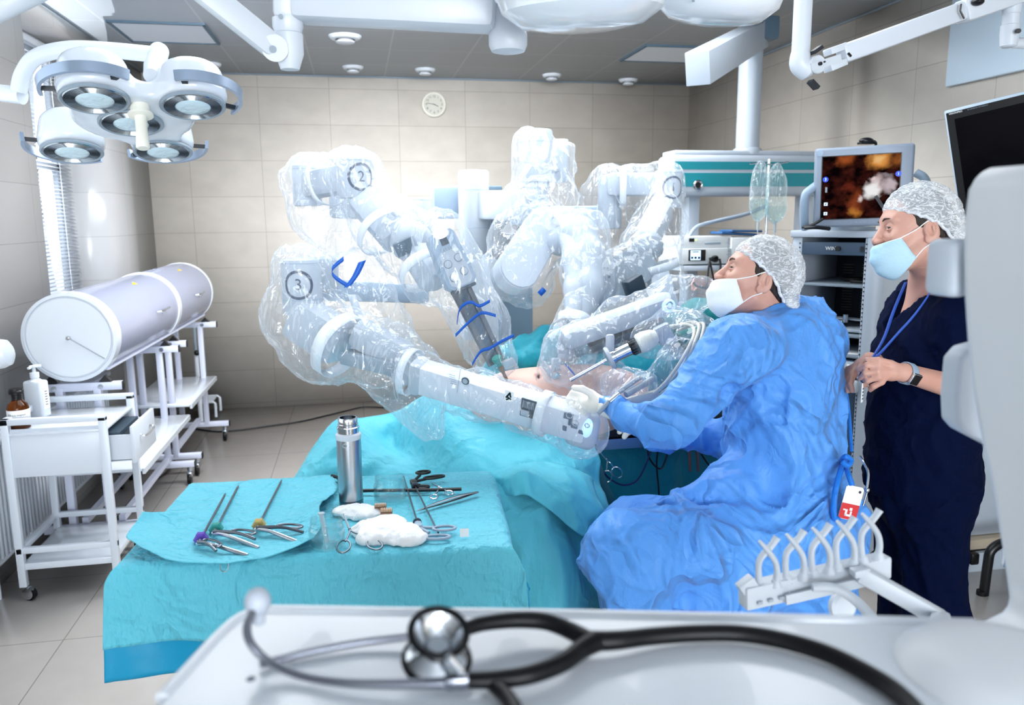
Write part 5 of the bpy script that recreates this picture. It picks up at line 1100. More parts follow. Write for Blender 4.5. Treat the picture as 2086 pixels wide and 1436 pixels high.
P = R.reshape(-1, 3); P[:, 2] += np.maximum(.003*ridge(P, (16, 16, 16), 3), -.001)+.002
MB().grid(P.reshape(R.shape)).done('sterile_wrap', M['drape_crepe'], None, 180, label='open teal sterile wrap with upturned left corner holding three graspers', cat='wrap', mods=[solid(.0018)])
MB().tube([Z(675, 969, .016), Z(690, 975, .012), Z(700, 998, .008), Z(760, 999, .012), Z(880, 998, .012), Z(940, 996, .012)], .0055, 10, k=5).done('suction_tube', M['black'], label='black tube lying across the crepe sheet behind thermos and jar', cat='tube')

# thermos flask
c = Z(716, 1026); k = .0355
th = thing('thermos_flask', 'tall brushed steel thermos flask without cap on the instrument table', 'flask', c)
MB().lathe(c, (0, 0, 1), [(k*.96, 0), (k, .003), (k, .018)], 48).done('base_band', M['dsteel'], th)
MB().lathe(c, (0, 0, 1), [(k*1.0, .018), (k*1.0, .200), (k*.99, .203)], 48, True, True).done('body', M['steel'], th)
MB().lathe(c, (0, 0, 1), [(k*1.02, .202), (k*1.04, .205), (k*1.04, .216), (k*.98, .219), (k*.9, .221)], 48).done('white_collar', M['white_plastic'], th)
MB().lathe(c, (0, 0, 1), [(k*.88, .219), (k*.88, .232), (k*.92, .233), (k*.92, .238), (k*.84, .240), (k*.84, .247), (k*.80, .249), (k*.80, .263), (k*.76, .266), (k*.66, .266), (k*.66, .22)], 48, True, False).done('threaded_neck', M['chrome'], th)
MB().torus(c+V3(-.012, -k, .19), (0, 1, 0), .0055, .0015, 20, 6).done('strap_lug', M['chrome'], th)
def jar(nm, lb, c, r, h, fill, lean=0):
    t = thing(nm, lb, 'jar', c)
    MB().lathe(c, (0, 0, 1), [(r*.90, 0), (r*.98, .004), (r, .012), (r, h*.62), (r*.96, h*.70), (r*.88, h*.76), (r*.88, h*.82), (r*.91, h*.84), (r*.88, h*.87), (r*.91, h*.90), (r*.88, h*.94), (r*.88, h), (r*.85, h), (r*.85, h*.78), (r*.93, h*.68), (r*.96, h*.6), (r*.96, .014), (r*.9, .008)], 48).done('jar_glass', M['jar'], t)
    if fill: MB().lathe(c, (0, 0, 1), [(r*.88, .0088), (r*.955, .0145), (r*.955, fill)], 40).done('liquid', M['liquid'], t)
    return t
jar('glass_jar', 'open clear glass jar with a little water right of the thermos', Z(795, 1020), .049, .078, .016)
j2 = jar('glass_jar', 'clear glass jar half full of liquid at the front edge, holding a tube', Z(667, 1112), .046, .075, .034)
c = Z(667, 1112); MB().cyl(c+V3(.0, -.012, .0145), c+V3(-.012, .01, .085), .0062, n=16).lathe(c+V3(-.012, .01, .085), (0, 0, 1), [(.0062, 0), (.009, .0), (.009, .003), (.006, .003)], 16).done('test_tube', M['frost'], label='short clear tube standing in the front jar', cat='tube')
def gauze(lb, pts, h, seed):
    c0 = [Z(*p) for p in pts]
    def f(P):
        d = None
        for a in c0: e = ell(P, a+V3(0, 0, h*.4), (.050, .036, h)); d = e if d is None else smin(d, e, .02)
        d = smax(d, ZS+.0008-P[..., 2], .004); return d-.004*ridge(P, (30, 30, 30), seed)-.002*ridge(P, (70, 70, 70), seed)
    lo, hi = bounds(c0, .08); lo[2] = ZS-.004; hi[2] = ZS+.06; sdf_obj('gauze_pad', f, lo, hi, .004, M['gauze'], label=lb, cat='gauze')
gauze('flat white gauze pad behind the forceps, left of the brushes', [(715, 1046), (745, 1050)], .014, 3)
gauze('large crumpled white gauze pile in front of the brown brushes', [(755, 1085), (790, 1075), (815, 1090), (765, 1100), (830, 1102)], .022, 5)
for px, py, lb in ((775, 1030, 'small bronze slotted brush on the gauze, the rear one'), (787, 1040, 'small bronze slotted brush on the gauze, the front one')):
    c = Z(px, py, .026); b = MB().box(c, (.034, .016, .006), RT, bev=.002).box(c+V3(0, 0, -.009), (.034, .018, .012), RT, bev=.003); t = b.done('slotted_brush', M['copper'], label=lb, cat='brush', group='bronze brushes')
    for i in range(7): MB().box(c+RT@V3((i-3)*.0046, -.004, .004), (.0022, .014, .008), RT).done('tooth', M['copper_l'], t)
def grasper(lb, tip, knob, h1, h2, mk):
    tip, knob, h1, h2 = [Z(*p) for p in (tip, knob, h1, h2)]; d = nrm(tip-knob)
    t = thing('laparoscopic_grasper', lb, 'grasper', (knob+tip)/2*V3(1, 1, 0)+V3(0, 0, ZS))
    MB().cyl(knob, tip, .0034, n=14).cyl(tip, tip+d*.02+V3(0, 0, .002), .003, .001, n=10).done('shaft', M['dsteel'], t)
    b = MB(); n = 12; pr = []
    F = frame(d); G = []
    for z, s in ((-.016, .8), (-.012, 1.0), (.004, 1.0), (.010, .7)): G.append([knob+F@V3((.0155+.003*(j % 2 == 0))*s*math.cos(2*math.pi*j/n), (.0155+.003*(j % 2 == 0))*s*math.sin(2*math.pi*j/n), z) for j in range(n)])
    b.rings(np.array(G)).done('knob', M[mk], t)
    k = knob-d*.018; MB().cyl(k, k-d*.018, .0065, n=16).done('neck', M['steel'], t)
    k2 = k-d*.02; MB().tube(spline([k2, k2*.7+h1*.3+V3(0, 0, .006), k2*.25+h1*.75+V3(0, 0, .002), h1], 6), [.006, .005, .0058, .0045], 10).done('finger_bar', M['steel'], t)
    m_ = k2*.45+h2*.55; MB().tube(spline([k2+V3(0, 0, .004), m_+V3(0, .006, .008), h2], 6), [.006, .0045, .004], 10).done('thumb_bar', M['dsteel'], t)
    rc = k2*.3+h2*.7+V3(0, .022, .006); e1 = nrm(h2-k2); e2 = nrm(np.cross((0, 0, 1), e1)); q = np.linspace(0, 2*math.pi, 25)[:-1]
    MB().tube([rc+e1*.036*math.cos(a)+e2*.013*math.sin(a) for a in q], .0034, 8, closed=True).done('finger_loop', M['dsteel'], t)
    MB().sph(k2, .0065).done('pivot', M['chrome'], t)
grasper('steel grasper with purple knob lying leftmost in the open wrap', (457, 1010, .012), (410, 1096, .018), (504, 1131, .006), (440, 1122, .02), 'purple')
grasper('steel grasper with green knob between the purple and the gold ones', (484, 993, .012), (441, 1076, .018), (527, 1116, .006), (520, 1098, .02), 'green')
grasper('steel grasper with gold knob lying rightmost in the open wrap', (572, 982, .012), (528, 1068, .018), (612, 1106, .006), (618, 1084, .02), 'gold')
def pistol(lb, a, b, g, m, rings):
    a, b = Z(*a), Z(*b); t = thing('laparoscopic_forceps', lb, 'forceps', V3(*(a+b)[:2]/2, ZS)); d = nrm(b-a)
    MB().cyl(a, b, .0026, n=12).done('shaft', M['dsteel'], t); MB().bar(a-d*.022, a+d*.014, .02, .018, bev=.005).cyl(a+d*.014, a+d*.03, .007).done('handle_body', M[m], t)
    MB().lathe(a+d*.018, d, [(.006, 0), (.012, .002), (.012, .008), (.006, .01)], 16).done('turn_wheel', M['dark_slate'], t)
    for c_, r1, r2, ang in rings:
        c_ = Z(*c_); e = rotz(ang); q = np.linspace(0, 2*math.pi, 25)[:-1]
        bb = MB().tube([c_+e@V3(r1*math.cos(x), r2*math.sin(x), 0) for x in q], .0042, 8, closed=True); s = a-d*.015; e2 = nrm(c_-s)
        bb.tube([s, (s+c_)/2, c_-e2*r1*.95], .0048, 8).done('finger_ring', M[m], t)
    return t
pistol('black-handled laparoscopic forceps behind the tweezers, handle towards the drape', (843, 985, .018), (893, 1085, .008), None, 'black', [((862, 962, .03), .022, .013, .1), ((884, 972, .018), .034, .011, .2), ((862, 992, .012), .018, .012, .0)])
pistol('grey-handled laparoscopic forceps at the front right of the table', (852, 1070, .014), (822, 970, .012), None, 'grey_b', [((905, 1076, .014), .030, .015, -.1), ((890, 1094, .008), .034, .013, -.12)])
a, b_ = Z(848, 1041, .006), Z(974, 1002, .012); d = nrm(b_-a)
t = thing('tweezers', 'long flat steel tweezers lying across the right half of the table', 'tweezers', (a+b_)/2)
for s in (-1, 1): MB().tube(spline([a, a*.65+b_*.35+V3(0, 0, .004*s+.002), a*.3+b_*.7+V3(0, 0, .004*s+.002), b_], 6), [.0016, .005, .0065, .0055], 8, flat=.35).done('blade', M['dsteel'], t)
t = thing('hemostat', 'steel ringed forceps propped on the front jar at the table edge', 'clamp', Z(712, 1095))
ring_clip(t, Z(700, 1113, .008), Z(763, 1109, .008), Z(712, 1078, .03), Z(700, 1046, .055), .0026, 'dsteel', fl=V3(0, -.3, 1))
t = thing('surgical_scissors', 'small shiny scissors with ring handles beside the black forceps handle', 'scissors', Z(900, 1006))
ring_clip(t, Z(884, 1012, .01), Z(915, 1004, .01), Z(894, 992, .014), Z(880, 986, .014), .0028, 'chrome', fl=V3(0, -.3, 1), rr=.012)
MB().box(Z(946, 1085, .012), (.024, .0012, .022), RT@rotx(-.45)).done('paper_tag', M['paper'], label='small white paper square standing by the grey forceps handle', cat='paper tag')
p = Z(458, 1146); MB().tube([p+V3(-.009, -.008, 0), p+V3(-.008, -.014, -.012), p+V3(0, -.016, -.017), p+V3(.008, -.014, -.012), p+V3(.010, -.008, .001)], .0014, 8, k=4).done('towel_clip', M['chrome'], label='tiny steel clip loop hanging below the front edge of the wrap', cat='clip')
# ---------------------------------------------------------------- people
def head_sdf(P, O, R, s=1.0, age=0):
    q = ((P-O)@R)/s; a = np.abs(q[..., 1]); m = np.stack([q[..., 0], a, q[..., 2]], -1)
    d = ell(m, (-.004, 0, .045), (.098, .077, .098))
    d = smin(d, ell(m, (.040, 0, .0), (.058, .060, .095)), .03)
    d = smin(d, cap(m, (.005, .055, -.045), (.075, .018, -.092), .017, .020), .035)
    d = smin(d, ell(m, (.088, 0, -.088), (.020, .024, .022)), .02)
    d = smin(d, cap(m, (.086, .008, .056), (.076, .045, .052), .012, .012), .012)
    d = smin(d, ell(m, (.066, .048, -.002), (.026, .022, .020)), .02)
    d = smax(d, .0175-np.linalg.norm(m-np.array([.101, .033, .028]), axis=-1), .012)
    ev = m-np.array([.0805, .031, .0285]); ld = smax(np.linalg.norm(ev, axis=-1)-.0150, .0125-np.linalg.norm(ev, axis=-1), .001); ld = smax(ld, -smax(np.abs(ev[..., 2])-.0042*np.clip(1-(ev[..., 1]/.0135)**2, 0, 1), -ev[..., 0], .001), .0015); d = smin(d, ld, .003)
    d = smin(d, cap(q, (.088, 0, .046), (.118, 0, -.003), .0085, .0115), .010)
    d = smin(d, ell(m, (.111, .011, -.009), (.014, .009, .009)), .006)
    d = smin(d, cap(m, (.102, 0, -.042), (.094, .020, -.044), .007, .004), .008)
    d = smin(d, cap(m, (.100, 0, -.054), (.093, .018, -.052), .008, .004), .008)
    # ears: a tilted bowl with rim and lobe
    Re = roty(.18)@rotz(-.28); ec = np.array([-.010, .079, .006])
    e = ell(m, ec, (.021, .0095, .034), Re); e = smax(e, .0115-np.linalg.norm((m-ec-np.array([.003, .0125, .003]))/np.array([1, 1, 1.8]), axis=-1), .003); e = e
    e = smin(e, ell(m, ec+np.array([.008, -.001, -.026]), (.011, .006, .011)), .006); e = smin(e, cap(m, ec+np.array([.014, .001, -.006]), ec+np.array([.013, -.004, .006]), .005), .004)
    d = smin(d, e, .004); d = smax(d, .0125-np.linalg.norm((m-ec-np.array([.004, .0105, .003]))/np.array([1, .85, 1.7]), axis=-1), .0025); d = smin(d, cap(m, ec+np.array([-.003, .004, .012]), ec+np.array([-.006, .005, -.008]), .0028), .003)
    return d*s
def head_frame(O, fwd, up):
    f = nrm(fwd); u = nrm(np.asarray(up)-f*(np.asarray(up)@f)); return np.column_stack([f, np.cross(u, f), u])
def body_obj(fn, O, R, lo, hi, par):      # the head meshed finer than the rest, one mesh
    fl = lambda P: ((P-O)@R)[..., 2]+.10+0*P[..., 0]
    v1, f1 = sdf_mesh(lambda P: smax(fn(P), -fl(P)-.006, .001), O-.19, O+.19, .0023); v2, f2 = sdf_mesh(lambda P: smax(fn(P), fl(P)-.006, .001), lo, hi, .0044)
    return mesh_obj('body', np.concatenate([v1, v2]), np.concatenate([f1, f2+len(v1)]), M['skin_face'], par, 180)
def face_parts(par, O, R, s, seed):
    def T(x, y, z): return O+R@(np.array([x, y, z])*s)
    for y in (-1, 1):
        c = T(.0805, .031*y, .0285); ew = MB().sph(c, .0128*s, n=20).done('eye', M['eye_white'], par)
        MB().lathe(c, R[:, 0]*.86+R[:, 1]*(.5 if y > 0 else -.1), [(.0066, .0112), (.005, .0126), (.002, .0133)], 18, False).done('iris', M['iris'], ew)
        for zz, nm in ((.0062, 'upper_lid'), (-.0060, 'lower_lid')):
            MB().tube(spline([T(.082, (.031-.015)*y, .0285), T(.0945, .031*y, .0285+zz), T(.082, (.031+.0155)*y, .0275)], 6), [.0012, .0024, .0012], 8).done(nm, M['skin_face'], par)
        MB().tube(spline([T(.0975, .012*y, .050), T(.0965, .028*y, .056), T(.084, .05*y, .052)], 6), [.003, .0046, .0018], 8, flat=.7).done('eyebrow', M['brow'], par)
        MB().sph(T(.1195, .0075*y, -.0135), (.004*s, .003*s, .002*s), R, 10).done('nostril', M['nostril'], par)
def cap_parts(par, O, R, s, seed, puff=0.0, bunz=-.03):
    pn_ = nrm(np.array([-.56, 0, 1.0])); pc = np.array([.0, 0, .037])       # edge plane from brow over the ear to the nape
    def hair(P):
        q = ((P-O)@R)/s; d = ell(q, (-.006, 0, .043), (.101, .081, .102)); d = smin(d, ell(q, (-.055, 0, -.01), (.045, .058, .05)), .03)
        side = smin(smax(pc[2]-.004-(q@pn_), -q[..., 0]-.2, .01), 9, .01); return smax(smax(d, -((q-pc-np.array([0, 0, -.030]))@pn_), .006), q[..., 0]-.030-.5*np.clip(q[..., 2]-.045, 0, 1), .004)*s
    sdf_obj('hair', hair, O-.2, O+.2, .006, M['hair'], par)
    def capf(P):
        q = ((P-O)@R)/s; d = ell(q, (-.014-puff*.3, 0, .050), (.108+puff, .090+puff*.4, .108+puff*.4)); d = smin(d, ell(q, (-.10-puff, 0, bunz), (.035, .055, .040)), .03)
        d = smin(d, ell(q, (-.062, 0, -.002), (.05, .074, .045)), .03)
        w_ = np.clip(((q-pc)@pn_)/.05, 0, 1); d = d-.0045*ridge(q, (34, 34, 60), seed)*w_-.003*ridge(q, (80, 80, 80), seed+2)
        return smax(d, -((q-pc)@pn_)-.025*np.clip((-q[..., 0]-.05)/.05, 0, 1), .008)*s
    sdf_obj('bouffant_cap', capf, O-.24, O+.24, .0045, M['cap'], par)
    G = []
    for a in np.linspace(0, 2*math.pi, 60)[:-1]:
        x = .094*math.cos(a)-.010; y = .088*math.sin(a); z = pc[2]+.56*x; e = .0035*math.sin(a*38)
        if x < -.03: z -= .022*min(1, (-x-.03)/.04)
        G.append(O+R@(np.array([x, y*(1 if x < .02 else 1-.10*(x-.02)/.065), z+e+.004])*s))
    MB().tube(G, .0046*s, 8, closed=True).done('cap_elastic', M['cap_dense'], par)
    if True:
        def bun(P):
            q = ((P-O)@R)/s; d = ell(q, (-.098-puff, 0, bunz-.004), (.032, .050, .034)); return (d-.006*ridge(q, (40, 40, 60), seed+4)-.003*ridge(q, (90, 90, 90), seed))*s
        sdf_obj('cap_gather', bun, O-.24, O+.24, .0045, M['cap_dense'], par)
def mask_parts(par, O, R, s, m, seed):
    def T(p): return O+R@(np.array(p)*s)
    fr_ = spline([(.1245, 0, -.020), (.136, 0, -.048), (.128, 0, -.084), (.102, 0, -.114), (.070, 0, -.124)], 5); G = []
    n = len(fr_)
    for i, f_ in enumerate(fr_):
        v = i/(n-1); xr = .070-.040*v; zr = -.008-.060*v; yr = .071-.007*v; row = []
        for u in np.linspace(-1, 1, 25):
            k = 1-abs(u)**2.3; pl = .0022*math.sin(v*math.pi*7)*(k)
            row.append(T((xr+(f_[0]-xr)*k+pl, yr*math.sin(u*math.pi/2)*(.55+.45*abs(u)), zr+(f_[2]-zr)*k)))
        G.append(row)
    G = np.array(G); P = G.reshape(-1, 3); P = P+R[:, 0]*(.0022*pn(P, 60, seed))[:, None]
    mk = MB().grid(P.reshape(G.shape)).done('face_mask', M[m], par, 180, mods=[solid(.0016)])
    MB().tube(G[0], .0014, 6).done('mask_edge', M['mask_w'], mk)
    for y in (-1, 1):
        MB().tube(spline([T((.071, .0695*y, -.008)), T((.03, .078*y, .012)), T((-.004, .084*y, .034)), T((-.026, .079*y, .02))], 6), .0016, 6).done('ear_loop', M['mask_w'], mk)
        MB().tube(spline([T((.031, .064*y, -.067)), T((.012, .073*y, -.044)), T((-.008, .080*y, -.030)), T((-.026, .076*y, -.01))], 6), .0016, 6).done('ear_loop', M['mask_w'], mk)
def folds(P, seed, a1=.010, a2=.0045, f1=(6, 6, 5), f2=(17, 17, 13)):
    wv = P+.07*np.stack([pn(P, 3.5, seed+1), pn(P, 3.5, seed+2), pn(P, 3.5, seed+3)], -1)
    r1 = np.clip(1-1.25*np.abs(pn(wv, f1, seed)), 0, 1); r2 = np.clip(1-1.25*np.abs(pn(wv, f2, seed+5)), 0, 1)
    return a1*(r1**3-.25)+a2*(r2**3-.25)+a1*.7*pn(P, 3.2, seed+9)

# --- seated surgeon
HS = .98; fS = nrm(-CR*math.cos(.30)+CU*math.sin(.30)+CF*.10); uS = CU*math.cos(.30)+CR*math.sin(.30)
cen = W(1556, 578, 2.12)+CF*.078; RS_ = head_frame(cen, fS, uS)
sg = thing('person', 'seated surgeon in bright blue gown, white cap and lowered white mask, looking up', 'person', W(1620, 1080, 2.15)*V3(1, 1, 0))
J = dict(neck=W(1585, 645, 2.20), shL=W(1512, 712, 2.03), shR=W(1672, 700, 2.36), elL=W(1354, 862, 2.05), wrL=W(1240, 830, 2.24), elR=W(1495, 895, 2.46), wrR=W(1335, 882, 2.52),
         chest=W(1600, 770, 2.2), belly=W(1598, 940, 2.16), pel=W(1632, 1060, 2.16), hipL=W(1620, 1100, 2.06), hipR=W(1655, 1075, 2.30), knL=W(1262, 1125, 1.95), knR=W(1285, 1085, 2.28),
         anL=W(1330, 1500, 2.0), anR=W(1360, 1480, 2.3))
HANDS = []
def hand(wr, palm, fingers, thumb, r=.0088, pw=.036):
    HANDS.append(1)
    def f(P):
        d = cap(P, wr, np.asarray(wr)*.35+np.asarray(palm)*.65, .024, .025); d = smin(d, cap(P, np.asarray(wr)*.3+np.asarray(palm)*.7, palm, .024, .022), .012)
        for i, c in enumerate(fingers+[thumb]):
            d = smin(d, cap(P, palm if i < len(fingers) else wr, c[0], .016, r*1.12), .010)
            d = smin(d, poly(P, c, [r*1.08, r, r*.85][:len(c)], .003), .004)
        return d
    return f
gl = hand(J['wrL'], W(1200, 822, 2.30), [[W(1188, 806, 2.33), W(1168, 800, 2.36), W(1158, 812, 2.37)], [W(1184, 816, 2.33), W(1162, 814, 2.36), W(1154, 826, 2.37)],
      [W(1184, 828, 2.32), W(1164, 830, 2.35), W(1158, 842, 2.36)], [W(1188, 840, 2.31), W(1172, 846, 2.34), W(1168, 856, 2.34)]], [W(1205, 802, 2.28), W(1186, 792, 2.28), W(1170, 790, 2.29)], r=.0095)
gr = hand(J['wrR'], W(1300, 862, 2.58), [[W(1285, 850, 2.60), W(1265, 846, 2.62), W(1255, 856, 2.62)], [W(1284, 858, 2.60), W(1264, 858, 2.62), W(1256, 868, 2.62)],
      [W(1286, 868, 2.60), W(1268, 870, 2.62), W(1262, 880, 2.62)], [W(1290, 876, 2.59), W(1276, 882, 2.6), W(1272, 890, 2.6)]], [W(1302, 846, 2.56), W(1285, 838, 2.56), W(1270, 838, 2.57)], r=.0095)
def body_s(P):
    d = head_sdf(P, cen, RS_, HS)
    d = smin(d, cap(P, cen+RS_@V3(-.022, 0, -.04), J['neck'], .056, .060), .03)
    t = poly(P, [J['neck'], J['chest'], J['belly'], J['pel']], [.07, .105, .10, .11], .05); d = smin(d, t, .04)
    for s, l in (('L', gl), ('R', gr)):
        d = smin(d, cap(P, J['chest']*.4+J['sh'+s]*.6, J['sh'+s], .06, .055), .04)
        d = smin(d, poly(P, [J['sh'+s], J['el'+s], J['wr'+s]], [.048, .038, .026], .02), .03); d = smin(d, l(P), .01)
        d = smin(d, poly(P, [J['hip'+s], J['kn'+s], J['an'+s]], [.075, .055, .04], .03), .04)
    return d
lo, hi = bounds(list(J.values())+[cen+.13], .16); body_obj(body_s, cen, RS_, lo, hi, sg)
face_parts(sg, cen, RS_, HS, 1); cap_parts(sg, cen, RS_, HS, 2, puff=.006, bunz=-.036); mask_parts(sg, cen, RS_, HS, 'mask_w', 3)
for nm, f, w_ in (('glove', gl, J['wrL']), ('glove', gr, J['wrR'])): sdf_obj(nm, lambda P, f=f, w_=w_: f(P)-.0018, w_-.20, w_+.16, .004, M['glove'], sg)
MB().lathe(J['wrL']*.9+W(1200, 822, 2.30)*.1, J['elL']-J['wrL'], [(.028, -.01), (.031, .0), (.034, .05), (.036, .07)], 24, False, False).done('glove_cuff', M['glove'], sg, mods=[solid(.002)])
fdir = nrm(V3(-.75, .66, 0)); lat = nrm(J['shL']-J['shR'])
Rt = np.column_stack([lat, nrm(np.cross((0, 0, 1), lat)), (0, 0, 1)])
def gown(P):
    d = ell(P, J['chest']+V3(0, 0, .02), (.215, .150, .235), Rt)
    d = smin(d, ell(P, J['belly'], (.185, .165, .26), Rt), .10)
    d = smin(d, ell(P, J['pel']+V3(0, .0, -.02), (.20, .19, .19), Rt), .09)
    d = smin(d, cap(P, J['shL'], J['shR'], .088, .088), .07)
    d = smin(d, cap(P, J['neck']-V3(0, 0, .03), J['chest'], .078, .12), .05)
    d = smin(d, poly(P, [J['shL'], J['elL']], [.086, .060], .02), .05); d = smin(d, cap(P, J['elL'], J['wrL'], .060, .034), .03)
    d = smin(d, cap(P, J['elL']+V3(.03, 0, -.02), J['elL']*.4+J['wrL']*.6+V3(0, 0, -.02), .045, .03), .04)
    d = smin(d, poly(P, [J['shR'], J['elR'], J['wrR']], [.085, .075, .042], .03), .05)
    d = smin(d, poly(P, [J['hipL'], J['knL']], [.135, .100], .03), .07); d = smin(d, poly(P, [J['hipR'], J['knR']], [.13, .095], .03), .06)
    for k, y in (('L', 1.96), ('R', 2.26)):      # skirt of the gown hanging from the thighs
        d = smin(d, poly(P, [J['kn'+k]+V3(.03, 0, -.02), W(1295, 1220, y), W(1330, 1420, y+.02)], [.10, .095, .085], .03), .05)
        d = smin(d, poly(P, [J['hip'+k]+V3(-.15, 0, -.05), W(1460, 1230, y+.04), W(1470, 1430, y+.06)], [.13, .13, .12], .03), .08)
        d = smin(d, poly(P, [J['hip'+k], W(1640, 1230, y+.10), W(1640, 1400, y+.1)], [.15, .14, .12], .03), .08)
    d = smin(d, cap(P, W(1385, 1012, 2.08), W(1490, 985, 2.1), .035, .07), .06)
    # pressed valleys: under the arm, at the waist and along the lap
    d = smax(d, .018-cap(P, W(1490, 800, 1.97), W(1470, 880, 1.95), .012, .012), .03)
    for a, b, y in (((1520, 905), (1500, 1010), 1.93), ((1500, 960), (1400, 1030), 1.9), ((1545, 1010), (1530, 1100), 1.88), ((1560, 760), (1640, 830), 1.99)):
        d = smax(d, .016-cap(P, W(*a, y), W(*b, y), .0, .0), .03)
    d = d-folds(P, 31, .021, .009, (5, 5, 4.2), (13, 13, 9))
    nb = J['neck']; axn = nrm(cen-nb); q = P-nb; h = q@axn; r = np.linalg.norm(q-h[..., None]*axn, axis=-1)
    return smax(d, -np.maximum(r-.070, -(h-.005)), .008)
lo, hi = bounds(list(J.values()), .24); hi[2] = J['neck'][2]+.12; lo[2] = .25
sdf_obj('gown', gown, lo, hi, .0068, M['gown'], sg)
axn = nrm(cen-J['neck']); MB().lathe(J['neck'], axn, [(.078, -.035), (.074, -.008), (.071, .006), (.068, -.01)], 40, False, False).done('collar', M['white_matt'], sg)
MB().tube([W(*p) for p in ((1640, 628, 2.30), (1680, 665, 2.36), (1712, 740, 2.36), (1728, 830, 2.34), (1735, 920, 2.3))], .006, 8, k=6).done('gown_edge', M['gown_dk'], sg)
MB().tube([W(*p) for p in ((1722, 938, 2.02), (1712, 960, 1.96), (1700, 1010, 1.93), (1699, 1052, 1.92), (1708, 1058, 1.92))], .0085, 10, k=7).tube([W(*p) for p in ((1722, 940, 2.0), (1728, 965, 1.94), (1736, 988, 1.925))], .008, 10, k=6).tube([W(*p) for p in ((1716, 936, 1.96), (1724, 930, 1.94), (1734, 938, 1.94), (1726, 948, 1.93), (1716, 940, 1.94))], .008, 10, k=5).done('gown_tie', M['gown_dk'], sg)
# tag card hanging from the tie
k0, k1 = W(1744, 988, 1.93), W(1722, 1066, 1.93); dz = nrm(k0-k1); dx = nrm(CR-dz*(CR@dz)+dz*0); RK = np.column_stack([dx, -np.cross(dx, dz), dz]); RKz = np.column_stack([dx, dz, np.cross(dx, dz)])
tg = thing('tag_card', 'white and red plastic card hanging from the blue gown tie', 'card', k1); cc = (k0+k1)/2+dz*.004
wd, hh = .052, .100
MB().prism([(-wd/2+.006, -hh/2), (wd/2-.006, -hh/2), (wd/2, -hh/2+.006), (wd/2, hh/2-.006), (wd/2-.006, hh/2), (-wd/2+.006, hh/2), (-wd/2, hh/2-.006), (-wd/2, -hh/2+.006)], cc, RKz, .001).done('card', M['paper'], tg)
MB().box(cc+dz*-.026+RKz[:, 2]*.0012, (wd*.99, .0008, hh*.46), np.column_stack([dx, RKz[:, 2], dz])).done('red_panel', M['red'], tg)
lg = MB()
for x, z, w_, h_ in ((-.008, -.03, .006, .02), (-.002, -.037, .018, .006), (.004, -.018, .008, .008), (.006, -.03, .005, .012), (-.012, -.022, .012, .004)): lg.box(cc+dx*x+dz*z+RKz[:, 2]*.0020, (w_, .0006, h_), np.column_stack([dx, RKz[:, 2], dz]))
lg.done('card_emblem', M['paper'], tg); MB().lathe(cc+dx*.016+dz*.036, RKz[:, 2], [(.0042, .0), (.0042, .0016), (.002, .0018)], 16).done('eyelet', M['dark'], tg)
MB().sph(W(1766, 998, 1.98), .0085).cyl(W(1766, 1003, 1.98), W(1758, 1030, 1.98), .003).tube([W(1752, 930, 2.05), W(1768, 960, 2.0), W(1766, 995, 1.98)], .004, 8, k=5).done('reel_clip', M['chrome'], label='shiny round metal clip beside the hanging card', cat='clip')
# stool carrying the surgeon
ps = J['pel']; st = thing('stool', 'low round stool under the seated surgeon, hidden by the gown', 'stool', (ps[0], ps[1], 0))
MB().cyl((ps[0], ps[1], .50), (ps[0], ps[1], .56), .17, n=36, bev=.015).done('seat', M['dark'], st); MB().cyl((ps[0], ps[1], .08), (ps[0], ps[1], .5), .025).done('post', M['chrome'], st)
for i in range(5):
    a = i*1.2566; e = V3(ps[0]+.2*math.cos(a), ps[1]+.2*math.sin(a), .07); MB().bar((ps[0], ps[1], .09), e, .03, .025).done('leg', M['chrome'], st); MB().cyl(e+V3(-.01, 0, -.04), e+V3(.01, 0, -.04), .03, n=16).done('caster', M['rubber'], st)

# --- standing colleague in navy scrubs
HM = 1.04; fM = nrm(-CR*.98+CF*.12-CU*.06); uM = CU
cm = W(1897, 474, 2.10)+CF*.078*HM; RM = head_frame(cm, fM, uM)
mn = thing('person', 'standing man in navy scrubs with sheer cap, lowered blue mask and blue lanyard', 'person', W(1890, 1100, 2.25)*V3(1, 1, 0))
K = dict(neck=W(1908, 580, 2.24), shL=W(1968, 645, 2.08), shR=W(1878, 620, 2.42), elL=W(1985, 800, 2.06), wrL=W(1842, 759, 2.0), elR=W(1800, 750, 2.45), wrR=W(1772, 735, 2.22),
         chest=W(1890, 720, 2.26), belly=W(1880, 870, 2.26), pel=W(1880, 980, 2.28), hipL=W(1905, 1000, 2.2), hipR=W(1850, 1000, 2.36), knL=W(1905, 1260, 2.2), knR=W(1850, 1250, 2.36), anL=W(1905, 1480, 2.22), anR=W(1855, 1460, 2.38))
for k in ('anL', 'anR'): K[k][2] = .09
hl = hand(K['wrL'], W(1802, 757, 2.0), [[W(1790, 744, 1.99), W(1766, 744, 2.0), W(1750, 754, 2.03)], [W(1788, 756, 1.985), W(1763, 760, 2.0), W(1752, 772, 2.03)], [W(1790, 768, 1.985), W(1768, 775, 2.0), W(1760, 786, 2.03)], [W(1796, 778, 1.99), W(1780, 787, 2.0), W(1773, 794, 2.02)]],
          [W(1815, 740, 1.99), W(1790, 733, 1.99), W(1766, 732, 2.01)])
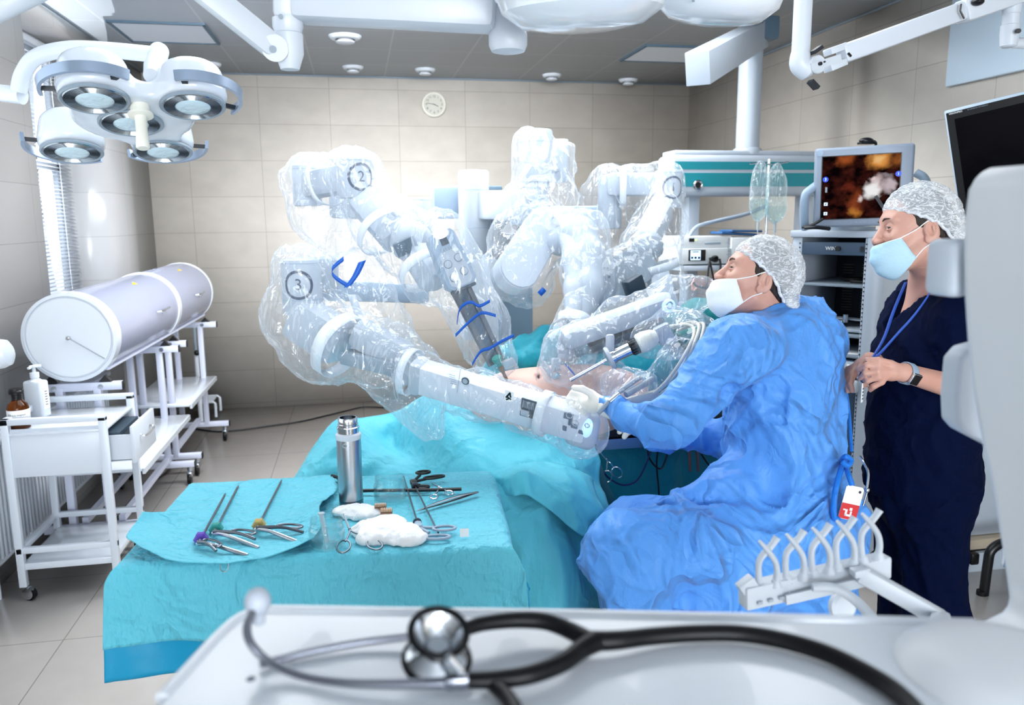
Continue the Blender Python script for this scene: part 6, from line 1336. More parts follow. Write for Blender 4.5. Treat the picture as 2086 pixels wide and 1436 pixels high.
hr = hand(K['wrR'], W(1748, 752, 2.16), [[W(1738, 765, 2.13), W(1732, 782, 2.10), W(1736, 796, 2.08)], [W(1733, 762, 2.14), W(1725, 780, 2.12), W(1727, 797, 2.10)], [W(1730, 758, 2.16), W(1720, 775, 2.14), W(1721, 790, 2.13)], [W(1728, 752, 2.18), W(1717, 766, 2.17), W(1717, 778, 2.16)]],
          [W(1755, 742, 2.12), W(1750, 752, 2.08), W(1752, 764, 2.05)])
def body_m(P):
    d = head_sdf(P, cm, RM, HM)
    d = smin(d, cap(P, cm+RM@V3(-.024, 0, -.04), K['neck'], .060, .066), .03)
    d = smin(d, poly(P, [K['neck'], K['chest'], K['belly'], K['pel']], [.075, .12, .12, .11], .05), .05)
    for s, l in (('L', hl), ('R', hr)):
        d = smin(d, cap(P, K['chest']*.4+K['sh'+s]*.6+V3(0, 0, .03), K['sh'+s], .065, .058), .04)
        d = smin(d, poly(P, [K['sh'+s], K['el'+s], K['wr'+s]], [.052, .042, .027], .02), .03); d = smin(d, l(P), .01)
        d = smin(d, poly(P, [K['hip'+s], K['kn'+s], K['an'+s]], [.075, .055, .042], .03), .04)
    return d
lo, hi = bounds(list(K.values())+[cm+.13], .15); lo[2] = .02; body_obj(body_m, cm, RM, lo, hi, mn)
face_parts(mn, cm, RM, HM, 1); cap_parts(mn, cm, RM, HM, 8, puff=.002, bunz=-.01); mask_parts(mn, cm, RM, HM, 'mask_b', 5)
latm = nrm(K['shL']-K['shR']); Rm = np.column_stack([latm, nrm(np.cross((0, 0, 1), latm)), (0, 0, 1)])
def top(P):
    d = ell(P, K['chest']+V3(0, 0, .02), (.205, .150, .24), Rm); d = smin(d, ell(P, K['belly'], (.180, .165, .27), Rm), .09)
    d = smin(d, cap(P, K['shL'], K['shR'], .080), .07)
    d = smin(d, ell(P, K['pel']+V3(0, 0, .02), (.20, .180, .17), Rm), .06)
    d = smin(d, cap(P, K['shL'], K['shL']*.35+K['elL']*.65, .085, .078), .05); d = smin(d, cap(P, K['shR'], K['shR']*.35+K['elR']*.65, .080, .075), .05)
    d = d-folds(P, 41, .014, .006)
    d = smax(d, K['pel'][2]-.045-P[..., 2], .012)
    v = K['neck']; f_ = nrm(np.cross(latm, (0, 0, 1))); f_ = f_ if f_@fM > 0 else -f_
    q = P-v; fx = q@f_; ly = np.abs(q@latm); z = q[..., 2]                      # V neck
    vee = np.maximum(ly*1.0-(z+.16)*.52*np.clip(fx/.02, 0, 1)-.02*(z > -.02), -z-.16); vee = np.where(fx > -.02, vee, 1)
    nk = np.linalg.norm(q-np.clip(z, -.01, .3)[..., None]*np.array([0, 0, 1.]), axis=-1)-.074
    return smax(d, -smin(vee, nk, .01), .006)
lo, hi = bounds([K[k] for k in ('neck', 'shL', 'shR', 'elL', 'elR', 'pel', 'chest')], .2); sdf_obj('scrub_top', top, lo, hi, .0085, M['scrub'], mn)
def trousers(P):
    d = ell(P, K['pel']+V3(0, 0, -.03), (.185, .165, .16), Rm)
    for s in 'LR': d = smin(d, poly(P, [K['hip'+s], K['kn'+s], K['an'+s]], [.112, .095, .085], .03), .05)
    return smax(smax(d-folds(P, 47, .014, .006, (6, 6, 3)), .10-P[..., 2], .01), P[..., 2]-K['pel'][2]-.05, .01)
lo, hi = bounds([K[k] for k in ('hipL', 'hipR', 'anL', 'anR', 'pel')], .2); lo[2] = .05; sdf_obj('trousers', trousers, lo, hi, .0095, M['scrub'], mn)
for s in 'LR':
    a = K['an'+s]; dd = V3(-.97, .2, 0)
    sdf_obj('shoe', lambda P, a=a: smax(smin(cap(P, a+V3(.02, 0, -.04), a+dd*.17+V3(0, 0, -.058), .045, .034), cap(P, a, a+V3(0, 0, -.04), .05), .03), .004-P[..., 2], .006), a-.25, a+.22, .009, M['dark'], mn)
# lanyard, watch, badge
MB().grid(ribbon([W(1935, 560, 2.16), W(1905, 578, 2.06), W(1888, 607, 2.04), W(1860, 645, 2.03), W(1830, 678, 2.03), W(1800, 712, 2.02), W(1774, 738, 2.0)], (.3, 0, 1), .015)).done('lanyard', M['lanyard'], mn, mods=[solid(.002)])
MB().grid(ribbon([W(1845, 575, 2.22), W(1832, 605, 2.17), W(1818, 640, 2.13), W(1800, 690, 2.08), W(1772, 738, 2.01)], (1, 0, .2), .012)).done('lanyard', M['lanyard'], mn, mods=[solid(.002)])
dw = nrm(K['wrL']-K['elL']); wc = K['wrL']-dw*.012
wt = MB().lathe(wc-dw*.012, dw, [(.0305, 0), (.0315, .003), (.0315, .022), (.0305, .025)], 32, False, False).done('watch_strap', M['grey_b'], mn, mods=[solid(.003)])
wn_ = nrm(-CF-CU*.45-dw*((-CF-CU*.45)@dw)); Rw = np.column_stack([dw, np.cross(wn_, dw), wn_]); MB().box(wc+wn_*.034, (.034, .036, .010), Rw, bev=.004).done('watch_case', M['chrome'], wt); MB().box(wc+wn_*.0392, (.029, .031, .002), Rw, bev=.0005).done('watch_face', M['black'], wt)
b0 = W(1757, 800, 2.02); bd = thing('name_badge', 'small white badge hanging below the hands of the man in navy', 'badge', b0-V3(0, 0, .03)); RBd = np.column_stack([nrm(CR*.5+CF*.85), nrm(np.cross((0, 0, 1), CR*.5+CF*.85)), (0, 0, 1)])
MB().box(b0, (.040, .002, .058), RBd, bev=.0008).done('card', M['paper'], bd)
for i in range(4): MB().box(b0+V3(0, 0, .012-.010*i)-CF*.003, (.026, .001, .004), RBd).done('print_line', M['slot'], bd)
MB().tube([b0+V3(0, 0, .029), W(1750, 770, 2.03), W(1755, 755, 2.05)], .002, 6, k=4).done('badge_cord', M['navy'], bd)

# --- a third person behind the equipment: a forearm and teal scrubs show
tp = thing('person', 'person behind the surgeon, only a bare fist and forearm showing under the equipment shelf', 'person', W(1520, 700, 4.15)*V3(1, 1, 0))
Q = dict(hd=W(1578, 545, 4.95), neck=W(1578, 585, 4.95), ch=W(1550, 620, 4.95), pel=W(1545, 740, 4.95), sh=W(1500, 590, 4.85), el=W(1472, 584, 4.7), wr=W(1434, 572, 4.5), fi=W(1418, 578, 4.44))
def f(P):
    d = ell(P, Q['hd']+V3(0, 0, .02), (.085, .075, .11)); d = smin(d, cap(P, Q['hd'], Q['neck'], .055), .03); d = smin(d, poly(P, [Q['neck'], Q['ch'], Q['pel']], [.07, .13, .13], .05), .05)
    d = smin(d, poly(P, [Q['sh'], Q['el'], Q['wr']], [.055, .045, .03], .03), .03); d = smin(d, ell(P, Q['fi'], (.03, .035, .042)), .02)
    for i in range(4): d = smin(d, cap(P, Q['fi']+V3(-.012, -.02, .024-.017*i), Q['fi']+V3(-.03, -.014, .02-.017*i), .0095), .005)
    d = smin(d, cap(P, Q['fi']+V3(.01, -.02, .03), Q['fi']+V3(-.02, -.03, .02), .010), .006)
    for x in (-.09, .09): d = smin(d, cap(P, Q['pel']+V3(x, 0, 0), (Q['pel'][0]+x, Q['pel'][1], .08), .08, .05), .05)
    return d
lo, hi = bounds(list(Q.values()), .2); lo[2] = .02; sdf_obj('body', f, lo, hi, .010, M['skin'], tp)
def f(P):
    d = ell(P, Q['ch'], (.2, .15, .25)); d = smin(d, ell(P, Q['pel'], (.18, .15, .22)), .08); d = smin(d, cap(P, Q['sh'], Q['el']*.7+Q['wr']*.3+V3(0, 0, -.02), .085, .07), .06)
    for x in (-.09, .09): d = smin(d, cap(P, Q['pel']+V3(x, 0, 0), (Q['pel'][0]+x, Q['pel'][1], .12), .11, .08), .05)
    return smax(d-folds(P, 51, .008, .003), P[..., 2]-Q['neck'][2]+.02, .02)
sdf_obj('scrub_suit', f, lo, hi, .013, M['scrub_teal'], tp)
# ---------------------------------------------------------------- equipment rack with the endoscope monitor
PL, PR = W(1630, 478, 3.22), W(1770, 490, 2.98); ex = nrm((PR-PL)*V3(1, 1, 0)); ey = np.cross((0, 0, 1), ex); wR = np.linalg.norm((PR-PL)[:2]); zT = (PL[2]+PR[2])/2; RR = np.column_stack([ex, ey, (0, 0, 1)])
P0 = V3(PL[0], PL[1], 0)
def rk(x, y, z): return P0+ex*x+ey*y+V3(0, 0, z)
dR = .46; rack = thing('equipment_rack', 'tall grey equipment rack with dark open front, between the two surgeons', 'rack', rk(wR/2, dR/2, 0))
def rbx(b, x0, x1, y0, y1, z0, z1, bev=.003): return b.box(rk((x0+x1)/2, (y0+y1)/2, (z0+z1)/2), (x1-x0, y1-y0, z1-z0), RR, bev)
b = MB(); rbx(b, -.03, .0, 0, dR, .12, zT); b.done('side_wall', M['grey_l'], rack)
o = W(1795, 492, 2.98); sw = max(.06, (o-P0)@ex-wR); b = MB()
q = np.linspace(0, 1, 9); out = [(wR, -.01)]+[(wR+sw*math.sin(a*1.57), -.01+.05*(1-math.cos(a*1.57))) for a in q]+[(wR+sw, dR), (wR, dR)]
b.prism(out, P0+V3(0, 0, .12), RR, zT-.12).done('side_pillar', M['grey_l'], rack)
b = MB(); rbx(b, -.03, wR+sw, dR-.02, dR, .12, zT); b.done('back_wall', M['rack_in'], rack)
b = MB(); rbx(b, -.04, wR+sw+.005, -.015, dR, zT, zT+.03, .006); b.done('top_panel', M['grey_l'], rack)
b = MB(); rbx(b, -.03, .012, -.004, .01, .12, zT); rbx(b, wR-.012, wR, -.004, .01, .12, zT); b.done('rail', M['grey_l'], rack)
for x in (.004, wR-.006):
    h = MB(); z = .3
    while z < zT-.02: h.box(rk(x, -.006, z), (.004, .003, .006), RR); z += .018
    h.done('rail_holes', M['black'], rack)['kind'] = 'stuff'
b = MB(); rbx(b, .012, wR-.012, .0, .06, zT-.075, zT-.02); fp = b.done('front_unit', M['slate2'], rack)
put_text('WIN', .022, rk(wR*.47, -.0015, zT-.047), np.column_stack([ex, (0, 0, 1), -ey]), 'print', M['paper'], fp)
MB().cyl(rk(wR*.58, 0, zT-.047), rk(wR*.58, -.012, zT-.047), .011).box(rk(wR*.92, -.003, zT-.047), (.012, .006, .022), RR).done('front_knob', M['black'], fp)
def zat(px, py): p = W(px, py, 3.1); return p[2]
zs1, zs2, zs3 = zat(1700, 578), zat(1700, 665), zat(1700, 678)
for z in (zs1, zs3): b = MB(); rbx(b, 0, wR, .0, dR-.02, z-.012, z); b.done('shelf', M['shelf_g'], rack)
for z0, z1 in ((zs1+.02, zs1+.07), (zs2+.03, zs1-.04)):
    for cx in (.2, .5, .8):
        v = MB(); z = z0
        while z < z1: v.box(rk(wR*cx, dR-.024, z), (wR*.17, .004, .0035), RR); z += .013
        v.done('vent_slots', M['vent'], rack)
b = MB(); rbx(b, .0, wR, .0, dR-.03, .14, .5); b.done('lower_drawer', M['grey_l'], rack)
for x in (.02, wR-.02):
    for y in (.04, dR-.04): MB().cyl(rk(x-.012, y, .05), rk(x+.012, y, .05), .05, n=20).done('caster', M['rubber'], rack); 
MB().box(rk(wR/2, dR/2, .11), (wR, dR, .03), RR).done('base_plate', M['grey_m'], rack)
MB().cyl(rk(wR*.62, .2, zs1+.004), rk(wR*.62, .2, zs1+.016), .06, n=28).box(rk(wR*.78, .12, zs1+.006), (.07, .06, .012), RR, .002).done('foot_pedal', M['black'], label='black round pedal lying on the upper rack shelf', cat='pedal')
cz = zs3+.001
dv = thing('device_tray', 'small steel device tray with clamp on the middle rack shelf', 'tray', rk(wR*.55, .12, cz))
MB().box(rk(wR*.55, .14, cz+.012), (wR*.8, .2, .014), RR, .004).done('tray', M['grey_l'], dv); MB().box(rk(wR*.42, .12, cz+.035), (.10, .07, .03), RR, .004).cyl(rk(wR*.3, .08, cz+.02), rk(wR*.3, .08, cz+.06), .012).cyl(rk(wR*.62, .1, cz+.04), rk(wR*.62, .1, cz+.075), .012).done('clamp_block', M['chrome'], dv)
MB().bar(rk(wR*.25, .14, cz+.055), rk(wR*.95, .14, cz+.05), .05, .006).done('clamp_lid', M['grey_l'], dv)
z4 = zat(1700, 718); b = MB(); rbx(b, 0, wR, .0, dR-.02, z4-.012, z4); b.done('shelf', M['shelf_g'], rack)
pp = MB(); rbx(pp, .1, wR-.02, .02, .28, z4, z4+.006); pp.done('paper_sheets', M['paper'], label='loose paper sheets lying on the lower rack shelf', cat='paper')
z5 = zat(1700, 762); u = thing('electrosurgical_unit', 'grey front unit with lit green button low in the rack', 'device', rk(wR*.5, .1, z5)); b = MB(); rbx(b, .01, wR-.01, .002, .3, z5, z5+.075, .004); b.done('housing', M['slate2'], u)
b = MB(); rbx(b, wR*.46, wR-.015, -.003, .004, z5+.02, z5+.07, .002); b.done('control_panel', M['grey_l'], u); MB().cyl(rk(wR*.55, -.003, z5+.045), rk(wR*.55, -.008, z5+.045), .009, n=18).done('green_button', M['led_g'], u)
for i in range(3):
    for j in range(2): MB().box(rk(wR*(.65+.09*i), -.004, z5+.036+.018*j), (.012, .004, .009), RR, .001).done('key', M['led_w'] if False else M['paper'], u)
MB().bar(rk(wR*.6, -.02, z5+.012), rk(wR*.95, -.03, z5+.02), .012, .014, bev=.004).done('green_handle', M['green'], u)
MB().bar(rk(-.02, -.02, z5-.03), rk(wR+.0, -.03, z5-.03), .025, .03, bev=.01).box(rk(wR-.03, -.03, z5-.03), (.075, .03, .055), RR, .012).done('front_handle', M['grey_l'], rack)
MB().cyl(rk(wR*.72, -.0, z5-.07), rk(wR*.72, -.006, z5-.07), .004).done('status_lamp', M['led_g'], rack); b = MB(); rbx(b, 0, wR, .005, .3, .5, z5-.05); b.done('lower_unit', M['slate2'], rack)

# monitor on the rack
m0, m1, m2 = W(1661, 303, 3.04), W(1866, 291, 2.86), W(1674, 463, 3.04); mx = nrm(m1-m0); mz = nrm((m0-m2)-mx*((m0-m2)@mx)); my = np.cross(mz, mx); RM2 = np.column_stack([mx, my, mz]); RMp = np.column_stack([mx, mz, -my])
mw, mh = np.linalg.norm(m1-m0), np.linalg.norm(m0-m2); mc = m0+mx*mw/2-mz*mh/2
def mp(u, v, d=0): return m0+mx*mw*u-mz*mh*v-my*d
mon = thing('endoscope_monitor', 'grey monitor showing the live endoscope picture on top of the rack', 'monitor', mc-mz*mh/2)
MB().box(mc+my*.03, (mw, .06, mh), RM2, .012, 3).done('housing', M['monitor_grey'], mon)
MB().box(mc+my*.08+mz*.01, (mw*.8, .06, mh*.8), RM2, .02).done('rear_housing', M['grey_m'], mon)
MB().box(mp(.47, .50, .0005), (mw*.80, .003, mh*.80), RM2).done('screen_bezel', M['black'], mon)
def screen_mat():
    m = bpy.data.materials.new('endoscope picture'); m.use_nodes = True; nt = m.node_tree; nt.nodes.clear(); N = nt.nodes.new; L = nt.links.new
    out = N('ShaderNodeOutputMaterial'); em = N('ShaderNodeEmission'); em.inputs[1].default_value = .85; g = N('ShaderNodeNewGeometry')
    def dot(vec, off):
        a = N('ShaderNodeVectorMath'); a.operation = 'DOT_PRODUCT'; a.inputs[1].default_value = vec; L(g.outputs['Position'], a.inputs[0]); s = N('ShaderNodeMath'); s.operation = 'SUBTRACT'; s.inputs[1].default_value = off; L(a.outputs['Value'], s.inputs[0]); return s
    o0 = mp(.07, .10); u = dot(mx/(mw*.80), float(o0@mx/(mw*.80))); v = dot(-mz/(mh*.80), float(-(o0@mz)/(mh*.80)))
    cb = N('ShaderNodeCombineXYZ'); L(u.outputs[0], cb.inputs[0]); L(v.outputs[0], cb.inputs[1])
    nz = N('ShaderNodeTexNoise'); nz.inputs['Scale'].default_value = 6; nz.inputs['Detail'].default_value = 6; L(cb.outputs[0], nz.inputs['Vector'])
    wv = N('ShaderNodeVectorMath'); wv.operation = 'MULTIPLY_ADD'; wv.inputs[1].default_value = (.26, .26, 0); L(nz.outputs['Color'], wv.inputs[0]); L(cb.outputs[0], wv.inputs[2])
    cur = N('ShaderNodeMix'); cur.data_type = 'RGBA'; cur.inputs['A'].default_value = (*lin('#0a0406'), 1); cur.inputs['B'].default_value = (*lin('#4a1f18'), 1)
    mr = N('ShaderNodeMapRange'); mr.inputs['From Min'].default_value = .42; mr.inputs['From Max'].default_value = .72; L(nz.outputs['Fac'], mr.inputs['Value']); L(mr.outputs['Result'], cur.inputs['Factor']); c = cur.outputs['Result']
    for cx, cy, rx, ry, col, soft in ((.30, .06, .16, .16, '#a8552a', .5), (.45, .74, .15, .30, '#8a4024', .5), (.44, .90, .09, .13, '#c07c35', .5), (.36, .50, .10, .16, '#6a2a1c', .5), (.74, .09, .21, .20, '#e89a4c', .35), (.72, .06, .12, .10, '#f8c884', .5), (.97, .12, .1, .16, '#9c5a2c', .5),
                                 (.70, .50, .16, .19, '#c9b2b4', .3), (.66, .56, .15, .17, '#ffffff', .35), (.86, .48, .12, .14, '#cdbec4', .35), (.82, .36, .14, .04, '#8d8288', .4), (.53, .69, .07, .07, '#e6d2d0', .4), (.64, .40, .07, .06, '#f3d9d9', .4)):
        s = N('ShaderNodeVectorMath'); s.operation = 'SUBTRACT'; s.inputs[1].default_value = (cx+.13, cy+.13, 0); L(wv.outputs[0], s.inputs[0]); d = N('ShaderNodeVectorMath'); d.operation = 'DIVIDE'; d.inputs[1].default_value = (rx, ry, 1); L(s.outputs[0], d.inputs[0])
        ln = N('ShaderNodeVectorMath'); ln.operation = 'LENGTH'; L(d.outputs[0], ln.inputs[0]); r = N('ShaderNodeMapRange'); r.interpolation_type = 'SMOOTHSTEP'; r.inputs['From Min'].default_value = 1; r.inputs['From Max'].default_value = max(0, .75-soft*1.5); L(ln.outputs['Value'], r.inputs['Value'])
        x = N('ShaderNodeMix'); x.data_type = 'RGBA'; x.inputs['B'].default_value = (*lin(col), 1); L(r.outputs['Result'], x.inputs['Factor']); L(c, x.inputs['A']); c = x.outputs['Result']
    L(c, em.inputs[0]); L(em.outputs[0], out.inputs[0]); return m
M['endo'] = screen_mat()
sc_ = MB().box(mp(.47, .50, .0025), (mw*.78, .002, mh*.78), RM2).done('screen', M['endo'], mon)
MB().bar(mp(.63, .62, .0042), mp(.75, .84, .0042), .0008, .013, mx).done('picture_instrument', M['dark'], sc_)
for s, u, v in (('3', .115, .39), ('1', .845, .36)): MB().lathe(mp(u, v, .0038), -my, [(.011, 0), (.011, .0006)], 20).done('picture_badge', M['blue_lit'], sc_); put_text(s, .016, mp(u, v, .0048), RMp, 'picture_numeral', M['lcd'], sc_)
for v in (.70, .82): MB().box(mp(.125, v, .004), (.014, .0008, .013), RM2).done('picture_icon', M['lcd'], sc_); MB().bar(mp(.118, v+.012, .0048), mp(.132, v-.012, .0048), .0006, .003, mx).done('picture_icon_mark', M['dark'], sc_)
MB().box(mp(.125, .52, .004), (.008, .0008, .022), RM2).done('picture_icon', M['grey_m'], sc_)
for i in range(6): MB().box(mp(.40+.045*i, .945, .001), (.007, .002, .005), RM2).done('front_button', M['grey_m'], mon)
MB().lathe(mp(.05, .06, .0), -my, [(.013, 0), (.013, .0015), (.01, .002)], 24).done('corner_emblem', M['grey_b'], mon)
MB().cyl(rk(wR*.55, .12, zT+.03), rk(wR*.55, .12, m2[2]+.06), .05, n=24).cyl(rk(wR*.55, .12, zT+.03), rk(wR*.55, .12, zT+.045), .11, n=28).done('foot', M['grey_m'], mon)
def tubeh(p, nm): return MB().tube([W(*x) for x in p], .018, 14, k=6).done(nm, M['grey_b'], rack)
tubeh([(1640, 466, 3.1), (1638, 440, 3.08), (1640, 400, 3.06), (1652, 386, 3.06), (1672, 372, 3.1)], 'side_handle'); tubeh([(1886, 470, 2.95), (1890, 400, 2.95), (1884, 365, 2.97), (1866, 352, 3.0)], 'side_handle')
MB().sph(W(1765, 287, 3.0), (.032, .02, .014)).tube([W(1772, 285, 3.0), W(1784, 290, 2.98), W(1783, 300, 3.0)], .005, 8, k=4).box(W(1764, 292, 3.0), (.06, .03, .008)).done('webcam', M['black'], label='small black camera with cord clipped on top of the monitor', cat='camera')
MB().tube([W(1634, 463, 3.05), W(1655, 458, 3.02), W(1676, 446, 3.02)], .006, 8, k=4).tube([W(1640, 464, 3.04), W(1662, 463, 3.0), W(1690, 466, 3.0)], .008, 8, k=4).done('monitor_cable', M['cable_b'], label='black cable bundle at the lower left foot of the monitor', cat='cable')

# devices under the teal pendant
YD = 4.35
def dbox(nm, lb, x0, x1, y0, y1, Y, dp, m='grey_l'):
    a, c = W(x0, y0, Y), W(x1, y1, Y); t = thing(nm, lb, 'device', ((a[0]+c[0])/2, Y+dp/2, c[2])); MB().box2((a[0], Y, c[2]), (c[0], Y+dp, a[2]), .004).done('housing', M[m], t); return t
d1_ = dbox('camera_control_unit', 'pale flat control unit with small dark display and green lamp, top of the device stack', 1387, 1490, 482, 505, YD, .32, 'dev')
MB().box(W(1409, 489, YD-.003), (.030, .006, .020)).done('display', M['black'], d1_); MB().sph(W(1418, 489, YD-.002), .004, n=10).done('green_lamp', M['led_g'], d1_); MB().box(W(1452, 495, YD-.002), (.10, .006, .012), bev=.003).done('front_slot', M['grey_m'], d1_)
d2_ = dbox('light_source', 'pale control unit with lit blue touch screen and plugged black cable', 1384, 1488, 507, 537, YD-.02, .32, 'dev')
MB().box(W(1420, 520, YD-.024), (.105, .006, .064), bev=.002).done('display_frame', M['black'], d2_); ls = MB().box(W(1417, 520, YD-.028), (.062, .003, .056)).done('touch_screen', M['lcd'], d2_)
for i in range(3): MB().box(W(1410+7*i, 525, YD-.031), (.013, .003, .013), bev=.001).done('screen_icon', M['lcd_dk'], ls)
MB().box(W(1417, 513, YD-.031), (.04, .002, .006)).done('screen_line', M['silver'], ls)
MB().lathe(W(1455, 527, YD-.02), (0, -1, 0), [(.02, 0), (.02, .02), (.012, .03)], 20).bar(W(1445, 529, YD-.04), W(1462, 524, YD-.04), .02, .02, bev=.005).done('cable_plug', M['black'], d2_)
put_text('stryker', .034, W(1484, 521, YD-.0225), np.column_stack([(0, 0, 1), (-1, 0, 0), (0, -1, 0)]) if False else np.column_stack([(0, 0, 1.), (-1., 0, 0), (0, -1., 0)]), 'front_print', M['grey_m'], d2_)
put_text('stryker', .024, W(1484, 496, YD-.0025), np.column_stack([(0, 0, 1.), (-1., 0, 0), (0, -1., 0)]), 'front_print', M['grey_m'], d1_)
dbox('insufflator', 'tall pale control unit partly hidden behind the white cap', 1491, 1560, 484, 537, YD-.02, .3, 'dev')
for p, lb in (([(1446, 532), (1443, 550), (1440, 575), (1438, 590)], 'left'), ([(1466, 527), (1468, 545), (1462, 560)], 'right'), ([(1447, 534), (1452, 560), (1458, 580), (1462, 590)], 'mid'), ([(1412, 575), (1420, 583), (1440, 586), (1462, 580), (1470, 588)], 'low')):
    MB().tube([W(x, y, YD-.07) for x, y in p], .0065, 8, k=6).done('device_cable', M['cable_b'], label={'left': 'black cable dropping left from the plug of the touch screen unit', 'right': 'short black cable curving down right of the plug', 'mid': 'black cable dropping straight below the plug', 'low': 'black cable lying in a loop under the device shelf'}[lb], cat='cable')
a = W(1404, 475, YP-.1); MB().tube([W(1404, 482, YD+.1), W(1420, 462, YD+.1), W(1460, 450, YD+.12), W(1520, 436, YD+.15), W(1560, 420, YD+.2)], .012, 12, k=7).done('gas_hose', M['cable_g'], label='grey hose rising from the device stack to the teal pendant', cat='hose')
tr = thing('instrument_cloth', 'folded dark blue cloth lying on top of the device stack', 'cloth', W(1500, 474, YD+.05))
MB().bar(W(1458, 474, YD+.05), W(1530, 478, YD+.1), .12, .016, bev=.006).bar(W(1478, 470, YD+.05), W(1540, 471, YD+.1), .12, .014, bev=.006).done('cloth', M['lanyard_d'], tr)

# infusion bags
YI = 3.55
q = W(1571, 332, YI); pl = thing('infusion_stand', 'thin steel infusion pole with cross hooks behind the seated surgeon', 'infusion stand', (q[0], q[1], 0))
MB().cyl((q[0], q[1]+.02, .05), (q[0], q[1]+.02, q[2]+.02), .007, n=12).done('pole', M['chrome'], pl); MB().tube([W(1528, 334, YI), W(1550, 332, YI), W(1575, 335, YI), W(1606, 330, YI)], .0035, 8, k=4).done('cross_hook', M['chrome'], pl)
for i in range(5): a = i*1.2566; MB().bar((q[0], q[1]+.02, .08), (q[0]+.25*math.cos(a), q[1]+.02+.25*math.sin(a), .04), .025, .025).done('leg', M['chrome'], pl)
def ivbag(lb, pts, wd, lvl):
    c = [W(*p) for p in pts]; t = thing('infusion_bag', lb, 'infusion bag', c[-1], 'infusion bags')
    def f(P):
        d = None
        for i in range(len(c)-1):
            n_ = 6
            for j in range(n_):
                k = c[i]+(c[i+1]-c[i])*(j+.5)/n_; w_ = np.interp((i*n_+j)/(n_*(len(c)-1)), [0, .15, .8, 1], [.55, .9, 1.0, .85])*wd; e = ell(P, k, (w_, .026, .05)); d = e if d is None else smin(d, e, .02)
        return d-.004*ridge(P, (24, 24, 14), 3)
    lo, hi = bounds(c, .11); sdf_obj('bag', f, lo, hi, .0055, M['ivbag'], t)
    zl = W(*lvl)[2]; sdf_obj('fluid', lambda P: smax(f(P)+.003, P[..., 2]-zl, .002), lo, hi, .0055, M['liquid'], t)
    e = c[-1]-V3(0, 0, .05); MB().cyl(e+V3(0, 0, .02), e-V3(0, 0, .035), .006, n=12).done('port', M['frost'], t); MB().cyl(e-V3(0, 0, .03), e-V3(0, 0, .16), .0025, n=8).done('drip_line', M['frost'], t)
ivbag('clear infusion bag on the pole, the narrower one hanging left', [(1549, 345, YI), (1547, 390, YI), (1545, 432, YI)], .036, (1545, 405, YI)); ivbag('clear infusion bag on the pole, the fuller one hanging right', [(1583, 350, YI-.02), (1582, 395, YI-.02), (1580, 437, YI-.02)], .043, (1580, 420, YI))
heap('drape_fold', 'green drape bulge between the film bag and the surgeon collar', [[(1380, 668, 2.95, .06), (1425, 660, 2.9, .08), (1480, 640, 2.9, .07)]], M['drape_green'], 13, amp=.012)
g = W(1437, 640, 3.6); MB().box2((g[0]-.06, 3.6, .5), (g[0]+.10, 3.8, W(1437, 622, 3.6)[2]), .006).done('wheeled_box', M['grey_l'], label='pale box with black knob standing behind the green drape bulge', cat='device')

# machine at the right border behind the man
YC = 2.95
q0 = W(1935, 1080, YC); mcx = thing('patient_trolley', 'pale wheeled machine with beige bumper at the right, behind the navy trousers', 'machine', (q0[0]+.25, YC+.25, 0))
x0, x1 = W(1900, 1000, YC)[0], W(2110, 1000, YC)[0]; zb1, zb2, zb3 = W(1980, 1100, YC)[2], W(1980, 1120, YC)[2], W(1980, 1185, YC)[2]
MB().box2((x0, YC+.02, zb1), (x1, YC+.5, zb1+.62), .03).done('cabinet', M['grey_l'], mcx); MB().box2((x0-.01, YC-.01, zb2), (x1, YC+.5, zb1+.005), .012).done('bumper', M['beige'], mcx); MB().box2((x0, YC+.02, zb2-.02), (x1, YC+.48, zb2+.004)).done('shadow_gap', M['black'], mcx)
MB().box2((x0, YC+.0, zb3), (x1-.06, YC+.48, zb2-.018), .01).done('lower_body', M['grey_l'], mcx); MB().box2((W(1950, 1150, YC)[0], YC-.03, W(1955, 1168, YC)[2]), (W(1962, 1150, YC)[0], YC+.01, W(1955, 1137, YC)[2]), .003).done('handle', M['grey_b'], mcx); MB().box2((W(1967, 1130, YC)[0], YC-.04, W(1967, 1145, YC)[2]), (W(1983, 1130, YC)[0], YC, W(1967, 1122, YC)[2]), .008).done('latch', M['black'], mcx)
b = MB()
for x in (x0+.06, x1-.1): b.bar((x, YC+.05, zb3+.02), (x-.01, YC+.02, .11), .09, .08, (0, 1, 0), .015)
b.done('leg', M['white_plastic'], mcx)
for x in (x0+.06, x1-.1): MB().cyl((x-.035, YC+.02, .06), (x+.035, YC+.02, .06), .06, n=24, bev=.01).done('wheel', M['grey_b'], mcx)
MB().tube([W(1996, 1260, 2.75), W(2004, 1210, 2.75), W(2012, 1150, 2.75), W(2020, 1120, 2.75), W(2050, 1104, 2.75), W(2110, 1100, 2.75)], .020, 14, k=6).tube([W(1994, 1262, 2.75), (W(1990, 1300, 2.75)[0], 2.75, .02)], .02, 14).done('hoop_frame', M['black'], label='black tubular hoop frame standing at the lower right', cat='frame')
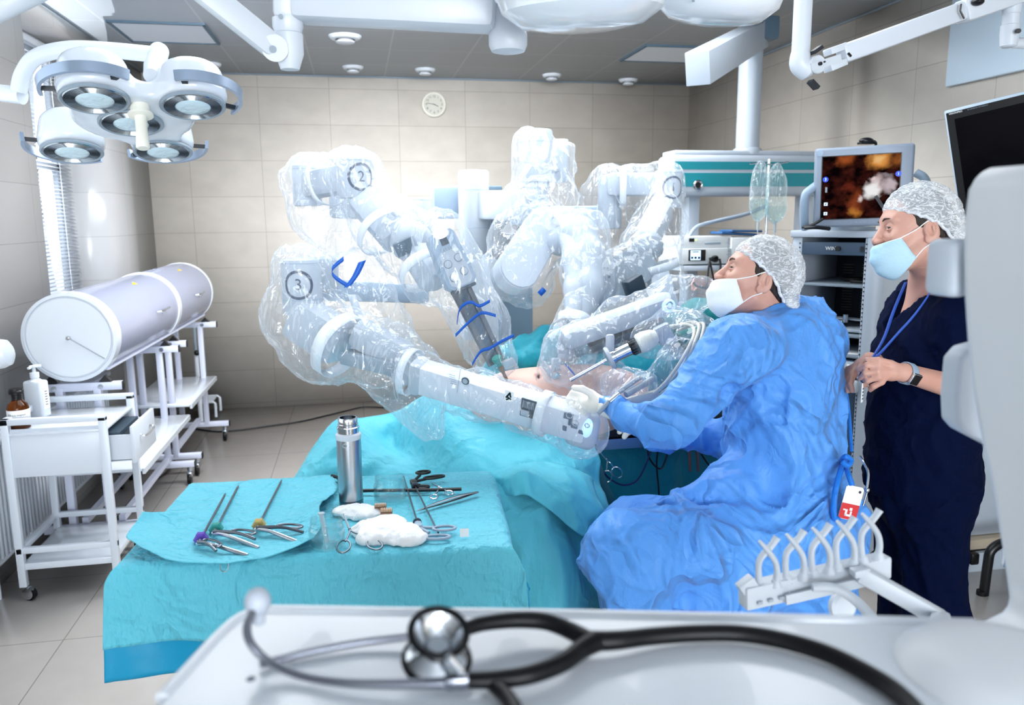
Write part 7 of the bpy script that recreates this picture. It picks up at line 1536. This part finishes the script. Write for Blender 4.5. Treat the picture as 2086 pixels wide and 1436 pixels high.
# ---------------------------------------------------------------- foreground console with worktop, upright and stethoscope
ZW = 1.25
def T(px, py, dz=0): return WZ(px, py, ZW+dz)
con = thing('medical_console', 'white console worktop with tall upright in the blurred foreground', 'console', (.3, .6, 0))
bk = [T(x, y) for x, y in ((560, 1242), (800, 1246), (1100, 1250), (1400, 1256), (1700, 1262), (1850, 1266), (1985, 1270))]
L_ = [T(x, y) for x, y in ((520, 1246), (482, 1262), (440, 1300), (385, 1360), (330, 1420))]
poly_ = [p[:2] for p in L_[::-1]]+[p[:2] for p in bk]+[np.array([.62, .56]), np.array([.66, .20]), np.array([-.30, .20])]
MB().prism(poly_, (0, 0, ZW-.035), I3, .035).done('worktop', M['console'], con, 30, mods=[lambda o: (lambda m: (setattr(m, 'width', .006), setattr(m, 'segments', 3)))(o.modifiers.new('bev', 'BEVEL'))])
rim = [V3(p[0], p[1], ZW-.002) for p in L_[::-1]]+[V3(p[0], p[1], ZW-.002) for p in bk]; MB().tube(rim, .0065, 10, k=4).done('raised_rim', M['console'], con)
MB().box((.2, .42, .7), (.62, .42, 1.0), bev=.03).done('body', M['console'], con); MB().box((.2, .42, .14), (.7, .5, .1), bev=.03).done('base', M['grey_l'], con)
for x in (-.1, .5):
    for y in (.25, .6): MB().cyl((x-.02, y, .05), (x+.02, y, .05), .05, n=20, bev=.006).done('caster', M['rubber'], con)
MB().lathe(T(511, 1383), (0, 0, 1), [(.004, 0), (.0035, .0006)], 14).done('screw_hole', M['slot'], con)
# upright: outline in a plane facing the camera, real thickness, rounded edges
YU = .80; o_ = W(2000, 800, YU); out = [(2000, 343), (1978, 352), (1962, 385), (1955, 440), (1952, 520), (1954, 600), (1960, 690), (1972, 800), (1990, 900), (2010, 980), (2026, 1080), (2040, 1170), (2046, 1215), (2040, 1236), (1985, 1262), (1960, 1300), (2140, 1300), (2190, 343)]
pt_ = [W(x, y, YU)-o_ for x, y in out]; RU = np.column_stack([(1, 0, 0), (0, 0, 1), (0, -1, 0)])
up_ = MB().prism([(p[0], p[2]) for p in pt_], V3(o_[0], YU, o_[2]), RU, .17).done('upright', M['console_w'], con, 40, mods=[lambda o: (lambda m: (setattr(m, 'width', .022), setattr(m, 'segments', 5)))(o.modifiers.new('bev', 'BEVEL'))])
MB().lathe(T(2040, 1395, -.01), (0, 0, 1), [(.085, 0), (.082, .012), (.070, .022), (.045, .027), (.01, .028)], 40).done('swivel_boss', M['console_w'], con)
MB().box(W(1933, 545, .83), (.030, .05, .068), RU@I3 if False else I3, bev=.010, seg=3).done('handle_block', M['grey_pale'], con); MB().cyl(W(1945, 548, .83), W(1975, 548, .83), .010, n=16).done('handle_pin', M['grey_m'], con)
pd = [(1990, 688), (1938, 702), (1918, 725), (1912, 800), (1914, 850), (1930, 868), (2000, 905)]; YPd = .95; a0 = W(1950, 800, YPd)
pad = MB().prism([((W(x, y, YPd)-a0)[0], (W(x, y, YPd)-a0)[2]) for x, y in pd], V3(a0[0], YPd, a0[2]), RU, .035).done('side_pad', M['grey_pale'], con, 40, mods=[lambda o: (lambda m: (setattr(m, 'width', .006), setattr(m, 'segments', 3)))(o.modifiers.new('bev', 'BEVEL'))])

# hose holder with five forked clips
YH2 = 1.12
h0, h1 = W(1512, 1215, YH2), W(1805, 1150, YH2+.02); hd = nrm(h1-h0); RH = axes(hd, (0, 0, 1))
hh = thing('hose_holder', 'white plastic hose holder with a row of five forked clips above the worktop', 'hose holder', W(1660, 1230, YH2))
hb = MB().bar(h0, h1, .03, .040, bev=.004).bar(W(1515, 1182, YH2), W(1545, 1225, YH2), .03, .02, (0, 1, 0), bev=.003).done('holder_bar', M['white_plastic'], hh)
MB().bar(W(1600, 1222, YH2-.018), W(1765, 1184, YH2-.016), .006, .018, bev=.002).done('front_rail', M['white_plastic'], hh)
for i in range(5): MB().box(W(1548+22*i, 1228-5*i, YH2-.016), (.009, .004, .005), RH).done('slot', M['grey_l'], hh)
MB().cyl(W(1608, 1206, YH2-.022), W(1608, 1206, YH2-.0235), .0018).cyl(W(1778, 1172, YH2-.016), W(1778, 1172, YH2-.018), .004).done('screw', M['grey_m'], hh)
for cx, cy in ((1562, 1192), (1617, 1178), (1670, 1165), (1720, 1151), (1771, 1136)):
    def c(dx, dy, dd=0): return W(cx+dx, cy+dy, YH2+dd)
    fk = MB().tube(spline([c(-15, 4), c(-17, -30), c(-14, -52), c(2, -72), c(12, -84), c(21, -98)], 6), [.0072, .0062, .0062, .0068, .0064, .0075], 12, flat=.8).done('clip_prong', M['white_plastic'], hh)
    MB().tube(spline([c(17, -2, -.006), c(21, -26, -.006), c(17, -48, -.006), c(4, -68, -.006), c(-6, -80, -.004), c(-15, -90, -.002)], 6), [.0072, .0062, .0060, .0062, .0050, .0034], 12, flat=.8).done('clip_prong', M['white_plastic'], hh)
    MB().lathe(c(-14, 8), (0, 0, 1), [(.011, 0), (.009, .006), (.006, .012)], 16).lathe(c(18, 2, -.006), (0, 0, 1), [(.011, 0), (.009, .006), (.006, .012)], 16).done('clip_foot', M['white_plastic'], hh)
MB().tube(spline([W(1655, 1196, YH2-.03), W(1700, 1198, YH2-.04), W(1745, 1225, YH2-.06), W(1790, 1275, YH2-.10)], 6), [.007, .008, .009], 12).bar(W(1748, 1165, YH2-.02), W(1925, 1265, YH2-.06), .03, .028, bev=.006).bar(W(1915, 1260, YH2-.06), (.50, .56, 1.12), .03, .028, bev=.006).bar(W(1735, 1168, YH2-.025), W(1768, 1160, YH2-.025), .02, .014, bev=.004).done('support_arm', M['white_plastic'], hh)
MB().lathe(W(1712, 1232, YH2+.05), (0.1, -1, .2), [(.026, 0), (.026, .01), (.020, .014), (.008, .012)], 24).done('turning_knob', M['white_plastic'], hh)

# stethoscope
sth = thing('stethoscope', 'black tubed stethoscope with chrome chestpiece lying on the white worktop', 'stethoscope', T(1100, 1330))
r = .0078
def S(px, py, dz=0): return WZ(px, py, ZW+.0095+dz)
jn = S(1195, 1312, .004)
MB().tube(spline([S(1205, 1306, .004), S(1260, 1304, .003), S(1330, 1296, .001), S(1420, 1290), S(1510, 1291), S(1600, 1306), S(1690, 1334), S(1770, 1374), S(1830, 1414), S(1880, 1470), S(1900, 1540)], 8), [r*1.15, r*1.02, r, r, r, r, r], 16).done('main_tube', M['rubber'], sth)
MB().tube(spline([S(948, 1281, .012), S(985, 1270, .012), S(1050, 1263, .010), S(1110, 1266, .008), S(1160, 1284, .005), S(1205, 1308, .004)], 8), [r*.82, r*.9, r, r, r*1.1], 14).done('branch_tube', M['rubber'], sth)
MB().tube(spline([S(955, 1386, .003), S(1010, 1384, .003), S(1080, 1374, .004), S(1145, 1350, .004), S(1185, 1322, .004), S(1215, 1306, .004)], 8), [r*.85, r*.95, r, r*1.05, r*1.2], 14).done('branch_tube', M['rubber'], sth)
MB().tube(spline([S(985, 1380, .0), S(1010, 1400, 0), S(1035, 1424, 0), S(1060, 1470, 0)], 8), [r*.7, r*.85, r*.9], 14).done('chestpiece_tube', M['rubber'], sth)
rm = .0036
MB().tube(spline([S(962, 1386, .003), S(900, 1391, .002), S(800, 1393, 0), S(700, 1390, -.002), S(610, 1375, -.003), S(545, 1345, .004), S(512, 1312, .016), S(503, 1280, .026), S(512, 1252, .034), S(521, 1236, .038)], 8), [rm*1.35, rm*1.2, rm, rm, rm, rm], 12).done('ear_tube', M['chrome_d'], sth)
MB().tube(spline([S(950, 1281, .010), S(900, 1288, .004), S(830, 1297, .0), S(740, 1308, -.003), S(640, 1326, -.004), S(570, 1343, -.005), S(530, 1353, -.004)], 8), [rm*1.3, rm, rm, rm, rm], 12).done('ear_tube', M['chrome_d'], sth)
tip = S(525, 1226, .040); MB().sph(tip, (.0115, .0115, .013), n=20).lathe(tip-V3(0, 0, .012), (0, 0, -1), [(.006, -.004), (.0055, .004), (.005, .008)], 16).done('ear_tip', M['tip'], sth)
MB().bar(S(905, 1390, .003), S(958, 1387, .003), .011, .011, bev=.003).done('spring_sleeve', M['chrome_d'], sth)
bc_ = S(893, 1292, .030); bn = nrm(V3(.10, -.42, .90)); MB().lathe(bc_, bn, [(.007, -.022), (.014, -.014), (.022, -.002), (.0235, .003), (.0215, .003), (.017, -.004), (.009, -.011), (.0045, -.0125), (.001, -.0125)], 48, True, True).done('bell', M['chrome'], sth)
MB().torus(bc_+bn*.003, bn, .0232, .0030, 48, 10).done('bell_rim', M['rubber'], sth)
dc_ = S(890, 1338, .010); dn_ = nrm(V3(.05, -.30, .95)); MB().lathe(dc_, dn_, [(.0255, -.006), (.0262, -.002), (.0255, .001), (.019, .006), (.012, .010), (.008, .014)], 48).done('diaphragm_head', M['chrome'], sth); MB().torus(dc_-dn_*.002, dn_, .0268, .0030, 48, 10).done('diaphragm_rim', M['rubber'], sth)
MB().cyl(dc_+dn_*.008, bc_-bn*.018, .007, n=20).cyl(S(912, 1338, .026), S(938, 1368, .012), .0045, n=16).done('chest_stem', M['chrome'], sth)
